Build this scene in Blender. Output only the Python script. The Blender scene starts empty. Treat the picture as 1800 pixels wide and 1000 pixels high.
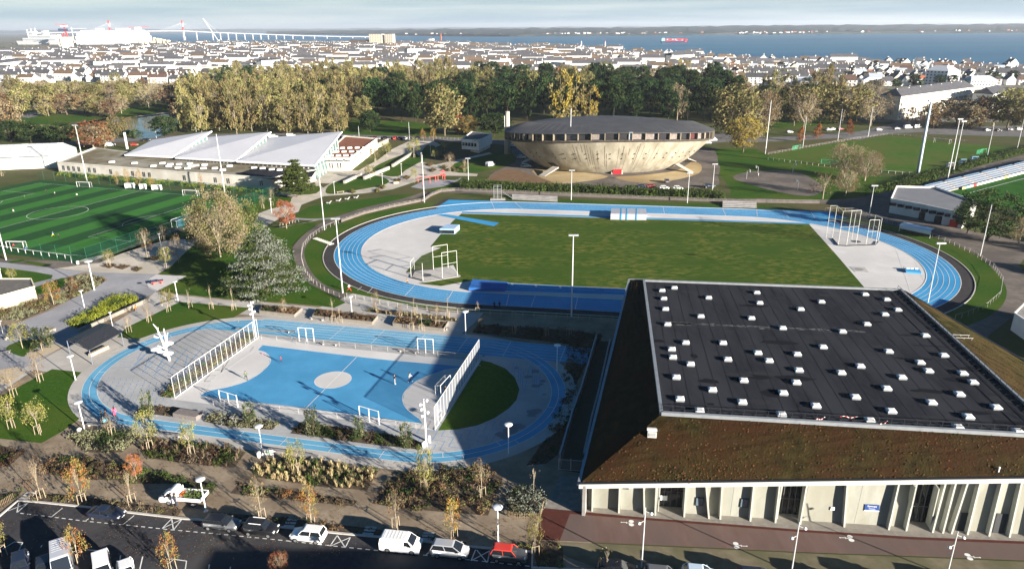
import bpy, math, random
from mathutils import Vector, Matrix
R = random.Random(7)
rad = math.radians
sc = bpy.context.scene
COL = sc.collection
# ------------------------------------------------------------------ camera
F, PITCH, ROLL, H = 1243.85, 0.348685, -0.0076528, 59.025
cam = bpy.data.cameras.new('camera'); camo = bpy.data.objects.new('camera', cam); COL.objects.link(camo)
fwd = Vector((0, math.cos(PITCH), -math.sin(PITCH))); _r = Vector((1, 0, 0)); _u = _r.cross(fwd)
r2 = math.cos(ROLL)*_r + math.sin(ROLL)*_u; u2 = -math.sin(ROLL)*_r + math.cos(ROLL)*_u
mw = Matrix((( r2.x, u2.x, -fwd.x, 0), (r2.y, u2.y, -fwd.y, 0), (r2.z, u2.z, -fwd.z, H), (0, 0, 0, 1)))
camo.matrix_world = mw
cam.sensor_width = 36; cam.lens = 36*F/1800; cam.clip_start = 1; cam.clip_end = 60000
sc.camera = camo
# ------------------------------------------------------------------ sky, sun, exposure
SUN_AZ, SUN_EL = rad(180-50.5), rad(13.5)      # azimuth from +Y clockwise where the sun stands
w = bpy.data.worlds.new('World'); sc.world = w; w.use_nodes = True
wt = w.node_tree; wt.nodes.clear()
def wn(t, **k):
    n = wt.nodes.new(t)
    for a, b in k.items(): setattr(n, a, b)
    return n
sky = wn('ShaderNodeTexSky', sky_type='NISHITA', sun_disc=False, sun_elevation=SUN_EL, sun_rotation=SUN_AZ, altitude=60, air_density=1.0, dust_density=.25, ozone_density=3.0)
tc = wn('ShaderNodeTexCoord')
mp = wn('ShaderNodeMapping'); mp.inputs['Scale'].default_value = (1.0, 1.0, 26.0)
nz = wn('ShaderNodeTexNoise'); nz.inputs['Scale'].default_value = 2.6; nz.inputs['Detail'].default_value = 7; nz.inputs['Roughness'].default_value = .55
cr = wn('ShaderNodeValToRGB'); cr.color_ramp.elements[0].position = .40; cr.color_ramp.elements[1].position = .62
cr.color_ramp.elements[0].color = (2.5, 3.55, 4.45, 1); cr.color_ramp.elements[1].color = (4.3, 4.95, 5.35, 1)
mx = wn('ShaderNodeMixRGB'); mx.inputs['Color2'].default_value = (3.6, 4.4, 5.1, 1)
SKY_CLOUD = mx
hs = wn('ShaderNodeHueSaturation'); hs.inputs['Saturation'].default_value = 1.35; hs.inputs['Value'].default_value = .55
bg = wn('ShaderNodeBackground'); bg.inputs['Strength'].default_value = .05
out = wn('ShaderNodeOutputWorld')
L = wt.links.new
L(tc.outputs['Generated'], mp.inputs['Vector']); L(mp.outputs['Vector'], nz.inputs['Vector']); L(nz.outputs['Fac'], cr.inputs['Fac'])
L(sky.outputs['Color'], hs.inputs['Color']); L(hs.outputs['Color'], mx.inputs['Color1']); 
sx = wn('ShaderNodeSeparateXYZ'); mr_ = wn('ShaderNodeMapRange'); mr_.inputs['From Min'].default_value = 0; mr_.inputs['From Max'].default_value = .16; mr_.inputs['To Min'].default_value = 1; mr_.inputs['To Max'].default_value = .0
ml = wn('ShaderNodeMath', operation='MULTIPLY'); L(tc.outputs['Generated'], sx.inputs[0]); L(sx.outputs['Z'], mr_.inputs['Value']); L(mr_.outputs['Result'], ml.inputs[0]); ml.inputs[1].default_value = .9; L(cr.outputs['Color'], mx.inputs['Color2']); L(ml.outputs[0], mx.inputs['Fac'])
L(mx.outputs['Color'], bg.inputs['Color']); L(bg.outputs['Background'], out.inputs['Surface'])
sl = bpy.data.lights.new('sun', 'SUN'); sl.energy = 5.0; sl.angle = rad(.55); sl.color = (1.0, .915, .80)
so = bpy.data.objects.new('sun', sl); COL.objects.link(so)
sdir = Vector((math.sin(SUN_AZ)*math.cos(SUN_EL), math.cos(SUN_AZ)*math.cos(SUN_EL), math.sin(SUN_EL)))
so.rotation_euler = sdir.to_track_quat('Z', 'Y').to_euler(); so.location = (100, -100, 200)
sc.view_settings.view_transform = 'Standard'; sc.view_settings.look = 'None'; sc.view_settings.gamma = 1
sc.view_settings.exposure = 1.85; sc.view_settings.use_curve_mapping = False
sc.render.engine = 'CYCLES'
sc.cycles.max_bounces = 5; sc.cycles.diffuse_bounces = 2; sc.cycles.glossy_bounces = 2; sc.cycles.transmission_bounces = 3
sc.cycles.transparent_max_bounces = 8; sc.cycles.volume_bounces = 0
sc.cycles.use_denoising = True
sc.cycles.caustics_reflective = False; sc.cycles.caustics_refractive = False
# ------------------------------------------------------------------ pixel (1800x1000 photo) -> world
def g(u, v, z=0.0):
    d = fwd + r2*((u-900)/F) - u2*((v-500)/F)
    t = (z-H)/d.z
    return Vector((d.x*t, d.y*t, z))
def pj(p):
    q = Vector((p[0], p[1], p[2]-H)); wv = q.dot(fwd)
    return 900+F*q.dot(r2)/wv, 500-F*q.dot(u2)/wv
def hpx(b, vt):            # height above ground point b whose top projects to row vt
    q = Vector((b[0], b[1], b[2]-H)); k = 500-vt
    return (k*q.dot(fwd)-F*q.dot(u2))/(F*u2.z-k*fwd.z)
def mpp(b):                # metres per photo pixel at point b
    return Vector((b[0], b[1], b[2]-H)).dot(fwd)/F
# ------------------------------------------------------------------ materials
MATS = {}
def M(name, c, c2=None, scale=1.0, rough=.85, bump=0.0, bscale=None, metal=0.0, detail=5.0, lo=.35, hi=.65, c3=None, scale3=.1, rand=0.0, coord='pos', spec=None, emit=0, stretch=None, alpha=1.0, transl=0.0):
    if name in MATS: return MATS[name]
    m = bpy.data.materials.new(name); m.use_nodes = True; nt = m.node_tree; N = nt.nodes; K = nt.links.new
    b = N['Principled BSDF']; b.inputs['Roughness'].default_value = rough; b.inputs['Metallic'].default_value = metal
    b.inputs['Specular IOR Level'].default_value = spec if spec is not None else (.04 if rough > .72 else .3)
    cc = None
    if c2 is not None or bump:
        if coord == 'pos': src = N.new('ShaderNodeNewGeometry').outputs['Position']
        else: src = N.new('ShaderNodeTexCoord').outputs['Object']
        if stretch:
            mpn = N.new('ShaderNodeMapping'); mpn.inputs['Scale'].default_value = stretch; K(src, mpn.inputs['Vector']); src = mpn.outputs['Vector']
    if c2 is not None:
        n = N.new('ShaderNodeTexNoise'); n.inputs['Scale'].default_value = scale; n.inputs['Detail'].default_value = detail; n.inputs['Roughness'].default_value = .6
        K(src, n.inputs['Vector'])
        r = N.new('ShaderNodeValToRGB'); e = r.color_ramp.elements
        e[0].position = lo; e[1].position = hi; e[0].color = (*c, 1); e[1].color = (*c2, 1); K(n.outputs['Fac'], r.inputs['Fac']); cc = r.outputs['Color']
        if c3 is not None:
            n3 = N.new('ShaderNodeTexNoise'); n3.inputs['Scale'].default_value = scale3; n3.inputs['Detail'].default_value = 4
            K(src, n3.inputs['Vector']); r3 = N.new('ShaderNodeValToRGB'); r3.color_ramp.elements[0].position = .42; r3.color_ramp.elements[1].position = .62
            K(n3.outputs['Fac'], r3.inputs['Fac']); mm = N.new('ShaderNodeMixRGB'); K(r3.outputs['Color'], mm.inputs['Fac']); K(cc, mm.inputs['Color1']); mm.inputs['Color2'].default_value = (*c3, 1); cc = mm.outputs['Color']
    if rand:
        oi = N.new('ShaderNodeObjectInfo'); h = N.new('ShaderNodeHueSaturation'); mr = N.new('ShaderNodeMapRange')
        mr.inputs['To Min'].default_value = 1-rand; mr.inputs['To Max'].default_value = 1+rand; K(oi.outputs['Random'], mr.inputs['Value']); K(mr.outputs['Result'], h.inputs['Value'])
        m2 = N.new('ShaderNodeMath'); m2.operation = 'MULTIPLY_ADD'; m2.inputs[1].default_value = .05*min(1, rand*3); m2.inputs[2].default_value = .5-.025*min(1, rand*3)
        K(oi.outputs['Random'], m2.inputs[0]); K(m2.outputs[0], h.inputs['Hue'])
        if cc: K(cc, h.inputs['Color'])
        else: h.inputs['Color'].default_value = (*c, 1)
        cc = h.outputs['Color']
    if cc: K(cc, b.inputs['Base Color'])
    else: b.inputs['Base Color'].default_value = (*c, 1)
    if bump:
        nb = N.new('ShaderNodeTexNoise'); nb.inputs['Scale'].default_value = bscale or scale*4; nb.inputs['Detail'].default_value = 4; K(src, nb.inputs['Vector'])
        bp = N.new('ShaderNodeBump'); bp.inputs['Strength'].default_value = 1.0; bp.inputs['Distance'].default_value = bump; K(nb.outputs['Fac'], bp.inputs['Height']); K(bp.outputs['Normal'], b.inputs['Normal'])
    if emit: b.inputs['Emission Color'].default_value = (*c, 1); b.inputs['Emission Strength'].default_value = emit
    if transl:
        o = N['Material Output']; t = N.new('ShaderNodeBsdfTranslucent'); ms = N.new('ShaderNodeMixShader'); ms.inputs[0].default_value = transl
        if cc: K(cc, t.inputs['Color'])
        else: t.inputs['Color'].default_value = (*c, 1)
        K(b.outputs[0], ms.inputs[1]); K(t.outputs[0], ms.inputs[2]); K(ms.outputs[0], o.inputs['Surface'])
    if alpha < 1:
        o = N['Material Output']; t = N.new('ShaderNodeBsdfTransparent'); ms = N.new('ShaderNodeMixShader'); ms.inputs[0].default_value = alpha
        K(t.outputs[0], ms.inputs[1]); K(b.outputs[0], ms.inputs[2]); K(ms.outputs[0], o.inputs['Surface'])
    MATS[name] = m
    return m
# ------------------------------------------------------------------ mesh helpers
class MB:
    def __init__(s): s.v = []; s.f = []; s.m = []; s.mi = 0
    def add(s, vs, fs):
        o = len(s.v); s.v += [tuple(x) for x in vs]; s.f += [tuple(i+o for i in f) for f in fs]; s.m += [s.mi]*len(fs); return s
    def box(s, c, d, rz=0, taper=1.0):
        x, y, z = d[0]/2, d[1]/2, d[2]; ca, sa = math.cos(rz), math.sin(rz); vs = []
        for zz, k in ((0, 1), (z, taper)):
            for a, b in ((-x, -y), (x, -y), (x, y), (-x, y)):
                a *= k; b *= k; vs.append((c[0]+a*ca-b*sa, c[1]+a*sa+b*ca, c[2]+zz))
        return s.add(vs, [(3, 2, 1, 0), (4, 5, 6, 7), (0, 1, 5, 4), (1, 2, 6, 5), (2, 3, 7, 6), (3, 0, 4, 7)])
    def hexa(s, b, t):      # bottom 4, top 4
        return s.add(list(b)+list(t), [(3, 2, 1, 0), (4, 5, 6, 7), (0, 1, 5, 4), (1, 2, 6, 5), (2, 3, 7, 6), (3, 0, 4, 7)])
    def prism(s, poly, z0, z1):
        n = len(poly); a = sum(poly[i][0]*poly[(i+1) % n][1]-poly[(i+1) % n][0]*poly[i][1] for i in range(n))
        if a < 0: poly = poly[::-1]
        vs = [(p[0], p[1], z0) for p in poly]+[(p[0], p[1], z1) for p in poly]
        return s.add(vs, [tuple(range(n-1, -1, -1)), tuple(range(n, 2*n))]+[(i, (i+1) % n, n+(i+1) % n, n+i) for i in range(n)])
    def tube(s, p, q, r, r1=None, n=6, cap=True):
        p = Vector(p); q = Vector(q); d = (q-p); r1 = r if r1 is None else r1
        a = d.orthogonal().normalized(); b = d.normalized().cross(a)
        vs = [p+(a*math.cos(t)+b*math.sin(t))*r for t in [2*math.pi*i/n for i in range(n)]]+[q+(a*math.cos(t)+b*math.sin(t))*r1 for t in [2*math.pi*i/n for i in range(n)]]
        fs = [(i, (i+1) % n, n+(i+1) % n, n+i) for i in range(n)]
        if cap: fs += [tuple(range(n-1, -1, -1)), tuple(range(n, 2*n))]
        return s.add(vs, fs)
    def path(s, pts, r, n=5, closed=False):
        for a, b in zip(pts, pts[1:]+(pts[:1] if closed else [])): s.tube(a, b, r, n=n)
        return s
    def lathe(s, prof, c=(0, 0, 0), n=16, sx=1, sy=1):
        vs = []; fs = []
        for r, z in prof:
            for i in range(n):
                t = 2*math.pi*i/n; vs.append((c[0]+r*math.cos(t)*sx, c[1]+r*math.sin(t)*sy, c[2]+z))
        for k in range(len(prof)-1):
            for i in range(n): fs.append((k*n+i, k*n+(i+1) % n, (k+1)*n+(i+1) % n, (k+1)*n+i))
        fs.append(tuple(range(n-1, -1, -1))); fs.append(tuple((len(prof)-1)*n+i for i in range(n)))
        return s.add(vs, fs)
    def quad(s, a, b, c, d): return s.add([a, b, c, d], [(0, 1, 2, 3)])
    def poly(s, pts): return s.add(pts, [tuple(range(len(pts)))])
    def blob(s, c, r, sz=1.0, jit=.15, rng=R):
        t = (1+5**.5)/2
        vs = [(-1, t, 0), (1, t, 0), (-1, -t, 0), (1, -t, 0), (0, -1, t), (0, 1, t), (0, -1, -t), (0, 1, -t), (t, 0, -1), (t, 0, 1), (-t, 0, -1), (-t, 0, 1)]
        k = r/math.sqrt(1+t*t); o = []
        for x, y, z in vs:
            j = k*(1+rng.uniform(-jit, jit)); o.append((c[0]+x*j, c[1]+y*j, c[2]+z*j*sz))
        return s.add(o, [(0, 11, 5), (0, 5, 1), (0, 1, 7), (0, 7, 10), (0, 10, 11), (1, 5, 9), (5, 11, 4), (11, 10, 2), (10, 7, 6), (7, 1, 8), (3, 9, 4), (3, 4, 2), (3, 2, 6), (3, 6, 8), (3, 8, 9), (4, 9, 5), (2, 4, 11), (6, 2, 10), (8, 6, 7), (9, 8, 1)])
    def mesh(s, name, mats, smooth=False):
        me = bpy.data.meshes.new(name); me.from_pydata(s.v, [], s.f)
        for m in (mats if isinstance(mats, (list, tuple)) else [mats]): me.materials.append(m)
        if len(me.materials) > 1: me.polygons.foreach_set('material_index', s.m)
        if smooth: me.polygons.foreach_set('use_smooth', [True]*len(me.polygons))
        me.update(); return me
    def build(s, name, mats, parent=None, smooth=False, loc=None, rz=0):
        return obj(name, s.mesh(name, mats, smooth), parent, loc, rz)
def obj(name, data, parent=None, loc=None, rz=0, scale=None):
    o = bpy.data.objects.new(name, data); COL.objects.link(o)
    if parent is not None: o.parent = parent
    if loc is not None: o.location = loc
    if rz: o.rotation_euler = (0, 0, rz)
    if scale is not None: o.scale = scale
    return o
def tag(o, label=None, cat=None, group=None, kind=None):
    if label: o['label'] = label
    if cat: o['category'] = cat
    if group: o['group'] = group
    if kind: o['kind'] = kind
    return o
def thing(name, label, cat, loc=(0, 0, 0), rz=0, group=None, scale=None):
    return tag(obj(name, None, None, loc, rz, scale), label, cat, group)
def dup(root, loc, rz=0, label=None, group=None, scale=None):
    r = root.copy(); COL.objects.link(r); r.location = loc; r.rotation_euler = (0, 0, rz)
    if scale is not None: r.scale = scale
    tag(r, label, None, group)
    for ch in list(root.children):
        c = ch.copy(); COL.objects.link(c); c.parent = r
        for gch in list(ch.children):
            d = gch.copy(); COL.objects.link(d); d.parent = c
    return r
ORD = ['first', 'second', 'third', 'fourth', 'fifth', 'sixth', 'seventh', 'eighth', 'ninth', 'tenth', 'eleventh', 'twelfth', 'thirteenth', 'fourteenth', 'fifteenth', 'sixteenth', 'seventeenth', 'eighteenth', 'nineteenth', 'twentieth']
TENS = {2: 'twenty', 3: 'thirty', 4: 'forty', 5: 'fifty', 6: 'sixty', 7: 'seventy', 8: 'eighty', 9: 'ninety'}
def ordn(i):               # 0 -> first
    n = i+1
    if n <= 20: return ORD[i]
    if n < 100: return TENS[n//10]+('-'+ORD[n % 10-1] if n % 10 else 'th')
    return str(n)+{1: 'st', 2: 'nd', 3: 'rd'}.get(n % 10 if n % 100 not in (11, 12, 13) else 0, 'th')
def smooth_poly(pts, n=5, closed=True):
    o = []; m = len(pts)
    for i in range(m if closed else m-1):
        p0, p1, p2, p3 = (pts[(i-1) % m] if closed or i > 0 else pts[0]), pts[i], pts[(i+1) % m], (pts[(i+2) % m] if closed or i+2 < m else pts[-1])
        for k in range(n):
            t = k/n; o.append(tuple(.5*(2*b+(c-a)*t+(2*a-5*b+4*c-d)*t*t+(3*b-a-3*c+d)*t**3) for a, b, c, d in zip(p0, p1, p2, p3)))
    if not closed: o.append(tuple(pts[-1]))
    return o
def wpts(px, z=0.0): return [tuple(g(u, v, z)) for u, v in px]
def sheet(name, px, z, mat, smooth=0, world=False, kind='structure', parent=None):
    pts = [(p[0], p[1], 0) for p in px] if world else wpts(px)
    if smooth: pts = smooth_poly(pts, smooth)
    a = sum(pts[i][0]*pts[(i+1) % len(pts)][1]-pts[(i+1) % len(pts)][0]*pts[i][1] for i in range(len(pts)))
    if a < 0: pts = pts[::-1]
    o = MB().poly([(p[0], p[1], z) for p in pts]).build(name, mat, parent)
    if kind and parent is None: o['kind'] = kind
    return o
def offs(pts, d, closed=False):   # 2D offset to the left
    o = []; n = len(pts)
    for i, p in enumerate(pts):
        a = Vector(pts[i-1 if (i > 0 or closed) else 0][:2]); b = Vector(pts[(i+1) % n if (i < n-1 or closed) else n-1][:2])
        t = (b-a)
        t = t.normalized() if t.length > 1e-9 else Vector((1, 0))
        o.append((p[0]-t.y*d, p[1]+t.x*d))
    return o
def ribbon(mb, pts, w, z, closed=False, h=0.0):
    a = offs(pts, w/2, closed); b = offs(pts, -w/2, closed); n = len(pts)
    for i in range(n if closed else n-1):
        j = (i+1) % n
        if h:
            mb.hexa([(b[i][0], b[i][1], z), (b[j][0], b[j][1], z), (a[j][0], a[j][1], z), (a[i][0], a[i][1], z)], [(b[i][0], b[i][1], z+h), (b[j][0], b[j][1], z+h), (a[j][0], a[j][1], z+h), (a[i][0], a[i][1], z+h)])
        else: mb.quad((b[i][0], b[i][1], z), (b[j][0], b[j][1], z), (a[j][0], a[j][1], z), (a[i][0], a[i][1], z))
    return mb
def along(pts, step):      # resample a world polyline
    o = []; d = 0.0
    for a, b in zip(pts, pts[1:]):
        a = Vector(a[:2]); b = Vector(b[:2]); l = (b-a).length
        while d <= l: o.append(((a+(b-a)*(d/l)).x, (a+(b-a)*(d/l)).y, math.atan2((b-a).y, (b-a).x))); d += step
        d -= l
    return o
def inpoly(x, y, poly):
    c = False; n = len(poly); j = n-1
    for i in range(n):
        if (poly[i][1] > y) != (poly[j][1] > y) and x < (poly[j][0]-poly[i][0])*(y-poly[i][1])/(poly[j][1]-poly[i][1])+poly[i][0]: c = not c
        j = i
    return c
# ------------------------------------------------------------------ materials for the ground
m_grass = M('lawn_grass', (.024, .070, .008), (.046, .100, .012), 1.3, bump=.06, bscale=6, c3=(.064, .098, .015), scale3=.05, detail=8)
m_grass_dry = M('dry_grass', (.075, .095, .025), (.15, .14, .05), .35, bump=.05, bscale=5, c3=(.05, .09, .02), scale3=.06)
m_infield = M('infield_grass', (.026, .072, .007), (.132, .134, .030), .55, lo=.40, hi=.64, bump=.14, bscale=4.0, c3=(.044, .082, .012), scale3=.07, detail=9, stretch=(.7, 1.3, 1))
m_gravel = M('gravel', (.235, .185, .130), (.300, .245, .180), 1.0, bump=.02, bscale=20, c3=(.20, .155, .11), scale3=.22)
m_conc = M('pale_concrete', (.40, .38, .355), (.47, .45, .42), .7, bump=.01, bscale=15, c3=(.37, .35, .325), scale3=.12)
m_plaza = M('beige_plaza', (.46, .415, .35), (.55, .50, .43), .5, c3=(.41, .37, .31), scale3=.09)
m_greypath = M('grey_resin_path', (.28, .28, .30), (.335, .335, .35), .8, c3=(.25, .25, .265), scale3=.1)
m_asph = M('asphalt', (.036, .036, .041), (.056, .055, .06), 1.5, bump=.01, bscale=25, c3=(.066, .064, .065), scale3=.12)
m_asph2 = M('worn_asphalt', (.135, .115, .10), (.19, .165, .145), .5, bump=.01, bscale=20, c3=(.115, .10, .09), scale3=.09)
m_road = M('town_road', (.13, .125, .13), (.18, .175, .175), .2)
m_line = M('line_paint', (.72, .72, .70), (.60, .60, .58), 2.0, rough=.7)
m_track = M('track_blue', (.048, .262, .500), (.060, .300, .560), .35, rough=.75, c3=(.042, .24, .465), scale3=.07)
m_ring = M('ring_blue', (.105, .315, .490), (.135, .36, .535), .6, rough=.8, c3=(.092, .285, .45), scale3=.15)
m_court = M('court_blue', (.062, .262, .470), (.075, .295, .52), .4, rough=.7, c3=(.056, .245, .445), scale3=.15)
m_dzone = M('pale_synthetic', (.54, .525, .51), (.60, .585, .57), .3, c3=(.50, .485, .475), scale3=.06)
m_paver = M('grey_pavers', (.34, .345, .35), (.41, .41, .415), 1.6, c3=(.315, .32, .325), scale3=.16)
m_inlay = M('blue_inlay', (.10, .26, .47))
m_red = M('red_cycleway', (.125, .082, .070), (.150, .103, .09), .6, c3=(.12, .09, .08), scale3=.2, stretch=(1, .25, 1))
m_redd = M('dark_red_band', (.070, .026, .021), (.09, .032, .026), 1.0)
m_earth = M('tan_earth', (.36, .275, .155), (.46, .37, .22), .15, c3=(.30, .22, .12), scale3=.05)
m_soil = M('dark_soil', (.060, .046, .034), (.115, .090, .065), 2.5, bump=.05, bscale=8)
m_brown = M('ploughed_earth', (.15, .092, .055), (.20, .13, .08), .4, bump=.08, bscale=3)
m_turf1 = M('artificial_turf_light', (.040, .145, .028), (.046, .160, .032), .4)
m_turf2 = M('artificial_turf_dark', (.020, .066, .022), (.024, .076, .026), .4)
m_town = M('town_ground', (.17, .15, .115), (.27, .25, .215), .02, c3=(.07, .085, .04), scale3=.014)
m_kerb = M('kerb_stone', (.50, .475, .44), (.42, .40, .37), 1.2)

# ------------------------------------------------------------------ land, sea, far shore
coast = [(-900, 62), (100, 62), (230, 66), (268, 71), (330, 74), (450, 76), (540, 78), (640, 79), (780, 80), (850, 83), (900, 84), (1000, 86), (1060, 90), (1090, 93), (1150, 97), (1230, 101), (1290, 107), (1340, 110), (1400, 112), (1500, 113), (1600, 117), (1720, 121), (1800, 122), (2300, 130)]
cw = [tuple(g(u, v+.0)) for u, v in coast]
land = cw+[(1500, -60, 0), (-1500, -60, 0), (-9000, 3500, 0)]
land = [(max(-12000, min(12000, p[0])), p[1], 0) for p in land]
sheet('ground', [(p[0], p[1]) for p in land], 0, m_town, world=True)
def water_mat(name, c, sc_, bump, rough=.12):
    m = bpy.data.materials.new(name); m.use_nodes = True; N = m.node_tree.nodes; K = m.node_tree.links.new; b = N['Principled BSDF']
    b.inputs['Roughness'].default_value = rough; b.inputs['Base Color'].default_value = (*c, 1); b.inputs['IOR'].default_value = 1.33
    gp = N.new('ShaderNodeNewGeometry'); mp_ = N.new('ShaderNodeMapping'); mp_.inputs['Scale'].default_value = (.35, 1, 1); n = N.new('ShaderNodeTexNoise'); n.inputs['Scale'].default_value = sc_; n.inputs['Detail'].default_value = 8
    K(gp.outputs['Position'], mp_.inputs['Vector']); K(mp_.outputs['Vector'], n.inputs['Vector'])
    bp = N.new('ShaderNodeBump'); bp.inputs['Strength'].default_value = 1; bp.inputs['Distance'].default_value = bump; K(n.outputs['Fac'], bp.inputs['Height']); K(bp.outputs['Normal'], b.inputs['Normal'])
    n2 = N.new('ShaderNodeTexNoise'); n2.inputs['Scale'].default_value = .0022; n2.inputs['Detail'].default_value = 3; m2 = N.new('ShaderNodeMapping'); m2.inputs['Scale'].default_value = (.12, 1.6, 1); K(gp.outputs['Position'], m2.inputs['Vector']); K(m2.outputs['Vector'], n2.inputs['Vector'])
    r = N.new('ShaderNodeValToRGB'); r.color_ramp.elements[0].position = .38; r.color_ramp.elements[1].position = .62; r.color_ramp.elements[0].color = (*c, 1); r.color_ramp.elements[1].color = (c[0]*1.9, c[1]*1.55, c[2]*1.15, 1); K(n2.outputs['Fac'], r.inputs['Fac']); K(r.outputs['Color'], b.inputs['Base Color'])
    return m
MATS['sea'] = water_mat('sea_water', (.012, .085, .185), .05, 2.2, .35)
MATS['lake'] = water_mat('lake_water', (.030, .034, .028), .4, .03, .06)
sheet('sea', [(-30000, 700), (30000, 700), (30000, 26000), (-30000, 26000)], -2, MATS['sea'], world=True)
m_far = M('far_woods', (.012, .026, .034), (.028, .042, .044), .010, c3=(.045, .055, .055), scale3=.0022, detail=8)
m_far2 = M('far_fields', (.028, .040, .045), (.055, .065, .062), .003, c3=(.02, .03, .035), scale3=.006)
def shore(name, prof, depth, mat, seed, jit):
    rr = random.Random(seed); mb = MB(); rows = 4; us = [p[0] for p in prof]; n = 130; grid = []
    for i in range(n+1):
        u = us[0]+(us[-1]-us[0])*i/n
        for a, b in zip(prof, prof[1:]):
            if a[0] <= u <= b[0]: t = (u-a[0])/(b[0]-a[0]); vw = a[1]+(b[1]-a[1])*t; vt = a[2]+(b[2]-a[2])*t
        p = g(u, vw, -2); d = Vector((p.x, p.y, 0)).normalized(); back = p+d*depth; back.z = 0
        ht = max(6, hpx(back, vt))
        col = [tuple(p), (p.x, p.y, 9+rr.uniform(0, 5))]
        for k in range(1, rows+1):
            q = p+d*depth*k/rows; col.append((q.x, q.y, 9+(ht-9)*(k/rows)**.8+rr.uniform(-jit, jit)))
        col.append((back.x+d.x*500, back.y+d.y*500, -5)); grid.append(col)
    m = len(grid[0]); vs = [v for c in grid for v in c]
    mb.add(vs, [(i*m+k, (i+1)*m+k, (i+1)*m+k+1, i*m+k+1) for i in range(n) for k in range(m-1)])
    return tag(mb.build(name, mat, smooth=False), kind='structure')
shore('far_hills', [(470, 60.5, 55.5), (640, 62.0, 53.5), (780, 64.5, 51.5), (900, 65, 50.2), (1050, 64, 49.4), (1200, 63, 47.3), (1350, 61.5, 45), (1550, 60, 44), (1800, 58.6, 42.6), (2100, 57, 41)], 2600, m_far, 3, 7)
shore('far_hills_beyond', [(-150, 61.0, 55.0), (100, 59.2, 53.3), (500, 56.0, 51.2), (760, 54.0, 49.3), (1100, 51.4, 46.8), (1400, 49.2, 44.4), (1800, 46.2, 41.4), (2050, 44.3, 39.4)], 3000, m_far2, 5, 12)

# ------------------------------------------------------------------ the park and its roads
PARK = [(-400, 330), (-200, 250), (-60, 215), (40, 190), (130, 183), (300, 170), (450, 165), (640, 150), (900, 148), (1050, 150), (1250, 160), (1400, 190), (1540, 215), (1700, 215), (1900, 215), (2200, 330), (2600, 1500), (-900, 1500)]
sheet('park_ground', PARK, .006, M('park_grass', (.050, .070, .020), (.085, .095, .032), .12, c3=(.10, .085, .045), scale3=.02))
sheet('lake', [(120, 222), (150, 213), (178, 210), (210, 207), (240, 204.5), (300, 197), (330, 203), (300, 232), (262, 244), (240, 242), (225, 228), (170, 222)], .014, MATS['lake'], smooth=4)
for nm, px in (('lake_lawn', [(38, 213), (52, 204), (100, 202), (165, 205), (174, 208), (140, 213), (112, 219), (85, 222), (55, 220)]),
               ('lake_lawn', [(208, 205), (206, 190), (250, 186), (300, 185), (312, 190), (296, 197), (242, 203)]),
               ('park_lawn', [(600, 236), (620, 214), (660, 212), (740, 217), (760, 228), (772, 236), (700, 238)]),
               ('park_lawn', [(1330, 215), (1400, 205), (1470, 214), (1440, 221), (1360, 226)])):
    sheet(nm, px, .012, m_grass, smooth=3)
sheet('lake_path', [(40, 219), (120, 221), (172, 211), (206, 206), (208, 208), (176, 213), (125, 224), (60, 228)], .014, m_earth)
sheet('quay', [(240, 205.5), (296, 198), (297, 199.5), (242, 207)], .4, M('quay_stone', (.42, .38, .30)))
def road(px, wd, mat=m_road, z=.012, name='road', k=4):
    pts = smooth_poly([g(u, v)[:2] for u, v in px], k, closed=False); mb = MB(); ribbon(mb, pts, wd, z); o = mb.build(name, mat); o['kind'] = 'structure'; return pts
road([(-80, 262), (60, 255), (160, 250), (280, 243), (430, 238), (560, 239), (700, 243), (880, 250), (960, 256)], 15, z=.013)
road([(1180, 252), (1260, 247), (1340, 246), (1440, 241), (1560, 232), (1660, 229), (1860, 228)], 14, z=.013)
road([(1490, 244), (1560, 226), (1600, 216), (1640, 205), (1700, 199)], 13, z=.016)
sheet('car_park', [(1630, 236), (1650, 224), (1900, 219), (1900, 243), (1760, 240)], .018, m_road)
sheet('car_park', [(1245, 236), (1330, 232), (1345, 243), (1250, 247)], .018, m_road)
sheet('car_park', [(30, 205), (60, 198), (78, 201), (50, 208)], .018, m_road)

# artificial football pitch, 105 x 71 m
PA, PB, PD = Vector((-118.1, 187.7)), Vector((-97.6, 256.0)), Vector((-218, 221.7))
ex = (PD-PA).normalized(); ey = (PB-PA).normalized(); PL, PW = 105.0, 71.0
ey = Vector((-ex.y, ex.x)); ey = ey if ey.dot(PB-PA) > 0 else -ey
def pp(x, y): q = PA+ex*x+ey*y; return (q.x, q.y)
sheet('pitch_surround', [pp(-5, -5), pp(PL+6, -5), pp(PL+6, PW+5), pp(-5, PW+5)], .020, m_turf2, world=True)
nb = 14
for i in range(nb):
    sheet('turf_band', [pp(PL*i/nb, 0), pp(PL*(i+1)/nb, 0), pp(PL*(i+1)/nb, PW), pp(PL*i/nb, PW)], .026, m_turf1 if i % 2 else m_turf2, world=True)
mb = MB(); lw = .14
def pl(*pts, closed=False, w=lw, z=.032): ribbon(mb, [pp(*p) for p in pts], w, z, closed)
def arc(cx, cy, r, a0, a1, n=40): return [(cx+r*math.cos(a0+(a1-a0)*i/n), cy+r*math.sin(a0+(a1-a0)*i/n)) for i in range(n+1)]
pl((0, 0), (PL, 0), (PL, PW), (0, PW), closed=True); pl((PL/2, 0), (PL/2, PW)); pl(*arc(PL/2, PW/2, 9.15, 0, 2*math.pi), z=.033)
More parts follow.
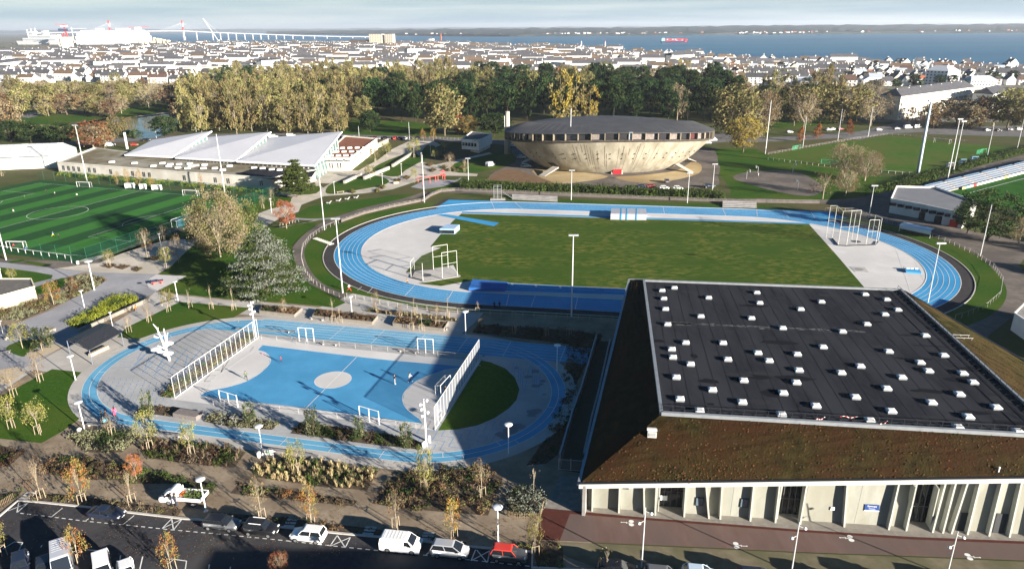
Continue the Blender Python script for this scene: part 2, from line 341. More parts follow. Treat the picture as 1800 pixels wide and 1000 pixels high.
for sx in (0, 1):
    X = (lambda x: x) if sx == 0 else (lambda x: PL-x)
    pl((X(0), PW/2-20.15), (X(16.5), PW/2-20.15), (X(16.5), PW/2+20.15), (X(0), PW/2+20.15)); pl((X(0), PW/2-9.15), (X(5.5), PW/2-9.15), (X(5.5), PW/2+9.15), (X(0), PW/2+9.15))
    a = [(X(11+9.15*math.cos(t)), PW/2+9.15*math.sin(t)) for t in [(-.925+1.85*i/20) for i in range(21)]]; pl(*a)
tag(mb.build('pitch_lines', m_line), kind='structure')

# paths and plazas, far to near
sheet('pool_plaza', [(560, 302), (640, 300), (690, 262), (720, 248), (760, 247), (775, 255), (745, 268), (735, 283), (765, 290), (800, 282), (860, 268), (880, 278), (810, 290), (770, 300), (840, 306), (838, 310), (770, 309), (735, 318), (690, 333), (640, 340), (570, 345), (530, 360), (525, 372), (490, 385), (455, 405), (470, 412), (560, 385), (575, 384), (520, 395), (462, 404), (440, 402), (455, 375), (485, 364), (510, 352), (515, 346), (490, 342), (475, 336), (500, 330), (560, 335), (585, 320), (590, 300)], .012, m_plaza)
sheet('pool_forecourt', [(540, 306), (560, 298), (630, 300), (700, 262), (735, 248), (700, 272), (660, 292), (632, 310), (600, 324), (560, 322), (575, 338), (553, 340), (555, 325), (520, 322)], .018, m_plaza)
for px in ([(572, 338), (585, 322), (635, 310), (665, 310), (684, 318), (672, 326), (630, 334), (590, 341)], [(655, 296), (700, 275), (730, 270), (742, 282), (735, 287), (712, 300), (700, 310), (672, 308)], [(740, 270), (750, 256), (765, 258), (758, 268), (745, 284), (738, 276)], [(800, 287), (880, 268), (900, 270), (905, 285), (860, 300), (805, 304)], [(752, 335), (830, 318), (905, 321), (905, 333), (800, 336)], [(520, 384), (545, 363), (600, 356), (700, 343), (735, 342), (730, 348), (650, 362), (595, 378), (560, 387)], [(452, 412), (480, 404), (520, 395), (548, 392), (555, 397), (520, 425), (505, 438), (470, 430)], [(440, 352), (500, 347), (512, 352), (500, 361), (455, 372), (440, 370)], [(500, 336), (560, 327), (556, 340), (520, 342)]):
    sheet('lawn', px, .024, m_grass, smooth=3)
sheet('play_area', [(722, 329), (745, 318), (770, 316), (800, 317), (812, 312), (805, 318), (780, 328), (745, 333)], .026, m_greypath)
sheet('saucer_ground', [(860, 310), (900, 285), (900, 255), (935, 250), (1000, 255), (1230, 258), (1262, 285), (1262, 310), (1240, 330), (1000, 334), (900, 326)], .014, m_asph2, smooth=3)
sheet('earth_mound', [(838, 330), (860, 312), (880, 300), (900, 298), (930, 306), (975, 323), (960, 330), (900, 330)], .020, m_brown, smooth=3)
sheet('earth_mound', [(935, 302), (960, 292), (1000, 300), (1070, 310), (1020, 320), (975, 322)], .020, m_earth, smooth=3)
sheet('earth_mound', [(1080, 312), (1130, 308), (1190, 300), (1215, 285), (1232, 290), (1228, 305), (1180, 318), (1130, 322)], .020, m_earth, smooth=3)
sheet('east_lawn', [(1250, 280), (1262, 262), (1330, 262), (1355, 275), (1480, 300), (1560, 312), (1610, 306), (1618, 318), (1560, 338), (1540, 343), (1480, 356), (1300, 352), (1285, 335), (1270, 312)], .012, m_grass, smooth=2)
sheet('basketball_ground', [(1288, 311), (1320, 302), (1370, 300), (1410, 306), (1440, 322), (1446, 336), (1420, 345), (1370, 338), (1310, 322)], .018, m_asph2, smooth=3)
sheet('north_pitch', [(1350, 276), (1360, 270), (1480, 250), (1570, 240), (1600, 242), (1740, 257), (1800, 262), (1640, 300), (1612, 307), (1480, 300), (1370, 284)], .020, M('pitch_grass', (.042, .095, .012), (.066, .122, .018), .3, c3=(.085, .105, .022), scale3=.03))
sheet('stadium_pitch', [(1640, 343), (1700, 327), (1800, 302), (2000, 262), (2200, 330), (2000, 400), (1800, 373), (1720, 356)], .020, M('stadium_grass', (.020, .080, .010), (.035, .105, .016), .2))
mb = MB(); ribbon(mb, [g(u, v)[:2] for u, v in ((1705, 339), (1800, 314), (1900, 290))], .25, .028); tag(mb.build('pitch_line', m_line), kind='structure')
road([(1330, 352), (1450, 355), (1540, 347), (1640, 320), (1730, 295), (1850, 265)], 6.0, m_asph2, .026, 'path')
sheet('stadium_forecourt', [(1450, 357), (1540, 345), (1570, 342), (1562, 375), (1700, 405), (1800, 425), (1850, 440), (1850, 470), (1740, 440), (1640, 412), (1560, 392), (1500, 368)], .028, m_asph2)
road([(1500, 366), (1560, 388), (1640, 408), (1706, 432), (1752, 455), (1777, 485), (1772, 520), (1745, 550), (1705, 580), (1690, 610), (1720, 680), (1800, 760)], 7.0, m_asph2, .030, 'path')
road([(1760, 470), (1790, 440), (1830, 425)], 6, m_asph2, .033, 'path')

# ------------------------------------------------------------------ athletics track
TC = Vector((32.651, 191.484)); TA = -0.1655; TR = 40.97; TL = (400-2*math.pi*(TR+.3))/4
def tw(x, y): return (TC.x+x*math.cos(TA)-y*math.sin(TA), TC.y+x*math.sin(TA)+y*math.cos(TA))
def tinv(p): dx, dy = p[0]-TC.x, p[1]-TC.y; return dx*math.cos(TA)+dy*math.sin(TA), -dx*math.sin(TA)+dy*math.cos(TA)
def stadium(r, n=48, hl=None, f=tw):
    hl = TL if hl is None else hl
    o = [f(hl+r*math.cos(t), r*math.sin(t)) for t in [-math.pi/2+math.pi*i/n for i in range(n+1)]]
    return o+[f(-hl+r*math.cos(t), r*math.sin(t)) for t in [math.pi/2+math.pi*i/n for i in range(n+1)]]
sheet('stadium_bank', stadium(TR+16.5), .034, m_grass, world=True)
sheet('track_apron', stadium(TR+10.2), .040, M('dark_apron', (.045, .040, .042), (.065, .06, .06), 1), world=True)
sheet('running_track', stadium(TR+7.32), .046, m_track, world=True)
sheet('track_apron', [(757, 364), (783, 349.6), (1460, 371), (1475, 380), (1420, 392), (800, 376)], .041, MATS['dark_apron'])
sheet('sprint_straight', [(766, 365.5), (789, 351.5), (1130, 361), (1458, 372.5), (1490, 384), (1420, 388), (800, 373)], .049, m_track)
sheet('throwing_zone', stadium(TR), .052, m_dzone, world=True)
sheet('infield', [(811, 376), (1110, 385), (1422, 394.5), (1470, 448), (1519, 505), (1440, 512), (1094, 507), (1000, 503), (890, 497.5), (829, 493.5), (775, 503), (733, 498.5), (765, 494), (808, 487), (797, 466), (725, 480), (713, 478.5), (742, 449), (756, 434.5), (775, 411.5), (797, 388)], .058, m_infield)
sheet('jump_strip', [(812, 372.3), (1138, 383), (1422, 392.5), (1424, 394.5), (1138, 385.5), (812, 375)], .064, m_track)
sheet('vault_runway', [(763, 377.5), (781, 376.5), (878, 392), (868, 398)], .064, m_track)
sheet('jump_runway', [(894, 498), (1110, 508.8), (1110, 519), (886, 511.5)], .064, m_track)
sheet('vault_landing', [(715, 429+20), (741, 450), (775, 436), (757, 434)], .060, m_dzone)
mb = MB(); z = .070
for k in range(7):
    r = TR+1.22*k+(.0 if k else -.02); ribbon(mb, stadium(r), .16 if k in (0, 6) else .11, z, closed=True)
for k in range(7, 9): ribbon(mb, [tw(-TL-26+k, TR+1.22*k), tw(TL+24, TR+1.22*k)], .10, z)
for k, (u0, v0, u1, v1) in enumerate([(863, 353.5, 870, 369), (1165, 363, 1168, 376), (1270, 367, 1276, 380), (1330, 368.5, 1331, 381), (1377, 370, 1386, 383), (1425, 371.5, 1432, 384), (905, 356, 921, 370), (895, 517, 890, 537), (941, 519.5, 934, 538.5), (1015.5, 523.5, 1011, 543.5), (729, 501.5, 712, 520), (636, 504, 628, 511), (656, 505, 646, 516), (796, 512, 786, 528)]):
    ribbon(mb, [g(u0, v0)[:2], g(u1, v1)[:2]], .12, z+.003)
for (u0, v0, u1, v1) in ((896, 498.7, 1098, 509), (885, 511.6, 1094, 519), (897, 503, 1097, 513), (899, 498.5, 902, 501.5), (941, 501, 943, 505), (984, 503.2, 986, 507.4)): ribbon(mb, [g(u0, v0)[:2], g(u1, v1)[:2]], .10 if abs(u1-u0) > 9 else .5, z+.003)
ribbon(mb, [g(1575, 438)[:2], g(1601, 514)[:2]], .15, z); ribbon(mb, [g(1608, 459)[:2], g(1625, 496)[:2]], .12, z)
tag(mb.build('track_lines', m_line), kind='structure')
mb = MB(); ribbon(mb, stadium(TR+10.25), .22, .05, True, .10); tag(mb.build('track_kerb', m_kerb), kind='structure')
mb = MB(); ribbon(mb, stadium(TR-.12), .08, .052, True, .05); tag(mb.build('track_inner_kerb', M('inner_kerb', (.55, .48, .46))), kind='structure')
PATHL = road([(752, 338), (720, 349), (675, 360), (640, 369), (600, 382), (566, 397), (542, 415), (526, 435), (524, 455), (535, 480), (555, 501), (590, 517), (640, 528)], 3.6, m_asph2, .046, 'path')
road([(752, 338), (800, 338), (900, 341), (1000, 345), (1150, 350), (1300, 352), (1350, 352)], 3.2, m_asph2, .046, 'path')
road([(505, 383), (540, 386), (572, 385), (598, 382)], 1.8, m_greypath, .049, 'path')

# ------------------------------------------------------------------ the near park: plazas, lawns, court
sheet('gravel_yard', [(-300, 1130), (1060, 1130), (1030, 850), (1090, 560), (800, 545), (600, 528), (400, 505), (200, 470), (-80, 475), (-300, 500)], .036, m_gravel)
sheet('grey_path', [(-80, 450), (0, 457), (100, 473), (160, 478), (282, 482), (257, 500), (277, 512), (230, 535), (160, 570), (130, 585), (180, 580), (100, 615), (60, 640), (0, 660), (-80, 690), (-80, 600), (40, 565), (90, 545), (165, 505), (188, 492), (150, 478), (60, 505), (0, 500)], .042, m_greypath)
sheet('beige_walk', [(100, 472), (150, 455), (205, 443), (260, 430), (305, 421), (352, 421), (330, 440), (300, 470), (280, 482), (170, 479)], .048, m_plaza)
sheet('white_triangle', [(258, 498), (264, 489), (275, 483), (328, 485.5), (274, 512.5), (262, 507)], .057, m_dzone)
sheet('concrete_walk', [(274, 512.5), (320, 520), (400, 528), (450, 530), (560, 541), (590, 530), (620, 516), (700, 532), (760, 548), (850, 550), (832, 570), (800, 596), (700, 583), (560, 565), (418, 552), (395, 562), (340, 574), (250, 600), (200, 630), (150, 665), (134, 690), (135, 715), (150, 735), (165, 745), (138, 740), (120, 720), (110, 700), (118, 680), (90, 655), (60, 650), (0, 690), (-60, 715), (-60, 680), (60, 640), (110, 612), (180, 580), (230, 550)], .048, m_conc)
sheet('lawn', [(92, 649), (149, 655), (133, 675), (127, 697), (131, 718), (140, 736), (110, 758), (73, 779), (0, 771), (-80, 762), (-80, 712), (0, 697)], .060, m_grass)
sheet('lawn', [(206, 593), (222, 576), (316, 531), (355, 534), (440, 541.5), (402, 563), (350, 572), (300, 582), (252, 597)], .060, m_grass)
sheet('lawn', [(277, 482), (300, 469), (330, 440), (352, 422), (380, 410), (420, 400), (500, 400), (512, 430), (517, 455), (525, 478), (545, 500), (575, 515), (608, 532), (588, 541), (560, 538), (450, 529), (400, 526), (315, 517), (278, 512), (328, 485)], .054, m_grass)
sheet('lawn', [(0, 470), (60, 478), (93, 484), (90, 490), (50, 500), (-60, 497), (-60, 465)], .054, m_grass, smooth=0)
sheet('lawn', [(12, 460), (40, 456), (46, 459), (20, 463)], .054, m_grass); sheet('lawn', [(41, 462), (48, 459), (93, 465), (75, 469)], .054, m_grass)
sheet('lawn', [(62, 505), (108, 489), (150, 487), (120, 500), (88, 515), (65, 518)], .054, m_grass)
sheet('lawn', [(10, 612), (42, 598), (75, 600), (50, 620), (38, 627)], .060, m_grass, smooth=3)
sheet('lawn', [(175, 458), (240, 432), (300, 412), (345, 405), (330, 415), (260, 430), (205, 443)], .056, m_grass_dry)
sheet('path', [(-60, 452), (0, 455), (160, 461), (300, 402), (345, 398), (300, 410), (175, 462), (100, 472), (0, 461), (-60, 458)], .050, m_asph2)
sheet('sand_bed', [(50, 622), (95, 605), (112, 609), (80, 625), (55, 632)], .062, M('sand', (.47, .40, .30), (.40, .33, .24), 2)); sheet('sand_bed', [(-10, 652), (30, 645), (48, 652), (20, 672), (-10, 680)], .062, MATS['sand'])
# ring track and court
RC = Vector((-34.1, 114.1)); RA = rad(-13.3); RR, RL = 21.8, 22.0
def rw(x, y): return (RC.x+x*math.cos(RA)-y*math.sin(RA), RC.y+x*math.sin(RA)+y*math.cos(RA))
def rinv(p): dx, dy = p[0]-RC.x, p[1]-RC.y; return dx*math.cos(RA)+dy*math.sin(RA), -dx*math.sin(RA)+dy*math.cos(RA)
sheet('ring_border', stadium(RR+2.0, 40, RL, rw), .066, m_conc, world=True)
sheet('ring_track', stadium(RR, 40, RL, rw), .072, m_ring, world=True)
sheet('sprint_lanes', [rw(-30, 15.2), rw(45.5, 15.2), rw(45.5, 22.3), rw(-25, 22.3)], .076, m_ring, world=True)
PAV = stadium(RR-2.44, 40, RL, rw); PAV = [rw(rinv(p)[0], min(rinv(p)[1], 15.0)) for p in PAV]
sheet('paved_plaza', PAV, .084, m_paver, world=True)
mb = MB()
for r in (RR-.03, RR-1.22, RR-2.42): ribbon(mb, stadium(r, 40, RL, rw), .09, .090, True)
for k in range(6): ribbon(mb, [rw(-26+k*.6, 22.2-1.22*k), rw(45.3, 22.2-1.22*k)], .09, .088)
for x in (-15.5, -6.5, 2.5, 11.5, 20.5, 29.5, 40.5): ribbon(mb, [rw(x, 15.2), rw(x, 22.2)], .09, .094)
for t in (100, 112, 150, 163, 200): ribbon(mb, [rw(-RL+(RR-q)*math.cos(rad(t)), (RR-q)*math.sin(rad(t))) for q in ((0, 1.22) if t in (112, 163) else (1.22, 2.42))], .09, .094)
for t in (-70, -62, -45, -38, -5, 4, 40): ribbon(mb, [rw(RL+(RR-q)*math.cos(rad(t)), (RR-q)*math.sin(rad(t))) for q in ((0, 1.22) if t in (-62, -38, 4) else (1.22, 2.42))], .09, .094)
for x in (-14, -3.5, 4, 12, 20): ribbon(mb, [rw(x, -RR), rw(x, -RR+2.42)], .09, .094)
tag(mb.build('ring_lines', m_line), kind='structure')
mb = MB()      # blue inlaid joints in the paving
def inl(x0, y0, x1, y1, w=.10):
    if all(inpoly(*rw(a, b), PAV) for a, b in ((x0, y0), (x1, y1), ((x0+x1)/2, (y0+y1)/2))): ribbon(mb, [rw(x0, y0), rw(x1, y1)], w, .090)
for i in range(30):
    x = -41+i*.95; y0 = -6+((i*7) % 11)*.5; ln = 4+((i*5) % 7); inl(x, y0, x-2.4, y0+ln); inl(x, y0, x+1.6+.2*(i % 3), y0+.5)
for i in range(16):
    for j in range(8):
        x = -42+i*1.25+(j % 2)*.6; y = -17+j*1.15; inl(x, y, x-.5, y+.75, .07)
for i in range(26):
    for j in range(9):
        x = 16+i*1.0; y = -19+j*1.25
        q = (i*3+j*5) % 4
        inl(x, y, x+1.0, y+(.0), .09) if q in (0, 1) else None
        inl(x, y, x, y+1.25, .09) if q in (1, 2) else None
for i in range(34):
    x = 26+i*.62; inl(x, 13-(i % 5)*.7, x+1.2, 6-(i % 4)*1.3, .08)
tag(mb.build('paving_inlay', m_inlay), kind='structure')
CB = [(352, 697), (438, 631), (462, 607), (690, 634), (812, 645), (780, 700), (748, 746), (640, 733), (520, 716), (440, 707)]
COURT = [(300, 702), (374, 650), (449, 590), (560, 608), (700, 622), (845, 636), (800, 700), (762, 757), (640, 742), (520, 728), (395, 714)]
sheet('court_border', COURT, .090, m_dzone)
sheet('court', CB, .096, m_court)
def ellip(u, v, r, a0=0, a1=2*math.pi, n=36):
    c = g(u, v); return [(c.x+r*math.cos(a0+(a1-a0)*i/n), c.y+r*math.sin(a0+(a1-a0)*i/n)) for i in range(n+1)]
CC = g(585.5, 668.2); c_r = (g(617.5, 667).x-g(553.5, 670).x)/2
circ = [(CC.x+c_r*math.cos(t), CC.y+c_r*math.sin(t)) for t in [2*math.pi*i/48 for i in range(48)]]
sheet('centre_circle', circ, .102, m_dzone, world=True)
DL = [(372, 668), (436, 619), (452, 616), (466, 620), (475, 630), (473, 641), (455, 658), (430, 672), (400, 681), (374, 686), (362, 690)]
DR = [(808, 646), (815, 652), (745, 748), (735, 735), (716, 720), (708, 705), (711, 690), (730, 672), (755, 660), (785, 650)]
sheet('goal_area', DL, .102, m_dzone); sheet('goal_area', DR, .102, m_dzone)
mb = MB(); ribbon(mb, circ, .13, .108, True)
for px in (DL[2:], DR[3:], [(631, 624), (537, 719)], [(462, 607), (374, 668), (355, 690)], [(462, 607), (690, 634), (845, 643)], [(748, 746), (800, 668)], [(352, 697), (440, 707), (520, 716), (640, 733), (748, 746)]): ribbon(mb, smooth_poly([g(u, v)[:2] for u, v in px], 4, False), .12, .108)
tag(mb.build('court_lines', m_line), kind='structure')
sheet('half_moon_lawn', [(846, 634), (862, 637), (888, 648), (905, 664), (913, 685), (908, 703), (895, 718), (870, 735), (840, 748), (805, 755), (770, 757), (800, 708)], .096, m_grass)
m_wet = M('wet_patch', (.20, .20, .215))
for u, v, r_ in ((940, 653, 1.1), (928, 663, 1.0), (941, 679, .9), (955, 670, .7), (950, 676, .6), (957, 694, .4), (941, 724, 1.3), (934, 730, .9), (912, 749, 1.2), (900, 757, 1.4), (885, 766, 1.3), (175, 680, .5), (850, 626, .4), (907, 647, .5)):
    c = g(u, v); sheet('wet_patch', [(c.x+r_*R.uniform(.55, 1.15)*math.cos(t), c.y+r_*R.uniform(.5, .95)*math.sin(t)) for t in [2*math.pi*i/9 for i in range(9)]], .0935, m_wet, smooth=3, world=True)

# ------------------------------------------------------------------ street, car park and cycleway
KERB = [(-60, 955), (0, 907), (32, 880), (80, 884), (155, 892), (227, 901), (322, 912), (420, 919), (505, 928), (600, 938), (665, 944), (745, 952), (824, 961), (900, 967.5), (936, 970.5), (935, 998), (990, 1001), (1052, 1003), (1300, 1012), (1800, 1030)]
sheet('street', KERB+[(2100, 1045), (2300, 1400), (-700, 1400)], .048, m_asph)
mb = MB(); ribbon(mb, [g(u, v)[:2] for u, v in KERB], .30, .02, h=.16); tag(mb.build('kerb', m_kerb), kind='structure')
sheet('cycleway', [(955, 893), (1130, 911), (1400, 932), (1600, 945), (1800, 953), (2100, 962), (2100, 1000), (1800, 985), (1600, 977), (1400, 970), (1200, 960), (1000, 951), (944, 949)], .056, m_red)
sheet('cycleway_band', [(955, 893), (1130, 909.5), (1400, 930.5), (1600, 943.5), (1800, 951.5), (2100, 960), (2100, 964), (1800, 956), (1600, 948), (1400, 934.5), (1130, 913.5), (1002, 903), (984, 950), (944, 949)], .062, m_redd)
sheet('verge', [(946, 952), (1000, 953), (1200, 962), (1400, 971.5), (1600, 979), (1800, 987), (2100, 1001), (2100, 1040), (1800, 1028), (1300, 1010), (1060, 1001), (1000, 980)], .054, M('verge_earth', (.135, .115, .075), (.19, .165, .11), .6, c3=(.11, .105, .06), scale3=.2))
sheet('paver_forecourt', [(956, 893), (985, 835), (1022, 836), (1024, 899), (1266, 915), (1800, 946), (2100, 950), (2100, 960), (1800, 951.5), (1600, 943.5), (1400, 930.5), (1130, 909.5)], .052, M('entrance_pavers', (.19, .175, .155), (.255, .235, .21), 1.3, bump=.02, bscale=5))
mb = MB()
def dash(px, step, ln, wd, z=.056):
    for x, y, a in along([g(u, v)[:2] for u, v in px], step): ribbon(mb, [(x, y), (x+ln*math.cos(a), y+ln*math.sin(a))], wd, z)
dash([(36, 902), (87, 908), (150, 916), (225, 923), (300, 931), (400, 940), (500, 950), (600, 961), (740, 975), (930, 995)], 1.02, .55, .13)
for px in ([(92, 907.5), (110, 893)], [(151, 915), (160, 909)], [(217, 921.5), (236, 906)], [(286, 928), (302, 911.5)], [(510, 952.5), (520, 945)], [(748, 976), (757, 968)], [(828, 985.5), (836, 966)], [(857, 988), (861, 968)],
           [(33, 884), (30, 901)], [(30, 901), (49, 884.5)], [(49, 884.5), (14, 898)], [(285, 929), (320, 912.5)], [(302, 911.5), (305, 931.5)], [(305, 931.5), (320, 912.5)], [(580, 960), (616, 944.5)], [(593, 941), (607, 962.5)], [(607, 962.5), (616, 944.5)], [(580, 960), (593, 941)], [(829, 985), (861, 968)], [(838, 966.5), (856, 988.5)], [(5, 965), (25, 952.5), (40, 953.5), (33, 968)], [(150, 966), (175, 968), (172, 980)], [(72, 962), (74, 958)], [(212, 976), (209, 1000)], [(251, 978), (246, 1000)], [(300, 982), (328, 986), (326, 1000)], [(368, 992), (367, 1000)], [(405, 996), (405, 1002)]): ribbon(mb, [g(u, v)[:2] for u, v in px], .13, .060)
tag(mb.build('road_markings', m_line), kind='structure')
mb = MB()       # bicycle pictograms on the cycleway
for u, v, d in ((1105, 919, -1), (1299, 959, 1), (1490, 946, -1), (1708, 979, 1)):
    c = g(u, v); a = rad(-7)+(0 if d > 0 else math.pi)
    def q(x, y): x, y = x*.75, y*.75; return (c.x+x*math.cos(a)-y*math.sin(a), c.y+x*math.sin(a)+y*math.cos(a))
    for cx, cy, rr_ in ((-.45, .42, .40), (-.45, -.42, .40)): mb.poly([(*q(cx+rr_*1.1*math.cos(t), cy+rr_*math.sin(t)), .066) for t in [2*math.pi*i/14 for i in range(14)]])
    ribbon(mb, [q(-.2, .1), q(.6, -.05), q(1.2, 0)], .10, .070); ribbon(mb, [q(.35, -.25), q(.35, .25)], .08, .073); mb.poly([(*q(1.2+.14*math.cos(t), .14*math.sin(t)), .074) for t in [2*math.pi*i/8 for i in range(8)]])
tag(mb.build('bicycle_symbols', m_line), kind='structure')
for i, (u, v) in enumerate([(384, 906), (391, 910), (424, 906), (428, 912), (515, 914), (512, 920), (652, 929), (650, 935), (648, 939), (752, 937), (750, 943), (748, 948), (48, 871), (54, 866), (44, 876), (385, 908)]):
    pass
# ------------------------------------------------------------------ big sports hall
m_fconc = M('facade_concrete', (.255, .258, .225), (.300, .302, .265), .9, rough=.8, bump=.01, bscale=8, c3=(.24, .235, .195), scale3=.35, stretch=(1, 1, .25))
m_fascia = M('white_fascia', (.50, .495, .46), (.45, .445, .41), .4, rough=.6)
m_pillar = M('pillar_concrete', (.37, .375, .33), (.43, .435, .39), 1.2)
m_felt = M('roof_felt', (.017, .0185, .0235), (.026, .0275, .034), .9, rough=.9, bump=.01, bscale=12, c3=(.033, .0345, .041), scale3=.11, stretch=(1.6, .35, 1))
m_sedum = M('sedum_roof', (.013, .0095, .0035), (.030, .0235, .008), .75, bump=.12, bscale=3.5, c3=(.027, .013, .0055), scale3=.16, detail=8)
m_flash = M('grey_flashing', (.27, .29, .31), (.34, .36, .38), 1.0, rough=.45, metal=.4)
m_dark = M('dark_frame', (.020, .022, .026), rough=.5)
m_glass = M('dark_glass', (.018, .022, .026), rough=.06, spec=.8)
m_dome = M('skylight_dome', (.80, .80, .78), (.70, .70, .69), 3, rough=.35, spec=.5)
m_galv = M('galvanised_steel', (.50, .51, .52), (.42, .43, .44), 4, rough=.45, metal=.5)
m_white = M('white_paint', (.80, .80, .79), rough=.5)
ZR = 10.7
FL, FR, BL, BR = [Vector((*g(u, v, ZR)[:2], ZR)) for u, v in ((1155, 727), (1800, 768), (1132, 494.5), (1583, 511))]
ux = (BR-BL).normalized(); uy = Vector((-ux.y, ux.x, 0)); wR = (BR-BL).length; dR = (BL-FL).length
FL = BL-uy*dR; FR = BR-uy*dR
EFL = Vector((8.25, 75.4, 4.75)); _e = g(1800, 840, 7.0); EFR = EFL+(_e-EFL)*1.42; EFR.z = EFL.z+(7.0-4.75)*1.42
EBL = g(1106, 491, 10.5); EBR = BR+ux*1.0-uy*-.6; EBR.z = 10.4
hall = thing('sports_hall', 'large sports hall with black felt roof, sedum slopes and slanted concrete fins', 'sports hall', tuple(EFL.xy.to_3d()))
hl = hall.location.copy()
_fa, _fb = g(1022, 899.5), g(1775, 946.5); _fb = _fa+(_fb-_fa)*1.6; sheet('hall_floor', [(_fa.x, _fa.y), (_fb.x, _fb.y), (EFR.x, EFR.y+3), (EBR.x, EBR.y), (EBL.x, EBL.y), (EFL.x, EFL.y+2)], .055, M('plinth_concrete', (.21, .195, .17), (.26, .24, .21), 1.2), world=True)
def hb(mb, name, mat, parent=hall, smooth=False):
    o = mb.build(name, mat, None, smooth)
    if parent is hall: o.parent = hall; o.location = (-hl.x, -hl.y, -hl.z)
    else: o.parent = parent
    return o
# slopes
def slope(a, b, c, d, n=14):           # a,b low edge; d,c high edge
    vs = []; fs = []; rr = random.Random(4)
    for j in range(n+1):
        for i in range(n*2+1):
            s, t = i/(2*n), j/n; p = (a+(b-a)*s)*(1-t)+(d+(c-d)*s)*t
            p = p+Vector((0, 0, .06*rr.uniform(-1, 1)+.25*math.sin(math.pi*t) if 0 < j < n and 0 < i < 2*n else 0)); vs.append(p)
    m = 2*n+1
    for j in range(n):
        for i in range(2*n): fs.append((j*m+i, j*m+i+1, (j+1)*m+i+1, (j+1)*m+i))
    return MB().add(vs, fs)
dn = Vector((0, 0, -.35)); inn = .35
hb(slope(EFL, EFR, FR, FL), 'green_roof_front', m_sedum); hb(slope(EBL, EFL, FL, BL), 'green_roof_side', m_sedum); hb(slope(EFR, EBR, BR, FR), 'green_roof_side', M('olive_sedum_roof', (.034, .031, .010), (.070, .058, .020), .7, bump=.12, bscale=3.5, c3=(.075, .050, .02), scale3=.12)); hb(slope(EBR, EBL, BL, BR, 6), 'green_roof_back', m_sedum)
up = Vector((0, 0, .02)); hb(MB().poly([FL+up, FR+up, BR+up, BL+up]), 'flat_roof', m_felt)
def beam(a, b, w, z0, z1, mat, name):
    t = (b-a).normalized(); s = Vector((-t.y, t.x, 0)).normalized()*w/2
    lo, hi = Vector((0, 0, z0)), Vector((0, 0, z1))
    return hb(MB().hexa([a-s+lo, b-s+lo, b+s+lo, a+s+lo], [a-s+hi, b-s+hi, b+s+hi, a+s+hi]), name, mat)
for a, b in ((FL, FR), (FR, BR), (BR, BL), (BL, FL)): beam(a, b, .45, -.12, .38, m_flash, 'parapet')
hb(MB().tube(FL+ux*.5+uy*30+Vector((0, 0, .1)), FR+uy*30+Vector((0, 0, .1)), .02), 'roof_seam', m_felt)
seam = MB().box((0, dR/2, 0), (.10, dR-.6, .012)).mesh('felt_lap', M('felt_lap', (.017, .018, .022)))
for i in range(1, 24): p = FL+ux*(wR*i/24)+Vector((0, 0, .021)); obj('felt_lap', seam, hall, (p.x-hl.x, p.y-hl.y, p.z-hl.z), math.atan2(ux.y, ux.x))
# white dirt line across the roof
rr = random.Random(11); mb = MB()
for i in range(320):
    s = rr.uniform(.03, .72)
    if rr.random() < .35: s = rr.uniform(.05, .15)
    p = FL+(FR-FL)*s+uy*(31.2+rr.gauss(0, .25))+Vector((0, 0, .028)); a, b = rr.uniform(.1, .8), rr.uniform(.03, .13)
    mb.poly([p+ux*a*math.cos(t)+uy*b*math.sin(t) for t in [2*math.pi*k/7 for k in range(7)]])
hb(mb, 'roof_dirt_line', M('white_deposit', (.22, .22, .22), (.07, .07, .075), 2))['kind'] = 'stuff'
rs = random.Random(2); mst = [MB(), MB()]
for i in range(46):
    c = FL+(FR-FL)*rs.random()+uy*rs.uniform(.5, dR-1); a, b = rs.uniform(.5, 3.4), rs.uniform(.25, 1.1); k = i % 2
    mst[k].poly([c+ux*a*math.cos(t)*rs.uniform(.7, 1.1)+uy*b*math.sin(t)*rs.uniform(.7, 1.1)+Vector((0, 0, .0235+.0002*i)) for t in [2*math.pi*j/13 for j in range(13)]])
for k in (0, 1): hb(mst[k], 'roof_stain', M(('dry_puddle', 'damp_patch')[k], ((.030, .031, .034), (.0115, .0125, .016))[k]))['kind'] = 'stuff'
# roof railing: low black guard rail, front and right
def rail(a, b, off, step, h, name='guard_rail', mat=m_dark, nr=2, r=.035):
    t = (b-a).normalized(); L_ = (b-a).length; mb = MB()
    for k in range(nr): mb.tube(a+off+Vector((0, 0, h*(k+1)/nr)), b+off+Vector((0, 0, h*(k+1)/nr)), r, n=4)
    hb(mb, name, mat); pm = MB().tube((0, 0, 0), (0, 0, h), r, n=4).box((-.0, .35, 0), (.12, .9, .10)).mesh('rail_post', mat)
    n = int(L_/step)
    for i in range(n+1):
        p = a+off+t*(L_*i/n); o = obj('rail_post', pm, hall, (p.x-hl.x, p.y-hl.y, p.z-hl.z), math.atan2(t.y, t.x))
rail(FL, FR, uy*.55+Vector((0, 0, .03)), 1.5, 1.0); rail(FR, BR, -ux*.6+Vector((0, 0, .03)), 1.5, 1.0)
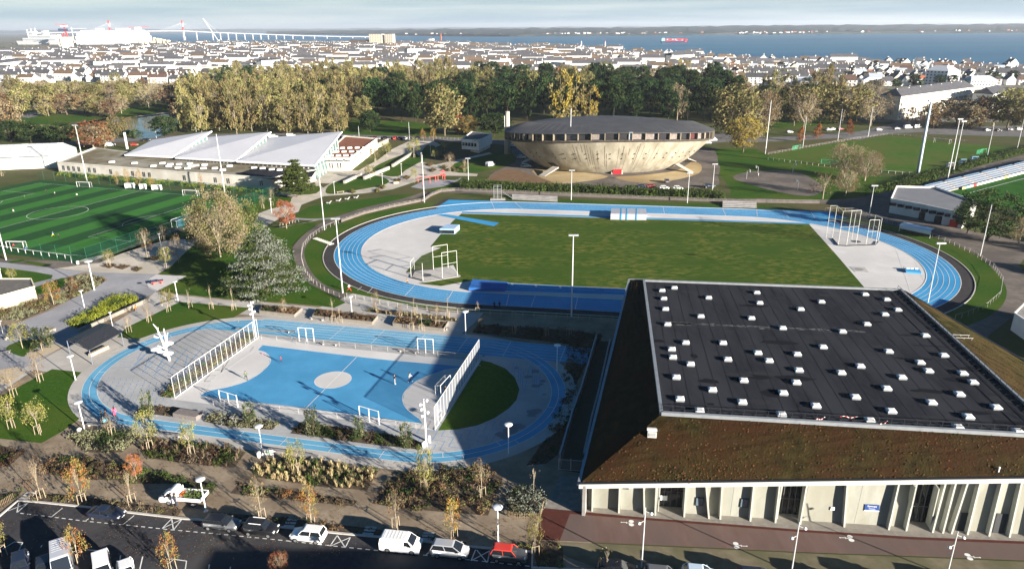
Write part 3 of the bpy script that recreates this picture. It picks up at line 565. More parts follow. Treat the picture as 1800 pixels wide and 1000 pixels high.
# skylights
SKY = [(1185.5, 503.7), (1164, 508.5), (1167, 522.5), (1170, 540.7), (1245.7, 521), (1232, 553.5), (1173.7, 567.5), (1330.5, 512), (1335.5, 530), (1321, 556.7), (1205.5, 599.5), (1271, 600), (1181, 611), (1183, 625), (1214, 637), (1279.5, 628.7), (1332.5, 617.5), (1521, 515), (1444, 528), (1407.5, 541), (1559, 524), (1578.5, 542), (1555.5, 550), (1376, 574), (1524, 567), (1481, 580), (1627, 587), (1447, 607), (1562.5, 614.7), (1401.5, 619.7), (1659.5, 621.5), (1618, 634), (1512.5, 640.5), (1352, 631), (1404.5, 647.5), (1479, 652), (1632.5, 648.7), (1585.5, 660), (1693, 653), (1400, 669), (1711, 668.7), (1559, 679.5), (1687, 689.5), (1377, 687.5), (1504, 694.5), (1434.5, 710), (1638, 704), (1567, 719), (1752, 712.5), (1703, 729), (1374, 725), (1529.5, 735), (1685, 747.5), (1790, 755), (1189, 660), (1252.5, 682), (1307.5, 665.5), (1195.5, 698), (1305, 703.5), (1230, 718), (1347, 609)]
cm = MB().box((0, 0, 0), (1.12, 1.12, .26)).mesh('skylight', m_flash)
dm = MB().box((0, 0, .262), (1.18, 1.18, .06)).hexa([(-.56, -.56, .322), (.56, -.56, .322), (.56, .56, .322), (-.56, .56, .322)], [(-.36, -.36, .43), (.36, -.36, .43), (.36, .36, .43), (-.36, .36, .43)]).mesh('dome', m_dome)
ra = math.atan2(ux.y, ux.x)
for u, v in SKY[:-1]:
    p = g(u, v, ZR+.45); s = obj('skylight', cm, hall, (p.x-hl.x, p.y-hl.y, ZR+.02-hl.z), ra); obj('dome', dm, s)
# facade
base_px = [(1024.4, 899), (1133, 906.7), (1266, 915.6), (1364, 922), (1485, 930), (1595, 938), (1740, 944.4), (1775, 945.6)]
fb0 = g(1024.4, 898); fb1 = g(1775, 945.0); fd = (fb1-fb0).normalized(); fn = Vector((fd.y, -fd.x, 0))   # fn points to the camera
def eave(s):                 # bottom of fascia above base parameter s metres along
    t = s/((EFR-EFL).xy.length); return EFL+(EFR-EFL)*t
LF = (EFR-EFL).xy.length-2
mb = MB(); deep = .80
w0 = fb0-fn*deep; 
PIL = [(1024.4, 899, 1022), (1041, 899.5, 1042), (1087.8, 902, 1089.5), (1133, 906, 1132), (1152, 907.5, 1154), (1203, 911, 1206.5), (1247, 914, 1241.5), (1266.7, 915.6, 1270), (1320, 919.6, 1325.5), (1364, 922, 1371), (1408, 925.5, 1419), (1485.6, 930, 1490), (1564.4, 935.6, 1581), (1595.6, 937.8, 1612), (1642, 940.4, 1663), (1660, 941.5, 1681), (1675, 942, 1702), (1703, 943.5, 1724), (1740, 944.4, 1763), (1775, 945.6, 1797), (1812, 947, 1836), (1850, 949, 1878)]
def s_of(u, v): return (g(u, v)-fb0).dot(fd)
def topat(ut):               # point under the fascia seen in column ut
    lo, hi = 0.0, LF+4
    for _ in range(40):
        m_ = (lo+hi)/2; e = eave(m_)+Vector((0, 0, -.55))
        if pj(e)[0] < ut: lo = m_
        else: hi = m_
    return eave(lo)+Vector((0, 0, -.55))
FB = [(s_of(u, v), topat(ut)) for u, v, ut in PIL]
def topof(s):                # top of the leaning wall above base position s
    ref = [(0, eave(0)+Vector((0, 0, -.55))), (FB[-1][0], FB[-1][1])]
    (s0, p0), (s1, p1) = ref; return p0+(p1-p0)*((s-s0)/(s1-s0))
def wallq(s0, s1, off, z0=0.0, name='wall', mat=m_fconc, zt=None):
    a, b = fb0+fd*s0-fn*off, fb0+fd*s1-fn*off; ta, tb = topof(s0)-fn*off, topof(s1)-fn*off
    k = Vector((0, 0, 0))-fn*.25
    return hb(MB().hexa([a, b, b+k, a+k], [ta, tb, tb+k, ta+k]), name, mat)
# openings (s range): doors
D1 = (s_of(1158, 908), s_of(1203, 911)); D2 = (s_of(1370, 923), s_of(1413, 926)); D3 = (s_of(1602, 938), s_of(1642, 940))
cuts = [(0, D1[0])]+[(D1[1], D2[0]), (D2[1], D3[0]), (D3[1], LF)]
for a, b in cuts:
    n = max(1, round((b-a)/6))
    for i in range(n): wallq(a+(b-a)*i/n+.015, a+(b-a)*(i+1)/n-.015, deep, name='wall_panel')
for a, b in (D1, D2, D3):
    wallq(a-.1, b+.1, deep+1.2, name='glass_door', mat=m_glass)
    p = fb0+fd*((a+b)/2)-fn*(deep+1.0); mbf = MB(); zt = eave((a+b)/2).z-.6
    for k in range(5):
        q = fb0+fd*(a+(b-a)*k/4)-fn*(deep+1.15); mbf.box((q.x, q.y, 0), (.09, .09, zt), math.atan2(fd.y, fd.x))
    q0, q1 = fb0+fd*a-fn*(deep+1.15), fb0+fd*b-fn*(deep+1.15)
    mbf.tube((q0.x, q0.y, 2.4), (q1.x, q1.y, 2.4), .05, n=4); hb(mbf, 'door_frame', M('door_steel', (.10, .105, .11), rough=.4))
    for e in (a, b):
        q = fb0+fd*e-fn*(deep+.6); hb(MB().box((q.x, q.y, 0), (.12, 1.2, zt), math.atan2(fd.y, fd.x)), 'door_reveal', m_pillar)
p = fb0+fd*(D1[0]+.7)-fn*(deep+.9); hb(MB().box((p.x, p.y, 1.2), (.9, .05, .7), math.atan2(fd.y, fd.x)), 'notice_board', m_white)
# slanted fins
for s0, b in FB:
    a = fb0+fd*s0; h = fd*.10
    hb(MB().hexa([a-h-fn*deep, a-h+fn*.02, a+h+fn*.02, a+h-fn*deep], [b-h-fn*deep, b-h-fn*.02, b+h-fn*.02, b+h-fn*deep]), 'fin', m_pillar)
# fascia in panels and a dark gutter above
js = [0]+[s_of(u, v) for u, v in ((1157, 907), (1275, 915), (1423, 926), (1587, 936), (1709, 943))]+[LF+1]
for a, b in zip(js, js[1:]):
    p, q = eave(a+.012)+fn*.10, eave(b-.012)+fn*.10
    p2, q2 = p-fn*2.0, q-fn*2.0; d1, d0 = Vector((0, 0, .04)), Vector((0, 0, -.62))
    hb(MB().hexa([p+d0, q+d0, q2+d0, p2+d0], [p+d1, q+d1, q2+d1, p2+d1]), 'fascia_panel', m_fascia)
beam(EFL+fn*.02+Vector((0, 0, .05)), EFR+fn*.02+Vector((0, 0, .05)), .34, 0, .16, m_dark, 'gutter'); beam(EBL, EFL, .40, -.25, .12, m_flash, 'eave_edge'); beam(EFR, EBR, .40, -.25, .12, m_dark, 'eave_edge'); beam(EBR, EBL, .40, -.25, .12, m_flash, 'eave_edge')
# other walls (under the eaves)
m_wall2 = M('grey_hall_wall', (.22, .21, .20), (.28, .27, .26), .8)
for a, b in ((EBL, EFL), (EFR, EBR), (EBR, EBL)):
    t = (b-a).normalized(); t.z = 0; t.normalize(); s = Vector((-t.y, t.x, 0)); c = (EFL+EBR)/2; s = s if s.dot(c-a) > 0 else -s; a1, b1 = a+s*.5, b+s*.5; a2, b2 = a+s*.9, b+s*.9
    hb(MB().hexa([(a1.x, a1.y, 0), (b1.x, b1.y, 0), (b2.x, b2.y, 0), (a2.x, a2.y, 0)], [(a1.x, a1.y, a.z-.2), (b1.x, b1.y, b.z-.2), (b2.x, b2.y, b.z-.2), (a2.x, a2.y, a.z-.2)]), 'wall', m_wall2)
# windows and small doors on the front
fa = math.atan2(fd.y, fd.x)
def onwall(u, v, w_, h_, zc, name, mat, off=deep-.04, t=.06):
    s_ = s_of(u, v); ax = (topof(s_)-(fb0+fd*s_)); ax = ax/ax.z; p = fb0+fd*s_-fn*off; d_ = fd*w_/2; q0 = p+ax*(zc-h_/2); q1 = p+ax*(zc+h_/2); k = -fn*t; o = hb(MB().hexa([q0-d_-k, q0+d_-k, q0+d_, q0-d_], [q1-d_-k, q1+d_-k, q1+d_, q1-d_]), name, mat); return o
for u, v, zc in ((1229, 912.5, 2.0), (1307, 918, 2.1)):
    onwall(u, v, 1.0, 1.25, zc, 'window', m_dark); onwall(u, v, .86, 1.1, zc, 'window_pane', M('window_glass', (.10, .14, .17), rough=.05, spec=.9), off=deep-.075)
onwall(1102, 903, .75, .3, 3.7, 'vent_grille', m_dark)
onwall(1695, 943, 1.05, 2.2, 1.1, 'metal_door', m_dark); onwall(1760, 945, 1.3, 2.3, 1.15, 'metal_door', m_dark)
onwall(1463, 928.5, .5, .4, 1.9, 'notice', m_white)
# roof plant box, access ladder platform, small pipe, sedum tufts
def rip(u, v):
    best = min(((pj((EFL+(EFR-EFL)*(i/400))*(1-j/60)+(FL+(FR-FL)*(i/400))*(j/60)), i, j) for i in range(0, 60) for j in range(0, 61)), key=lambda a: (a[0][0]-u)**2+(a[0][1]-v)**2)
    i, j = best[1:]; return (EFL+(EFR-EFL)*(i/400))*(1-j/60)+(FL+(FR-FL)*(i/400))*(j/60)
p = rip(1145, 764)+Vector((0, 0, .5)); vb = thing('roof_vent_box', 'white ribbed vent box on the brown sedum slope below the roof corner', 'vent', tuple(p-Vector((0, 0, .6))), ra)
MB().box((0, 0, 0), (1.15, 1.15, .85)).build('casing', m_fascia, vb); MB().box((0, 0, .853), (1.3, .55, .06)).build('lid', m_white, vb); MB().box((0, -.6, .2), (.9, .04, .5)).build('grille', m_galv, vb)
p = g(1690, 600, 9.9); lp = thing('roof_access_platform', 'galvanised access platform with handrails on the right sedum slope', 'platform', (p.x, p.y, 9.2), ra)
MB().box((0, 0, .4), (2.6, 1.3, .08)).box((0, 0, -.6), (2.3, 1.1, .96)).build('deck', m_galv, lp)
for y in (-.6, .6):
    for x in (-1.2, 0, 1.2): MB().tube((x, y, .45), (x, y, 1.6), .035, n=5).build('post', m_galv, lp)
    MB().tube((-1.6, y, 1.6), (1.4, y, 1.6), .035, n=5).tube((-1.6, y, 1.0), (1.4, y, 1.0), .03, n=5).build('handrail', m_galv, lp)
rr = random.Random(21); mb = MB(); mb2 = MB()
def onslope(s, t): 
    p = (EFL+(EFR-EFL)*s)*(1-t)+(FL+(FR-FL)*s)*t; return p+Vector((0, 0, .22*math.sin(math.pi*t)))
for i in range(1500):
    s, t = rr.random(), rr.random()**1.3
    if i < 220: s, t = rr.gauss(.21, .06), abs(rr.gauss(.22, .14))
    if not (0 < t < .97 and 0 < s < .98): continue
    p = onslope(s, t); (mb if rr.random() < .45 else mb2).blob(p, rr.uniform(.05, .17), .7, .3, rr)
for i in range(350):
    s, t = rr.random(), rr.random(); p = (EFR+(EBR-EFR)*s)*(1-t)+(FR+(BR-FR)*s)*t; p = p+Vector((0, 0, .15*math.sin(math.pi*t))); (mb if rr.random() < .6 else mb2).blob(p, rr.uniform(.06, .16), .7, .3, rr)
hb(mb, 'sedum_tufts_orange', M('orange_sedum', (.11, .045, .020), (.075, .045, .02), 3))['kind'] = 'stuff'; hb(mb2, 'sedum_tufts_green', M('green_sedum', (.028, .028, .010), (.045, .036, .012), 3))['kind'] = 'stuff'
p = onslope(.68, .12); pv = MB().tube((0, 0, 0), (0, 0, .55), .09, n=8).lathe([(.0, .55), (.14, .55), (.12, .68), (0, .70)], n=8).build('vent_pipe', m_white, None, loc=p); tag(pv, 'short white vent pipe near the lower edge of the brown roof', 'vent pipe')
# sign
s_ = s_of(1531, 932); ax = topof(s_)-(fb0+fd*s_); ax = ax/ax.z; th_ = math.atan2(-ax.dot(fn), 1); p = fb0+fd*s_+ax*1.95-fn*(deep-.06); sg = thing('building_sign', 'dark blue rectangular sign with white lettering on the concrete facade', 'sign', (p.x, p.y, p.z), fa); sg.rotation_euler = (-th_, 0, fa)
MB().box((0, -.02, 0), (1.75, .06, .72)).build('panel', M('sign_blue', (.020, .055, .20), rough=.4), sg); MB().box((0, -.03, -.10), (1.75, .08, .10)).build('white_strip', m_white, sg)
def text(s, size, loc, mat, parent, name='lettering', rx=math.pi/2, al='CENTER', ext=.004):
    c = bpy.data.curves.new(name, 'FONT'); c.body = s; c.size = size; c.align_x = al; c.extrude = ext; c.materials.append(mat)
    t = bpy.data.objects.new(name, c); me = bpy.data.meshes.new_from_object(t); bpy.data.objects.remove(t)
    if not me.materials: me.materials.append(mat)
    o = obj(name, me, parent, loc); o.rotation_euler = (rx, 0, 0); return o
text('Gymnase', .30, (0, -.058, .42), m_white, sg); MB().box((0, -.052, .15), (.78, .008, .07)).build('small_print_line', M('sign_pale', (.45, .5, .6)), sg)
# red and white barrier tape left on the roof
rr = random.Random(5)
for k, (u0, v0, u1, v1) in enumerate(((1433, 738, 1450, 734), (1545, 747, 1560, 741), (1477, 732, 1508, 733))):
    a, b = g(u0, v0, ZR+.3), g(u1, v1, ZR+.3); mbt = MB(); mbt.mi = 0
    for i in range(8):
        mbt.mi = i % 2; p0 = a+(b-a)*(i/8)+Vector((0, 0, .12*math.sin(i))); p1 = a+(b-a)*((i+1)/8)+Vector((0, 0, .12*math.sin(i+1))); mbt.tube(p0, p1, .05, n=4)
    tag(mbt.build('barrier_tape', [M('tape_red', (.6, .06, .04)), m_white]), ('crumpled', 'looped', 'stretched')[k]+' red and white barrier tape lying along the front roof rail', 'tape')
# side alley left of the hall: low walls, gate
for k, (px, hh) in enumerate(([[(984, 812), (1006, 735), (1022, 690), (1048, 600)], 1.5], [[(1072, 600), (1052, 690), (1040, 735), (1026, 800)], .5])):
    mb = MB(); ribbon(mb, [g(u, v)[:2] for u, v in px], .25, 0, h=hh); tag(mb.build('alley_wall', m_flash), ('tall', 'low')[k]+' grey wall along the sunken alley beside the hall', 'wall')
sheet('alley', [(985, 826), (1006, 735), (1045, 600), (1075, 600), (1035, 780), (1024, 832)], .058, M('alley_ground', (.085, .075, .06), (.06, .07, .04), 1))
a, b = g(982, 826), g(1024, 829); gt = thing('alley_gate', 'grey barred double gate closing the alley beside the hall', 'gate', tuple(a)); d = b-a
for i in range(3): p = d*(i/2); MB().box((p.x, p.y, 0), (.14, .14, 2.0)).build('post', m_galv, gt)
for zz in (.15, 1.8): MB().tube((0, 0, zz), (d.x, d.y, zz), .04, n=4).build('rail', m_galv, gt)
bm_ = MB().tube((0, 0, .15), (0, 0, 1.8), .018, n=4).mesh('bar', m_galv)
for i in range(1, 24):
    if i != 12: obj('bar', bm_, gt, tuple(d*(i/24)))
# ------------------------------------------------------------------ concrete saucer arena
m_saucer = M('weathered_concrete', (.335, .305, .240), (.43, .395, .315), .35, rough=.9, bump=.03, bscale=2, c3=(.275, .25, .19), scale3=.25, stretch=(1.2, 1.2, .12), coord='obj')
m_sroof = M('slate_grey_roofing', (.055, .055, .058), (.075, .075, .078), .15, rough=.7)
m_sband = M('dark_rim', (.05, .045, .04), (.08, .07, .06), .5)
SC = Vector((43.6, 319, 0)); SA, SB = 46.4, 30.0
sau = thing('saucer_arena', 'flying saucer shaped concrete arena with dark roof and window ring', 'arena', tuple(SC))
NS = 72
def zrim(t): return 12.6+2.6*math.sin(t)**2
def sring(k, dz, kz=1.0): return [(SA*k*math.cos(t), SB*k*math.sin(t), zrim(t)*kz+dz) for t in [2*math.pi*i/NS for i in range(NS)]]
def loft(rings, close_top=False):
    mb = MB(); vs = [v for r in rings for v in r]; n = len(rings[0])
    fs = [(k*n+i, k*n+(i+1) % n, (k+1)*n+(i+1) % n, (k+1)*n+i) for k in range(len(rings)-1) for i in range(n)]
    if close_top: fs.append(tuple((len(rings)-1)*n+i for i in range(n)))
    return mb.add(vs, fs)
prof = [(.60, -.03), (.68, .09), (.75, .25), (.82, .45), (.88, .66), (.935, .85), (.97, .97)]
loft([sring(k, 0, kz) for k, kz in prof]).build('bowl', m_saucer, sau, smooth=True)
loft([sring(.965, .0, .97), sring(1.0, -.2), sring(1.0, .55), sring(.965, .56)]).build('rim_beam', m_sband, sau)
loft([sring(.95, .3), sring(.95, 3.3)]).build('inner_wall', M('arena_dark_wall', (.035, .03, .03)), sau)
loft([sring(1.0, 3.15), sring(1.0, 3.35), [(x*.80, y*.14, 19.4) for x, y, z in sring(1, 0)]], True).build('roof', m_sroof, sau)
m_wr = M('red_curtain', (.085, .03, .032)); m_wp = M('pale_blind', (.24, .21, .19), (.16, .13, .12), 1); m_wd = M('arena_glass', (.03, .028, .032), rough=.1, spec=.8)
NW = 52
for i in range(NW):
    t0 = 2*math.pi*(i+.0)/NW; tm = 2*math.pi*(i+.5)/NW; t1 = 2*math.pi*(i+1)/NW
    def rp(t, k, dz): return Vector((SA*k*math.cos(t), SB*k*math.sin(t), zrim(t)+dz))
    if math.sin(tm) > .45: continue
    a, b = rp(t0, .965, .6), rp(t1, .965, .6); ix = i % 13
    mt = m_wr if ix in (6,) and -2.2 < tm-2*math.pi < -.2 else (m_wp if ix in (1, 2, 4, 7, 8, 11) and tm > 4.5 else m_wd)
    MB().quad(a, b, rp(t1, .965, 3.1), rp(t0, .965, 3.1)).build('window', mt, sau)
    c = rp(t0, .985, .5); n_ = Vector((math.cos(t0)/SA, math.sin(t0)/SB, 0)).normalized(); s_ = Vector((-n_.y, n_.x, 0))*.16
    o1, o2 = n_*.75, n_*-.6; hh = Vector((0, 0, 2.7))
    MB().hexa([c+o2-s_, c+o1-s_, c+o1+s_, c+o2+s_], [c+o2-s_+hh, c+o1-s_+hh, c+o1+s_+hh, c+o2+s_+hh]).build('mullion', M('mullion_concrete', (.22, .19, .14)), sau)
def onbowl(t, kz):
    for (k0, z0), (k1, z1) in zip(prof, prof[1:]):
        if z0 <= kz <= z1: k = k0+(k1-k0)*(kz-z0)/(z1-z0); return Vector((SA*k*math.cos(t), SB*k*math.sin(t), zrim(t)*kz))
hm = MB().box((0, 0, -.2), (.32, .6, .4)).mesh('porthole', m_dark)
for i in range(18):
    for kz in (.62, .48):
        t = math.pi*(1.16+.68*i/17); obj('porthole', hm, sau, tuple(onbowl(t, kz)), t+math.pi/2)
# streaks of run-off on the bowl
rr = random.Random(8); mb = MB()
for i in range(70):
    t = rr.uniform(math.pi*1.08, math.pi*1.95); k1 = rr.uniform(.6, .95); k0 = max(.02, k1-rr.uniform(.15, .8)); w_ = rr.uniform(.001, .004)
    n = 5; L0 = [onbowl(t-w_, k0+(k1-k0)*j/n) for j in range(n+1)]; R0 = [onbowl(t+w_*.6, k0+(k1-k0)*j/n) for j in range(n+1)]
    out_ = Vector((math.cos(t), math.sin(t), -.2))*.05
    for j in range(n): mb.quad(L0[j]+out_, R0[j]+out_, R0[j+1]+out_, L0[j+1]+out_)
mb.build('run_off_stains', M('dark_run_off', (.20, .175, .13), (.27, .24, .18), 1), sau)['kind'] = 'stuff'
t = math.pi*1.512
e = g(1085, 306)-SC
MB().hexa([(e.x-2.7, e.y-.6, 0), (e.x+2.3, e.y-.6, 0), (e.x+2.3, e.y+6, 0), (e.x-2.7, e.y+6, 0)], [(e.x-2.2, e.y+.2, 2.6), (e.x+2.0, e.y+.2, 2.6), (e.x+2.0, e.y+6, 2.8), (e.x-2.2, e.y+6, 2.8)]).build('entrance', m_saucer, sau)
MB().box((e.x-.1, e.y-.55, .05), (3.6, .3, 2.1)).build('red_door', M('red_door', (.42, .02, .03)), sau)
def ramp(px0, px1, z0, z1, wd):
    a, b = g(*px0)-SC, g(*px1, z1)-SC; d = (b-a); d.z = 0; d.normalize(); s = Vector((-d.y, d.x, 0))*wd/2; a.z = z0; b.z = z1; lo = Vector((0, 0, -.5))
    MB().hexa([a-s+Vector((0, 0, -.1)), b-s+lo, b+s+lo, a+s+Vector((0, 0, -.1))], [a-s, b-s, b+s, a+s]).build('ramp', M('ramp_concrete', (.36, .34, .30), (.42, .40, .35), .6), sau)
ramp((952, 310), (977, 293), .15, 2.6, 3.2); ramp((917, 287), (938, 276), .15, 2.6, 3.0); ramp((1216, 304), (1190, 288), .15, 2.8, 2.6); ramp((1219, 284), (1204, 277), .15, 3, 3.0)
MB().quad(onbowl(math.pi*1.22, .10)*1.012, onbowl(math.pi*1.26, .10)*1.012, onbowl(math.pi*1.25, .30)*1.012, onbowl(math.pi*1.215, .30)*1.012).build('side_doorway', m_dark, sau)
for x, y in ((1020-1020, 0),):
    b = Vector((-18, -12, 17.5)); MB().tube(b, b+Vector((0, 0, 9)), .12, n=5).build('antenna', m_galv, sau)
b = Vector((5, -29, 15.5)); MB().box((b.x, b.y, b.z), (1.6, .8, 3.2)).build('roof_ladder', m_galv, sau)
# chimney
b = g(892.5, 271); ch = thing('tall_chimney', 'tall round concrete chimney standing at the end of the saucer arena', 'chimney', tuple(b))
hc = hpx(b, 196); MB().lathe([(1.25, 0), (1.05, hc-.8)], n=16).build('shaft', M('chimney_concrete', (.40, .37, .29), (.46, .42, .33), .5), ch, True); MB().lathe([(1.12, hc-.8), (1.12, hc), (.8, hc)], n=16).build('cap', m_saucer, ch)
MB().tube((-1.5, -1, 0), (-1.4, -1, hc-2), .12, n=5).build('pipe', m_galv, ch)

# ------------------------------------------------------------------ generic box building
m_rend = M('white_render', (.72, .70, .66), (.64, .62, .58), .5)
def blk(parent, px, z0, z1, wall, roof, name='block', lip=.35, off=None):
    pts = [g(u, v)[:2] for u, v in px] if not isinstance(px[0], Vector) else [tuple(p[:2]) for p in px]
    o = off or Vector((0, 0, 0)); pts = [(p[0]-o.x, p[1]-o.y) for p in pts]
    w_ = MB().prism(pts, z0, z1).build(name, wall, parent); c = (sum(p[0] for p in pts)/len(pts), sum(p[1] for p in pts)/len(pts))
    ins = [(c[0]+(p[0]-c[0])*.97, c[1]+(p[1]-c[1])*.97) for p in pts]
    MB().prism(ins, z1+.003, z1+.03).build('roof', roof, parent)
    mb = MB(); ribbon(mb, pts+[pts[0]], .3, z1-.02, h=lip); mb.build('parapet', wall, parent)
    return w_, pts
# ------------------------------------------------------------------ swimming centre with three white wings
m_wing = M('white_membrane', (.50, .50, .53), (.54, .54, .565), .1, rough=.45)
m_wingedge = M('white_roof_edge', (.78, .78, .76))
m_poolc = M('pool_concrete', (.50, .48, .43), (.56, .54, .49), .5, bump=.01, c3=(.45, .43, .38), scale3=.2)
m_groof = M('green_flat_roof', (.15, .115, .07), (.20, .18, .12), .25, c3=(.30, .28, .23), scale3=.09)
po = g(300, 290); pool = thing('swimming_centre', 'swimming centre with three white upswept roof wings and concrete base', 'swimming pool', tuple(po))
def rel(u, v, z=0): return g(u, v, z)-po
def wing(a, b, c, d, name='roof_wing'):
    # a front-left low, b front-right low, c peak back-right, d back-left
    th = Vector((0, 0, -.7)); n = 6; vs = []
    top = [a, b, c, d]; MB().hexa([p+th for p in top], top).build(name, m_wing, pool)
    for p, q in ((a, b), (b, c)):
        mb = MB(); mb.tube(p+Vector((0, 0, -.2)), q+Vector((0, 0, -.2)), .35, n=6); mb.build('roof_edge', m_wingedge, pool)
    return b, c
W = [[rel(219, 272, 5.5), rel(303, 276, 5.5), rel(372, 230.5, 13.5), rel(268, 246, 9)], [rel(308, 277, 5.8), rel(414, 283, 5.8), rel(476, 232, 13.5), rel(345, 243, 9.5)], [rel(416, 283.5, 6.0), rel(553, 291, 6.0), rel(601, 231.5, 13.5), rel(452, 243.5, 9.5)]]
for k, (a, b, c, d) in enumerate(W):
    wing(a, b, c, d)
    # glazed right end under the raised edge
    g0, g1 = Vector((b.x+.6, b.y+.3, 0)), Vector((c.x-1.5, c.y-2, 0)); i0, i1 = b+Vector((-.6, .4, -.9)), c+Vector((-2.2, -2, -.9))
    nseg = 9
    for j in range(nseg):
        q0, q1 = g0+(g1-g0)*(j/nseg), g0+(g1-g0)*((j+.94)/nseg); h0, h1 = i0+(i1-i0)*(j/nseg), i0+(i1-i0)*((j+.94)/nseg)
        MB().quad(q0, q1, h1, h0).build('glass_panel', M('pool_glass', (.10, .17, .16), rough=.08, spec=.8), pool)
        s_ = Vector((.25, -.12, 0)); MB().hexa([q1, q1+s_, q1+s_+(g1-g0).normalized()*.25, q1+(g1-g0).normalized()*.25], [h1, h1+s_, h1+s_+(g1-g0).normalized()*.25, h1+(g1-g0).normalized()*.25]).build('glazing_bar', m_wingedge, pool)
    # front clerestory strip
    mb = MB(); f0, f1 = Vector((a.x+1, a.y+1.5, 3.4)), Vector((b.x-1, b.y+1.0, 3.4)); mb.quad(f0, f1, f1+Vector((0, 0, 2.0)), f0+Vector((0, 0, 2.0))); mb.build('front_wall', m_rend, pool)
    for j in range(16):
        q = f0+(f1-f0)*((j+.25)/16)+Vector((0, -.12, .8)); MB().quad(q, q+(f1-f0)*(.65/16), q+(f1-f0)*(.65/16)+Vector((0, 0, .9)), q+Vector((0, 0, .9))).build('window', m_glass, pool)
ZB = 4.3
fr = [(104, 302), (345, 322), (480, 333), (560, 322), (553, 302), (400, 296), (222, 284), (205, 276), (150, 288)]
blk(pool, [(104, 303), (345, 323.5), (478, 333), (556, 318), (556, 312), (420, 300), (225, 284), (170, 276)], 0, ZB, m_poolc, m_groof, 'base_block', .5, po)
frl = smooth_poly([tuple(rel(u, v)) for u, v in ((104, 303), (345, 323.5), (478, 333))], 1, False)
sm = MB().box((0, -.03, 0), (.22, .12, 2.0)).mesh('slit_window', m_glass)
for x, y, a in along(frl, 3.1):
    if R.random() < .5:
        for k in range(2): obj('slit_window', sm, pool, (x+k*.85*math.cos(a)+.10*math.sin(a), y+k*.85*math.sin(a)-.10*math.cos(a), 1.2), a)
skm = MB().box((0, 0, 0), (2.2, 1.3, .5)).box((0, 0, .503), (2.0, 1.1, .12)).mesh('skylight', [m_wingedge])
for u, v in ((197, 286), (237, 288), (270, 293), (286, 288), (297, 293), (313, 296), (315, 290), (334, 289), (336, 294), (345, 292), (360, 291), (358, 297), (378, 297), (392, 300), (404, 293), (330, 297), (300, 290), (447, 296), (462, 297), (478, 299), (492, 300)):
    p = g(u, v, ZB)-po; obj('skylight', skm, pool, (p.x, p.y, ZB+.04), .25)
MB().poly([tuple(rel(u, v, ZB)+Vector((0, 0, .07))) for u, v in ((415, 307), (452, 294), (556, 300), (548, 312), (478, 316))]).build('dark_roof_section', m_felt, pool)
# side annex
an = [(567, 300), (617, 300), (664, 263), (608, 258)]
blk(pool, an, 0, 5.3, M('cream_render', (.72, .68, .58), (.66, .62, .53), .5), M('rust_gravel', (.20, .085, .055), (.26, .12, .08), .5), 'annex', .6, po)
for i in range(4):
    for j in range(5):
        u = 572+j*13+i*10; v = 281.5-i*6.7-j*.2; p = g(u, v, 5.3)-po; obj('skylight', skm, pool, (p.x, p.y, 5.35), .25)
for u in (581, 585, 595, 600): p = rel(u, 300); MB().box((p.x, p.y-.06, 1.0), (.5, .1, 2.4)).build('window', m_glass, pool)
# white chimney-like mast beside
p = g(224, 262); tag(MB().box((0, 0, 0), (.8, .8, hpx(p, 233))).build('white_stack', m_rend, None, loc=p), 'square white stack at the low end of the swimming centre roofs', 'stack')

# ------------------------------------------------------------------ white sports shed, far left
p = g(101, 295); d1 = (g(0, 299)-g(101, 295)).normalized(); d2 = Vector((d1.y, -d1.x, 0)); d2 = d2 if d2.y > 0 else -d2
sh = thing('white_shed', 'long white metal sports shed with ridged roof by the green pitch', 'shed', tuple(p)); Ls, Ws = 75, 26
m_shed = M('pale_metal_wall', (.40, .46, .42), (.45, .49, .46), .08, rough=.5); m_shr = M('white_metal_roof', (.44, .46, .48), (.50, .51, .52), .2, rough=.5)
q = [Vector((0, 0, 0)), d1*Ls, d1*Ls+d2*Ws, d2*Ws]; ew, rg = 5.2, 9.2
up_ = lambda v, z: Vector((v.x, v.y, z)); r0, r1 = d2*Ws/2, d1*Ls+d2*Ws/2
MB().add([q[0], q[1], q[2], q[3], up_(q[0], ew), up_(q[1], ew), up_(q[2], ew), up_(q[3], ew), up_(r0, rg), up_(r1, rg)], [(1, 0, 4, 5), (0, 3, 7, 8, 4), (2, 1, 5, 9, 6), (3, 2, 6, 7)]).build('wall', m_shed, sh)
n = 25
for k in range(n):
    for (lo0, hi0) in ((0, r0), (1, r0)):
        a = (q[0] if lo0 == 0 else q[3])+d1*(Ls*k/n); b = (q[0] if lo0 == 0 else q[3])+d1*(Ls*(k+1)/n-.06); c = r0+d1*(Ls*(k+1)/n-.06); d = r0+d1*(Ls*k/n); e = .25
        MB().quad(up_(a, ew+e), up_(b, ew+e), up_(c, rg+e), up_(d, rg+e)).build('roof_sheet', m_shr if k % 5 else m_wingedge, sh)
for k in range(3): a = d1*(3+k*22); MB().hexa([a-d2*.1, a+d1*2-d2*.1, a+d1*2, a], [up_(a-d2*.1, 2.3), up_(a+d1*2-d2*.1, 2.3), up_(a+d1*2, 2.3), up_(a, 2.3)]).build('door', m_rend, sh)
MB().hexa([d1*6-d2*.05+Vector((0, 0, .1)), d1*30-d2*.05+Vector((0, 0, .1)), d1*30, d1*6], [up_(d1*6-d2*.05, 4.8), up_(d1*30-d2*.05, 4.8), up_(d1*30, 4.8), up_(d1*6, 4.8)]).build('white_panel', m_wingedge, sh)
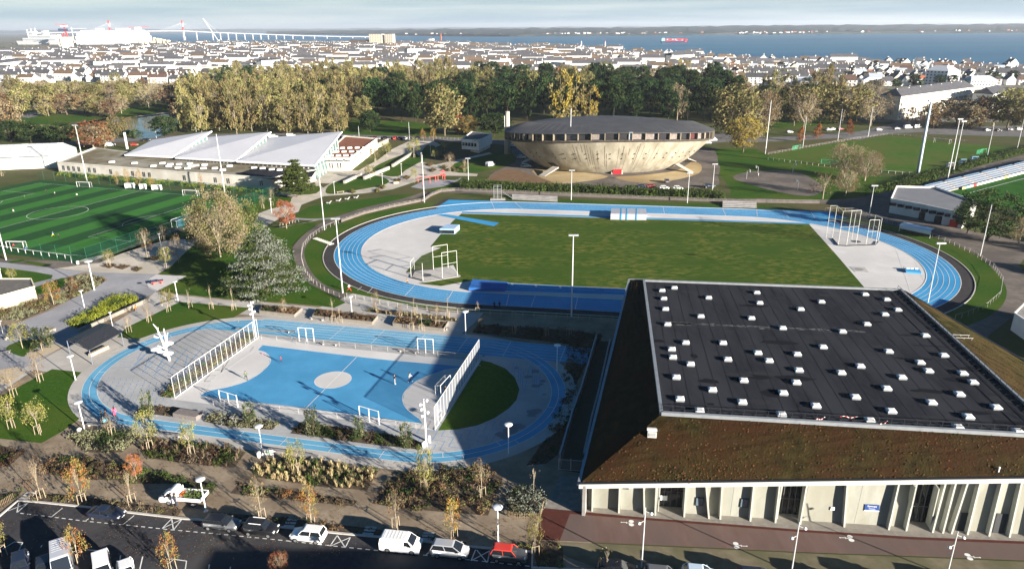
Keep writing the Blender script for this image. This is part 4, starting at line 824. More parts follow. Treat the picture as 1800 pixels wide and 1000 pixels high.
# small kiosk building near the chimney
ks = thing('white_pavilion', 'small flat-roofed white pavilion on stilts near the chimney', 'pavilion', tuple(g(812, 266))); ko = g(812, 266)
blk(ks, [(812, 268), (842, 270), (865, 258), (830, 253)], 1.6, 6.2, m_rend, m_sroof, 'upper_floor', .5, ko)
blk(ks, [(827, 267), (842, 269.5), (862, 259), (845, 257)], .05, 1.59, m_poolc, m_sroof, 'base', .02, ko)
for j in range(5): p = g(815+j*5.2, 268.3+j*.35)-ko; MB().box((p.x, p.y-.15, 3.4), (1.1, .1, 1.6)).build('window', m_glass, ks)
for u, v in ((834, 249), (843, 249)): p = g(u, v, 6.2)-ko; MB().box((p.x, p.y, 6.25), (2, 1.6, 1.0)).build('roof_unit', m_galv, ks)
# clubhouse at the stadium corner (right)
cb = g(1563, 374); club = thing('stadium_clubhouse', 'long low white clubhouse under the stadium stand', 'clubhouse', tuple(cb))
blk(club, [(1562, 374), (1615, 384), (1690, 402), (1712, 380), (1640, 352), (1572, 350)], 0, 4.3, m_rend, M('pale_roof', (.16, .165, .185), (.20, .205, .22), .2), 'hall', .6, cb)
for j in range(9):
    t = j/9; p = g(1566+t*124, 375.3+t*26)-cb; MB().box((p.x-.1, p.y-.35, 2.7), (2.0, .1, 1.0), -.5).build('window', m_glass, club)
for j, m_ in enumerate((m_dark, m_rend, m_dark, m_rend, M('red_shutter', (.45, .03, .02)))): p = g(1620+j*13.5, 385.5+j*3.4)-cb; MB().box((p.x, p.y-.25, .05), (2.2, .12, 2.3), -.5).build('door', m_, club)
# pale yellow kiosk at the left edge, with white wall behind
kb = g(66, 527); yk = thing('cream_kiosk', 'low cream rendered building with grey flat roof behind the shrub bed', 'building', tuple(kb))
blk(yk, [(66, 526), (-10, 548), (-60, 535), (-60, 512), (60, 512)], 0, 3.1, M('cream_wall', (.72, .63, .43), (.78, .69, .49), .5), M('grey_flat_roof', (.12, .11, .10), (.16, .15, .14), .8), 'wall', .25, kb)
blk(yk, [(8, 505), (-60, 515), (-60, 480), (0, 482)], 0, 4.6, m_rend, m_sroof, 'upper_block', .2, kb)
# white service building on the right edge
wb = g(1783, 582); ws = thing('white_service_building', 'white flat-roofed building at the right edge beside the curved path', 'building', tuple(wb))
blk(ws, [(1776, 580), (1800, 597), (1850, 640), (1900, 600), (1800, 555)], 0, 3.6, m_rend, M('grey_flat_roof2', (.22, .21, .20), (.28, .27, .26), .8), 'wall', .3, wb)
# ------------------------------------------------------------------ grandstand with blue benches
st = g(1640, 343); stand = thing('open_grandstand', 'long open concrete grandstand with rows of blue benches', 'grandstand', tuple(st))
ln = [g(u, v) for u, v in ((1610, 352), (1690, 330), (1800, 303), (1900, 281))]
back = Vector((-.30, .95, 0)); d_ = (ln[2]-ln[0]).normalized(); back = Vector((-d_.y, d_.x, 0))
m_step = M('stand_concrete', (.22, .21, .21), (.30, .29, .28), .6); m_bench = M('bench_blue', (.17, .33, .55), rough=.5)
for k in range(5):
    a, b = ln[0]+back*(k*1.1)-st, ln[0]+d_*118+back*(k*1.1)-st
    MB().hexa([(a.x, a.y, 0), (b.x, b.y, 0), (b.x+back.x*1.1, b.y+back.y*1.1, 0), (a.x+back.x*1.1, a.y+back.y*1.1, 0)], [(a.x, a.y, .5+.42*k), (b.x, b.y, .5+.42*k), (b.x+back.x*1.1, b.y+back.y*1.1, .5+.42*k), (a.x+back.x*1.1, a.y+back.y*1.1, .5+.42*k)]).build('step', m_step, stand)
    for j in range(8):
        p0, p1 = a+back*.75+d_*(j*14.8+.8), a+back*.75+d_*(j*14.8+13.6); MB().hexa([(p0.x, p0.y, .72+.42*k), (p1.x, p1.y, .72+.42*k), (p1.x+back.x*.4, p1.y+back.y*.4, .72+.42*k), (p0.x+back.x*.4, p0.y+back.y*.4, .72+.42*k)], [(p0.x, p0.y, .8+.42*k), (p1.x, p1.y, .8+.42*k), (p1.x+back.x*.4, p1.y+back.y*.4, .8+.42*k), (p0.x+back.x*.4, p0.y+back.y*.4, .8+.42*k)]).build('bench', m_bench, stand)
cols = [(.6, .58, .2), (.25, .55, .68), (.72, .72, .70), (.60, .06, .06)]+[(.74, .73, .70)]*8+[(.7, .62, .12)]+[(.75, .74, .71)]*20
s0 = (g(1682, 332)-ln[0]).dot(d_)
for j in range(26):
    a = ln[0]-back*1.2+d_*(s0+j*2.9); MB_ = MB().hexa([a, a+d_*2.7, a+d_*2.7+back*.08, a+back*.08], [a+Vector((0, 0, .95)), a+d_*2.7+Vector((0, 0, .95)), a+d_*2.7+back*.08+Vector((0, 0, .95)), a+back*.08+Vector((0, 0, .95))])
    c_ = cols[j]; tag(MB_.build('advertising_board', M('board_%d_%d_%d' % tuple(int(x*100) for x in c_), c_)), '%s advertising board from the clubhouse end along the stand' % ordn(j), 'advertising board', 'advertising boards in front of the stand')
# ------------------------------------------------------------------ street lamps with disc heads
m_lamp = M('lamp_white', (.80, .80, .79), rough=.4); m_mast = M('mast_steel', (.62, .63, .63), (.55, .56, .56), 2, rough=.5, metal=.2)
lamp0 = [None]
def lamp(u, v, vt, label, thin=1.0):
    b = g(u, v); h = hpx(b, vt)
    if lamp0[0] is None:
        t = thing('street_lamp', label, 'street lamp', tuple(b), 0, 'white disc street lamps'); lamp0[0] = t
        MB().tube((0, 0, .0), (0, 0, .98), .018, .012, 10).build('pole', m_lamp, t); MB().lathe([(.04, .972), (.118, .978), (.125, .986), (.10, .994), (.02, 1.0)], n=18).build('disc_head', m_lamp, t, True); MB().box((0, 0, 0), (.10, .10, .012)).build('base_plate', m_galv, t)
    else: t = dup(lamp0[0], tuple(b), 0, label)
    t.scale = (h, h, h) if thin == 1 else (h*thin, h*thin, h)
for u, v, vt, lb in ((133, 668, 625, 'on the lawn edge beside the shelter'), (149, 756, 706, 'beside the strollers at the ring track bend'), (462, 800, 748, 'by the small notice board and blond grasses'), (894, 798, 745, 'on the shaded bend of the ring track'), (875.6, 952, 890, 'behind the silver minivan'), (362, 898, 841, 'beside the white tipper truck'), (818.7, 590, 547, 'at the edge of the shade behind the planters'), (979, 652, 606, 'in the deep shade at the end of the sprint lanes'), (619, 554, 521, 'with a red band by the long planter'), (166, 510, 458.5, 'tallest by the olive shrub bed'), (148.7, 541, 510.5, 'between the grey path and the shrub bed'), (198, 573, 548.5, 'behind the dark shelter roof'), (5.6, 587, 564, 'at the left edge by the grey path'), (313, 529, 494.5, 'on the lawn corner near the ping-pong table'), (284, 438, 410.5, 'by the artificial pitch fence'), (293, 468, 435.5, 'behind a young yellow tree on the beige walk'), (477.6, 374, 349, 'left of the orange tree'), (588.5, 341, 319.5, 'by the cream bench below the swimming centre'), (672.8, 326.5, 305.5, 'at the fork of the beige walks'), (741, 287, 269, 'on the slope beside the pavilion walk'), (706, 308.5, 288, 'on the grass slope below the ramp'), (757, 271, 255, 'by the shaded lawn near the pavilion')):
    lamp(u, v, vt, 'white disc street lamp '+lb, .75 if v < 480 else 1)
# ------------------------------------------------------------------ floodlight masts
mast0 = [None]
def mast(u, v, vt, label, heads=True):
    b = g(u, v); h = hpx(b, vt)
    t = thing('floodlight_mast', label, 'floodlight', tuple(b), 0, 'floodlight masts')
    k = max(.13, h*.0095)
    MB().tube((0, 0, 0), (0, 0, h), k, k*.55, 8).build('pole', m_mast, t)
    if heads:
        MB().box((0, 0, h-.15), (1.9, .12, .14)).build('crossbar', m_mast, t)
        hm_ = MB().box((0, -.25, 0), (.5, .35, .35)).mesh('floodlight_head', m_galv)
        for x in (-.75, -.25, .3, .8): obj('floodlight_head', hm_, t, (x, -.1, h-.02))
    return t
for u, v, vt, lb, hd in ((602.5, 515, 385, 'white mast at the left bend of the blue track', 1), (570.5, 404, 308, 'slim mast on the path outside the track fence', 0), (746, 356, 272, 'slim mast where the track fence turns by the play area', 0), (823.5, 320, 279, 'mast beside the clipped hedge', 1), (1004, 352, 300, 'mast in front of the saucer hedge', 1), (1208, 357, 305, 'mast at the right end of the saucer hedge', 1), (1252, 337, 289, 'mast on the path right of the saucer', 1), (1527, 383, 327, 'mast left of the stadium clubhouse', 1), (1631, 531, 428, 'mast on the right bend standing at the hall roof', 1), (1722.8, 450, 360, 'slim mast in front of the dark conifer', 0), (1004.5, 557, 414, 'tall mast half in shade in front of the infield', 1), (153, 318, 221, 'mast behind the green pitch near the white shed', 1), (395, 338, 236, 'mast at the far corner of the green pitch', 0), (1345, 271, 177, 'mast behind the yellow tree right of the saucer', 0), (11, 457, 330, 'thick mast at the left edge of the picture', 1), (1526, 240, 187, 'wooden mast at the far corner of the grass pitch', 0), (1665.6, 315, 210, 'paired grey mast beside the stand hedge', 1), (1675, 305, 214, 'paired brown mast just behind the stand hedge', 1), (1735, 276, 217, 'mast on the far side line near the green goal', 0), (1787, 266, 207, 'mast at the right edge above the stand', 0), (1411, 260, 205, 'mast between the two russet cypresses', 0), (1472.5, 248, 192, 'mast by the road behind the grass pitch', 0), (345, 232, 205, 'thin lamp mast on the road behind the swimming centre', 0), (275, 243, 219, 'thin lamp mast near the pond', 0), (632, 249, 222, 'thin lamp mast by the parked car row', 0), (720, 246, 215, 'thin lamp mast at the end of the car row', 0)):
    mast(u, v, vt, lb, hd)
b = g(1612.5, 308); h = hpx(b, 178); t = thing('stadium_pylon', 'thick tapered pale blue stadium pylon with climbing rungs', 'pylon', tuple(b))
MB().tube((0, 0, 0), (0, 0, h), .75, .38, 12).build('shaft', M('pylon_blue_grey', (.42, .52, .58), (.48, .57, .62), 1), t, True)
rm = MB().box((0, 0, 0), (.5, .08, .06)).mesh('rung', m_galv)
for i in range(30): obj('rung', rm, t, (.55, -.1, 2+i*(h-4)/30))
MB().box((0, 0, h-.2), (2.6, 1.4, .5)).build('light_platform', m_galv, t)
# ------------------------------------------------------------------ fences
def fence(name, label, px, h, step, pm, rm_, rails=(1.0,), r=.03, pr=.04, mesh_mat=None, world=False, cat='fence', mesh_z0=0.1, z=.04):
    pts = px if world else [tuple(g(u, v)[:2]) for u, v in px]; o = Vector((pts[0][0], pts[0][1], 0)); t = thing(name, label, cat, tuple(o)); q = [(p[0]-o.x, p[1]-o.y) for p in pts]
    post = MB().tube((0, 0, 0), (0, 0, h), pr, n=5).mesh('post', pm); sp = along(q, step)
    for x, y, a in sp: obj('post', post, t, (x, y, z), a)
    for rz in rails: mb = MB(); mb.path([(x, y, z+h*rz) for x, y in q], r, 4); mb.build('rail', rm_, t)
    if mesh_mat:
        mb = MB()
        for a, b in zip(q, q[1:]): mb.quad((*a, z+mesh_z0), (*b, z+mesh_z0), (*b, z+h*.98), (*a, z+h*.98))
        mb.build('mesh_infill', mesh_mat, t)
    return t
m_fgrey = M('fence_grey', (.40, .385, .36), rough=.6); m_fgreen = M('fence_green', (.012, .10, .055), rough=.5)
m_net = M('wire_mesh', (.12, .14, .14), alpha=.16); m_netg = M('green_mesh', (.02, .10, .06), alpha=.12); m_netl = M('pale_mesh', (.40, .42, .46), alpha=.30); m_panelgrey = M('concrete_infill', (.115, .10, .092), (.15, .13, .12), .8)
fence('track_fence', 'pale rail fence with concrete infill curving along the outer stadium path', [(606, 527), (575, 514), (551, 498), (536, 478), (530, 455), (532, 437), (545, 420), (565, 406), (600, 391), (640, 377), (690, 365), (745, 354), (758, 345), (775, 338), (800, 336), (900, 340), (1000, 345), (1100, 349), (1200, 353), (1270, 356), (1350, 357), (1440, 358)], 1.15, 2.2, m_fgrey, m_fgrey, (1.0,), mesh_mat=None)
MBf = MB(); q_ = [tuple(g(u, v)[:2]) for u, v in ((600, 391), (640, 377), (690, 365), (745, 354), (758, 345), (775, 338), (800, 336), (900, 340), (1000, 345), (1100, 349), (1200, 353), (1270, 356), (1350, 357), (1440, 358))]; ribbon(MBf, q_, .12, 0.06, h=.85)
tag(MBf.build('precast_wall', m_panelgrey), 'low grey precast wall running under the track fence rail', 'wall')
fence('track_fence', 'thin rail fence along the shaded near side of the running track', [(610, 523), (640, 528), (680, 538), (720, 543), (790, 551), (900, 556), (1085, 565)], 1.1, 2.4, m_fgrey, m_fgrey, (1.0, .55))
fence('track_fence', 'pale rail fence along the right bank of the stadium', [(1450, 372), (1500, 372), (1530, 382), (1600, 404), (1660, 424), (1708, 446), (1745, 470), (1762, 495), (1758, 520), (1735, 540), (1700, 556), (1678, 562)], 1.15, 2.2, m_fgrey, m_fgrey, (1.0,))
fence('pitch_fence', 'tall green mesh fence around the near side of the artificial pitch', [pp(-6, PW+4), pp(-6, -5), pp(12, -6)], 4.5, 5.0, m_fgreen, m_fgreen, (1.0, .5), mesh_mat=m_netg, world=True)
fence('pitch_fence', 'tall green mesh fence along the far side of the artificial pitch', [pp(-6, PW+5), pp(PL+6, PW+5)], 4.0, 6.0, m_fgreen, m_fgreen, (1.0,), mesh_mat=m_netg, world=True)
fence('pitch_fence', 'low white hand rail in front of the near touchline', [(-20, 437), (16, 441), (40, 445), (125, 456), (127, 466)], 1.15, 3.0, m_white, m_white, (1.0,), .05, .06)
fence('pitch_fence', 'grey mesh fence in front of the swimming centre base wall', [(108, 310), (250, 323), (345, 331), (440, 341), (490, 346)], 2.4, 4.5, m_fgreen, m_fgreen, (1.0,), mesh_mat=m_netg)
fence('pitch_fence', 'white post fence along the near side of the grass pitch', [(1350, 281), (1400, 287), (1480, 297), (1560, 305), (1605, 308)], 1.1, 2.6, m_white, m_white, (1.0,))
fence('pitch_fence', 'pale rail fence along the road side of the grass pitch', [(1350, 273), (1420, 260), (1500, 246), (1560, 238), (1600, 240), (1700, 250)], 1.1, 3, m_fgrey, m_fgrey, (1.0, .5))
fence('wooden_fence', 'low chestnut paling fence at the corner of the blue-grey shrub', [(888, 906), (905, 912), (938, 912), (950, 911), (955, 890)], .9, .22, M('paling_wood', (.28, .21, .14), (.22, .16, .1), 3), M('paling_wood', (.28, .21, .14)), (.8, .3), .012, .022, z=.06)
fence('wooden_fence', 'low chestnut paling fence at the left corner of the street', [(-20, 905), (0, 892), (25, 876)], .9, .22, MATS['paling_wood'], MATS['paling_wood'], (.8, .3), .012, .022, z=.06)
fence('bridge_rail', 'grey railing along the road in front of the car row', [(755, 244), (800, 246), (890, 249)], 1.1, 2.2, m_fgrey, m_fgrey, (1.0,))
# court ball fences
def cage(name, label, pxa, pxb, h, n, infill):
    a, b = g(*pxa), g(*pxb); d = b-a; t = thing(name, label, 'ball fence', tuple(a)); pm = MB().box((0, 0, 0), (.065, .065, h)).mesh('post', M('fence_pale', (.55, .545, .52), rough=.5))
    for i in range(n+1): p = d*(i/n); obj('post', pm, t, (p.x, p.y, .1), math.atan2(d.y, d.x))
    e = d.normalized()*.3; MB().hexa([(0, -.06, h+.02), (d.x, d.y-.06, h+.02), (d.x, d.y+.06, h+.02), (0, .06, h+.02)], [(0, -.06, h+.12), (d.x, d.y-.06, h+.12), (d.x, d.y+.06, h+.12), (0, .06, h+.12)]).build('top_rail', MATS['fence_pale'], t)
    MB().tube((0, 0, .2), (d.x, d.y, .2), .04, n=4).build('bottom_rail', m_lamp, t)
    if infill:
        for i in range(n):
            p, q = d*((i+.08)/n), d*((i+.92)/n); MB().quad((p.x, p.y, .15), (q.x, q.y, .15), (q.x, q.y, h), (p.x, p.y, h)).build('mesh_panel', infill, t)
    return t
cage('ball_fence', 'white ball fence with climbing plants at the left end of the court', (308, 701), (455, 594), 4.05, 17, M('fine_net', (.4, .42, .45), alpha=.05))
cage('ball_fence', 'white ball fence with grey mesh at the shaded right end of the court', (765, 757), (843, 632), 4.1, 17, m_netl)
fence('court_rail', 'thin grey guard rail along the near side of the court', [(395, 712), (520, 727), (640, 741), (745, 757)], 1.0, 3.4, m_fgrey, m_fgrey, (1.0, .5), .025, .03, z=.09)
fence('court_rail', 'thin grey guard rail along the far side of the court', [(460, 597), (560, 606), (700, 620), (830, 632)], 1.0, 3.4, m_fgrey, m_fgrey, (1.0, .5), .025, .03, z=.09)
# goal frames beside the court
def frame(pl_, pr_, vt, label, mid=True):
    a, b = g(*pl_), g(*pr_); d = b-a; h = hpx(a, vt); t = thing('pull_up_bars', label, 'sports frame', (a.x, a.y, .09))
    for k in ((0, .5, 1) if mid else (0, 1)): MB().box((d.x*k, d.y*k, 0), (.10, .10, h)).build('post', m_lamp, t)
    MB().tube((0, 0, h), (d.x, d.y, h), .06, n=5).build('crossbar', m_lamp, t)
    n_ = Vector((-d.y, d.x, 0)).normalized(); MB().path([(n_.x*-1.4, n_.y*-1.4, 0), (n_.x*-1.4, n_.y*-1.4, 1.0), (n_.x*-1.4+d.x*.6, n_.y*-1.4+d.y*.6, 1.0), (n_.x*-1.4+d.x*.6, n_.y*-1.4+d.y*.6, 0)], .035).build('low_bar', M('bar_grey', (.25, .25, .26)), t)
frame((526.6, 600), (552.5, 601.5), 576.5, 'white double pull-up frame at the far left side of the court'); frame((735, 621), (762.5, 622.5), 595.5, 'white double pull-up frame at the edge of the hall shade'); frame((387.7, 707), (418.6, 716.5), 686.5, 'white double pull-up frame at the near left corner of the court'); frame((633, 737), (667, 747), 714, 'white double pull-up frame at the near right side of the court')
def goal(pl_, pr_, h, label, deep=1.2, mat=m_white, cat='goal', net=None):
    a, b = g(*pl_), g(*pr_); d = b-a; n_ = Vector((-d.y, d.x, 0)).normalized(); t = thing('football_goal', label, cat, (a.x, a.y, .03))
    n_ = n_ if n_.y*deep > 0 else -n_
    n_ = n_*abs(deep)
    for k in (0, 1): MB().tube((d.x*k, d.y*k, 0), (d.x*k, d.y*k, h), .06, n=6).build('post', mat, t)
    MB().tube((0, 0, h), (d.x, d.y, h), .06, n=6).build('crossbar', mat, t)
    mb = MB(); mb.path([(0, 0, h), (n_.x, n_.y, h*.9), (n_.x, n_.y, 0)], .03); mb.path([(d.x, d.y, h), (d.x+n_.x, d.y+n_.y, h*.9), (d.x+n_.x, d.y+n_.y, 0)], .03); mb.tube((n_.x, n_.y, h*.9), (d.x+n_.x, d.y+n_.y, h*.9), .03, n=4); mb.build('stay', mat, t)
    mb = MB(); mb.quad((n_.x, n_.y, 0), (d.x+n_.x, d.y+n_.y, 0), (d.x+n_.x, d.y+n_.y, h*.9), (n_.x, n_.y, h*.9)); mb.quad((0, 0, h), (d.x, d.y, h), (d.x+n_.x, d.y+n_.y, h*.9), (n_.x, n_.y, h*.9)); mb.build('net', net or m_net, t)
goal((775, 696), (792, 677), 2.0, 'small white handball goal in the shade at the right court end', 1.0)
goal((13, 437), (42.5, 437.5), 2.1, 'white football goal at the near left corner of the pitch', 1.2); goal((136, 329), (158, 330), 2.1, 'white football goal on the far touchline by the mast', 1.2); goal((322, 344), (347, 345), 2.1, 'white football goal on the far touchline near the dugouts', 1.2)
goal(tuple(pj((*pp(0, PW/2-3.7), 0))), tuple(pj((*pp(0, PW/2+3.7), 0))), 2.44, 'full size goal with blue net at the shaded end of the pitch', -2.0, net=M('blue_net', (.10, .25, .35), alpha=.3))
gm = M('goal_green', (.10, .45, .25))
goal((1443, 289), (1470, 291), 2.2, 'green netted goal on the near side of the grass pitch', 1.5, gm, net=M('green_net', (.05, .30, .15), alpha=.35)); goal((1397, 265), (1407, 263), 2.2, 'green netted goal at the far left corner of the grass pitch', 1.5, gm, net=MATS['green_net']); goal((1722, 272), (1733, 270), 2.2, 'green netted goal on the far right side line', 1.5, gm, net=MATS['green_net'])
goal((1641, 251), (1668, 254), 2.44, 'white football goal at the far end of the grass pitch', 2)
# dugouts
def dugout(u, v, label, mat, w_=3.4):
    p = g(u, v); t = thing('dugout', label, 'dugout', tuple(p)); mb = MB(); pr = [(-.8, 0), (-.9, 1.2), (-.6, 1.9), (.2, 2.1), (.7, 1.95)]
    for (y0, z0), (y1, z1) in zip(pr, pr[1:]): mb.quad((-w_/2, -y0, z0), (w_/2, -y0, z0), (w_/2, -y1, z1), (-w_/2, -y1, z1))
    mb.build('shell', mat, t)
    for s in (-1, 1): MB().poly([(s*w_/2, -y, z) for y, z in pr]+[(s*w_/2, -.5, 0)]).build('side_panel', m_white, t)
    MB().box((0, .3, .35), (w_*.9, .4, .08)).build('bench', m_fgrey, t)
m_du = M('dugout_white', (.74, .75, .76), rough=.3)
dugout(229, 331, 'white curved dugout nearest the mast by the far touchline', m_du); dugout(252, 332.5, 'small white dugout between the two large ones', m_du, 2.2); dugout(276, 334, 'white curved dugout nearest the far right corner', m_du)
mb_ = M('dugout_blue', (.35, .60, .72), rough=.3)
dugout(1670, 294, 'pale round dugout behind the paired masts', m_du, 2.6); dugout(1692, 288, 'light blue round dugout in the middle of the side line', mb_, 2.6); dugout(1712.5, 283, 'blue and white round dugout nearest the stand wall', mb_, 3.0)
# ------------------------------------------------------------------ throwing cages
def tcage(label, posts, slab, circ_c, links, nets):
    o = g(*posts[0][:2]); t = thing('throwing_cage', label, 'throwing cage', (o.x, o.y, .06)); tops = []
    for u, v, vt in posts:
        b = g(u, v); h = hpx(b, vt); MB().tube((b.x-o.x, b.y-o.y, 0), (b.x-o.x, b.y-o.y, h), .07, .055, 6).build('post', M('cage_post', (.62, .62, .58), (.55, .57, .50), 2), t); tops.append(Vector((b.x-o.x, b.y-o.y, h)))
    for i, j in links: MB().tube(tops[i], tops[j], .06, n=5).tube((tops[i].x, tops[i].y, tops[i].z*.55), (tops[j].x, tops[j].y, tops[j].z*.55), .04, n=5).build('crossbar', MATS['cage_post'], t)
    for i, j in nets: MB().quad((tops[i].x, tops[i].y, .05), (tops[j].x, tops[j].y, .05), tops[j]*.98, tops[i]*.98).build('net', M('cage_net', (.10, .10, .11), alpha=.10), t)
    for i, j in nets: a_, b_ = tops[i], tops[j]; MB().tube((a_.x, a_.y, .12), (b_.x, b_.y, .12), .16, n=5).build('net_fold', M('net_dark', (.035, .035, .04)), t)
    if slab: MB().prism([tuple((g(u, v)-o)[:2]) for u, v in slab], 0, .05).build('slab', m_conc, t)
    c = g(*circ_c)-o; MB().lathe([(1.25, 0), (1.25, .06)], (c.x, c.y, 0), 24).build('throwing_circle', M('circle_dark', (.10, .10, .11)), t)
tcage('open hammer cage with white posts and slab at the left infield corner', [(722.8, 489, 461), (743.6, 494, 463), (778, 490, 445), (804, 485.5, 441), (787.8, 471, 430), (762, 474.5, 434), (729, 476, 453)], [(714, 480), (744, 497), (810, 486), (790, 468)], (750, 484.5), [(2, 3), (4, 5), (0, 6)], [(0, 1), (0, 6), (5, 6)])
tcage('tall hammer cage with many posts at the right infield corner', [(1473, 432, 372), (1487.7, 433, 371), (1504, 432, 370), (1521.7, 432, 387), (1539, 431, 387), (1543.5, 425, 384), (1532, 419.5, 378), (1462.7, 420, 362), (1451.7, 419.5, 362), (1497, 421, 375)], None, (1505, 425), [(0, 1), (7, 8), (0, 7), (3, 4), (5, 6), (1, 2)], [(0, 1), (1, 2), (2, 3), (3, 4), (4, 5), (0, 7)])
c = g(1508+0, 473.5); 
sl_ = tag(MB().prism([tuple(g(u, v)[:2]) for u, v in ((1493, 469), (1520, 470.5), (1527, 479.5), (1503, 478.5))], .052, .09).build('shot_put_slab', m_conc), 'pale square slab with a throwing ring at the right grass edge', 'slab'); c = g(1510, 474); MB().lathe([(1.07, .092), (1.07, .11)], (c.x, c.y, 0), 22).build('ring', MATS['bar_grey'], sl_)
# mats and covers
def boxed(name, label, cat, px, h, mat, parts=(), z=.06):
    o = g(*px[0]); t = thing(name, label, cat, (o.x, o.y, z)); MB().prism([tuple((g(u, v)-o)[:2]) for u, v in px], 0, h).build('body', mat, t)
    for nm, ppx, z0, z1, m_ in parts: MB().prism([tuple((g(u, v)-o)[:2]) for u, v in ppx], z0, z1).build(nm, m_, t)
    return t
m_alu = M('ribbed_aluminium', (.42, .44, .50), (.48, .50, .56), 1, rough=.4, metal=.3)
boxed('mat_shelter', 'long grey rolling mat cover with blue bands on the far straight', 'mat cover', [(1073, 386.5), (1136, 387.5), (1135, 378), (1074, 377)], 2.0, m_alu, [('blue_band', [(x, 386.7+.015*(x-1073)), (x+2.2, 386.8+.015*(x-1073)), (x+2.2, 376.8), (x, 376.7)], .02, 2.03, m_track) for x in (1090, 1100, 1117)])
boxed('mat_shelter', 'small blue grey rolling mat cover on the left throwing zone', 'mat cover', [(773, 411.3), (799, 412), (808, 404), (786, 403)], 1.6, M('cover_blue_grey', (.28, .42, .62), (.36, .5, .68), 1, rough=.4), [('glazed_front', [(773.5, 411.5), (798.5, 412.2), (798.6, 411.8), (773.6, 411.1)], .15, 1.2, m_glass)])
boxed('high_jump_mat', 'big dark blue landing mat by the near straight', 'landing mat', [(824, 511.5), (887, 513), (893, 501), (831, 496)], .75, M('mat_blue', (.03, .12, .36), (.04, .14, .40), .6))
boxed('hurdle_rack', 'low blue equipment rack on the right throwing zone', 'rack', [(1592, 480), (1619, 482), (1615, 476), (1589, 474.5)], .45, m_track, [('hurdle_top', [(x, 476+.05*(x-1590)), (x+5, 476.2+.05*(x-1590)), (x+5, 475.2+.05*(x-1590)), (x, 475+.05*(x-1590))], .46, .75, m_white) for x in (1593, 1600, 1608)])
p = g(1587, 478); tag(MB().tube((0, 0, .05), (.0, .0, 1.5), .05, n=5).box((0, 0, .05), (.6, .6, .1)).build('marker_post', m_dark, None, loc=p), 'thin dark marker post left of the blue equipment rack', 'post')
# white spectator steps and small scaffolds
for k, (px, lb) in enumerate((([(553, 421), (555, 419), (583, 428.5), (581, 431.5)], 'white steps down the grass bank to the left bend'),)):
    o = g(*px[0]); t = thing('bank_steps', lb, 'steps', (o.x, o.y, .06)); a, b = g(554, 420), g(582, 430); d = b-a
    for i in range(9): MB().box((d.x*i/8+a.x-o.x, d.y*i/8+a.y-o.y, 0), (.62, 1.6, .22), math.atan2(d.y, d.x)).build('step', m_kerb, t)
b = g(875, 352); t = thing('judges_stand', 'white scaffold judges stand with steps behind the far straight', 'judges stand', (b.x, b.y, .05))
for x in (-1.4, 0, 1.4):
    for y in (0, 2.2): MB().tube((x, y, 0), (x, y, 5.2), .05, n=4).build('post', m_galv, t)
for z in (1.2, 2.4, 3.6, 5.0): MB().path([(-1.4, 0, z), (1.4, 0, z), (1.4, 2.2, z), (-1.4, 2.2, z)], .04, 4, True).build('rail', m_galv, t)
for i in range(7): MB().box((2.2+i*.55, .8, 2.6-i*.38), (.5, 1.4, .06)).build('step', m_galv, t)
MB().box((0, 1.1, 0), (5.5, 3.2, .12)).build('base', m_conc, t)
for k, (px, lb) in enumerate((([(900, 351), (980, 355), (980, 350.5), (900, 346.5)], 'concrete bleachers left of the hedge on the far straight'), ([(1270, 364.5), (1330, 366), (1329, 360), (1270, 358)], 'concrete bleachers right of the hedge on the far straight'))):
    o = g(*px[0]); t = thing('low_bleachers', lb, 'bleachers', (o.x, o.y, .04)); a, b, c, d = [g(*q)-o for q in px]
    for i in range(4): e0, e1 = a+(d-a)*(i/4), b+(c-b)*(i/4); f0, f1 = a+(d-a)*((i+.95)/4), b+(c-b)*((i+.95)/4); MB().hexa([(e0.x, e0.y, 0), (e1.x, e1.y, 0), (f1.x, f1.y, 0), (f0.x, f0.y, 0)], [(e0.x, e0.y, .3+.3*i), (e1.x, e1.y, .3+.3*i), (f1.x, f1.y, .3+.3*i), (f0.x, f0.y, .3+.3*i)]).build('tier', m_step, t)
a, b = g(1580, 407), g(1634, 419); d = b-a; t = thing('curved_shelter', 'curved white shelter roof beside the right bend of the track', 'shelter', (a.x, a.y, .05)); n_ = Vector((-d.y, d.x, 0)).normalized()
mb = MB(); pr = [(0, 1.0), (-.3, 2.0), (.6, 2.5), (2.2, 2.6)]
for (y0, z0), (y1, z1) in zip(pr, pr[1:]): mb.quad(n_*y0+Vector((0, 0, z0)), d+n_*y0+Vector((0, 0, z0)), d+n_*y1+Vector((0, 0, z1)), n_*y1+Vector((0, 0, z1)))
mb.build('canopy', M('canopy_white', (.62, .66, .72), rough=.3), t); MB().box((d.x/2+n_.x*1.6, d.y/2+n_.y*1.6, 0), (d.length*.95, .15, 2.0), math.atan2(d.y, d.x)).build('back_panel', m_dark, t)
for k in (0, 1): MB().tube((d.x*k, d.y*k, 0), (d.x*k, d.y*k, 2.0), .07, n=5).build('post', m_white, t)
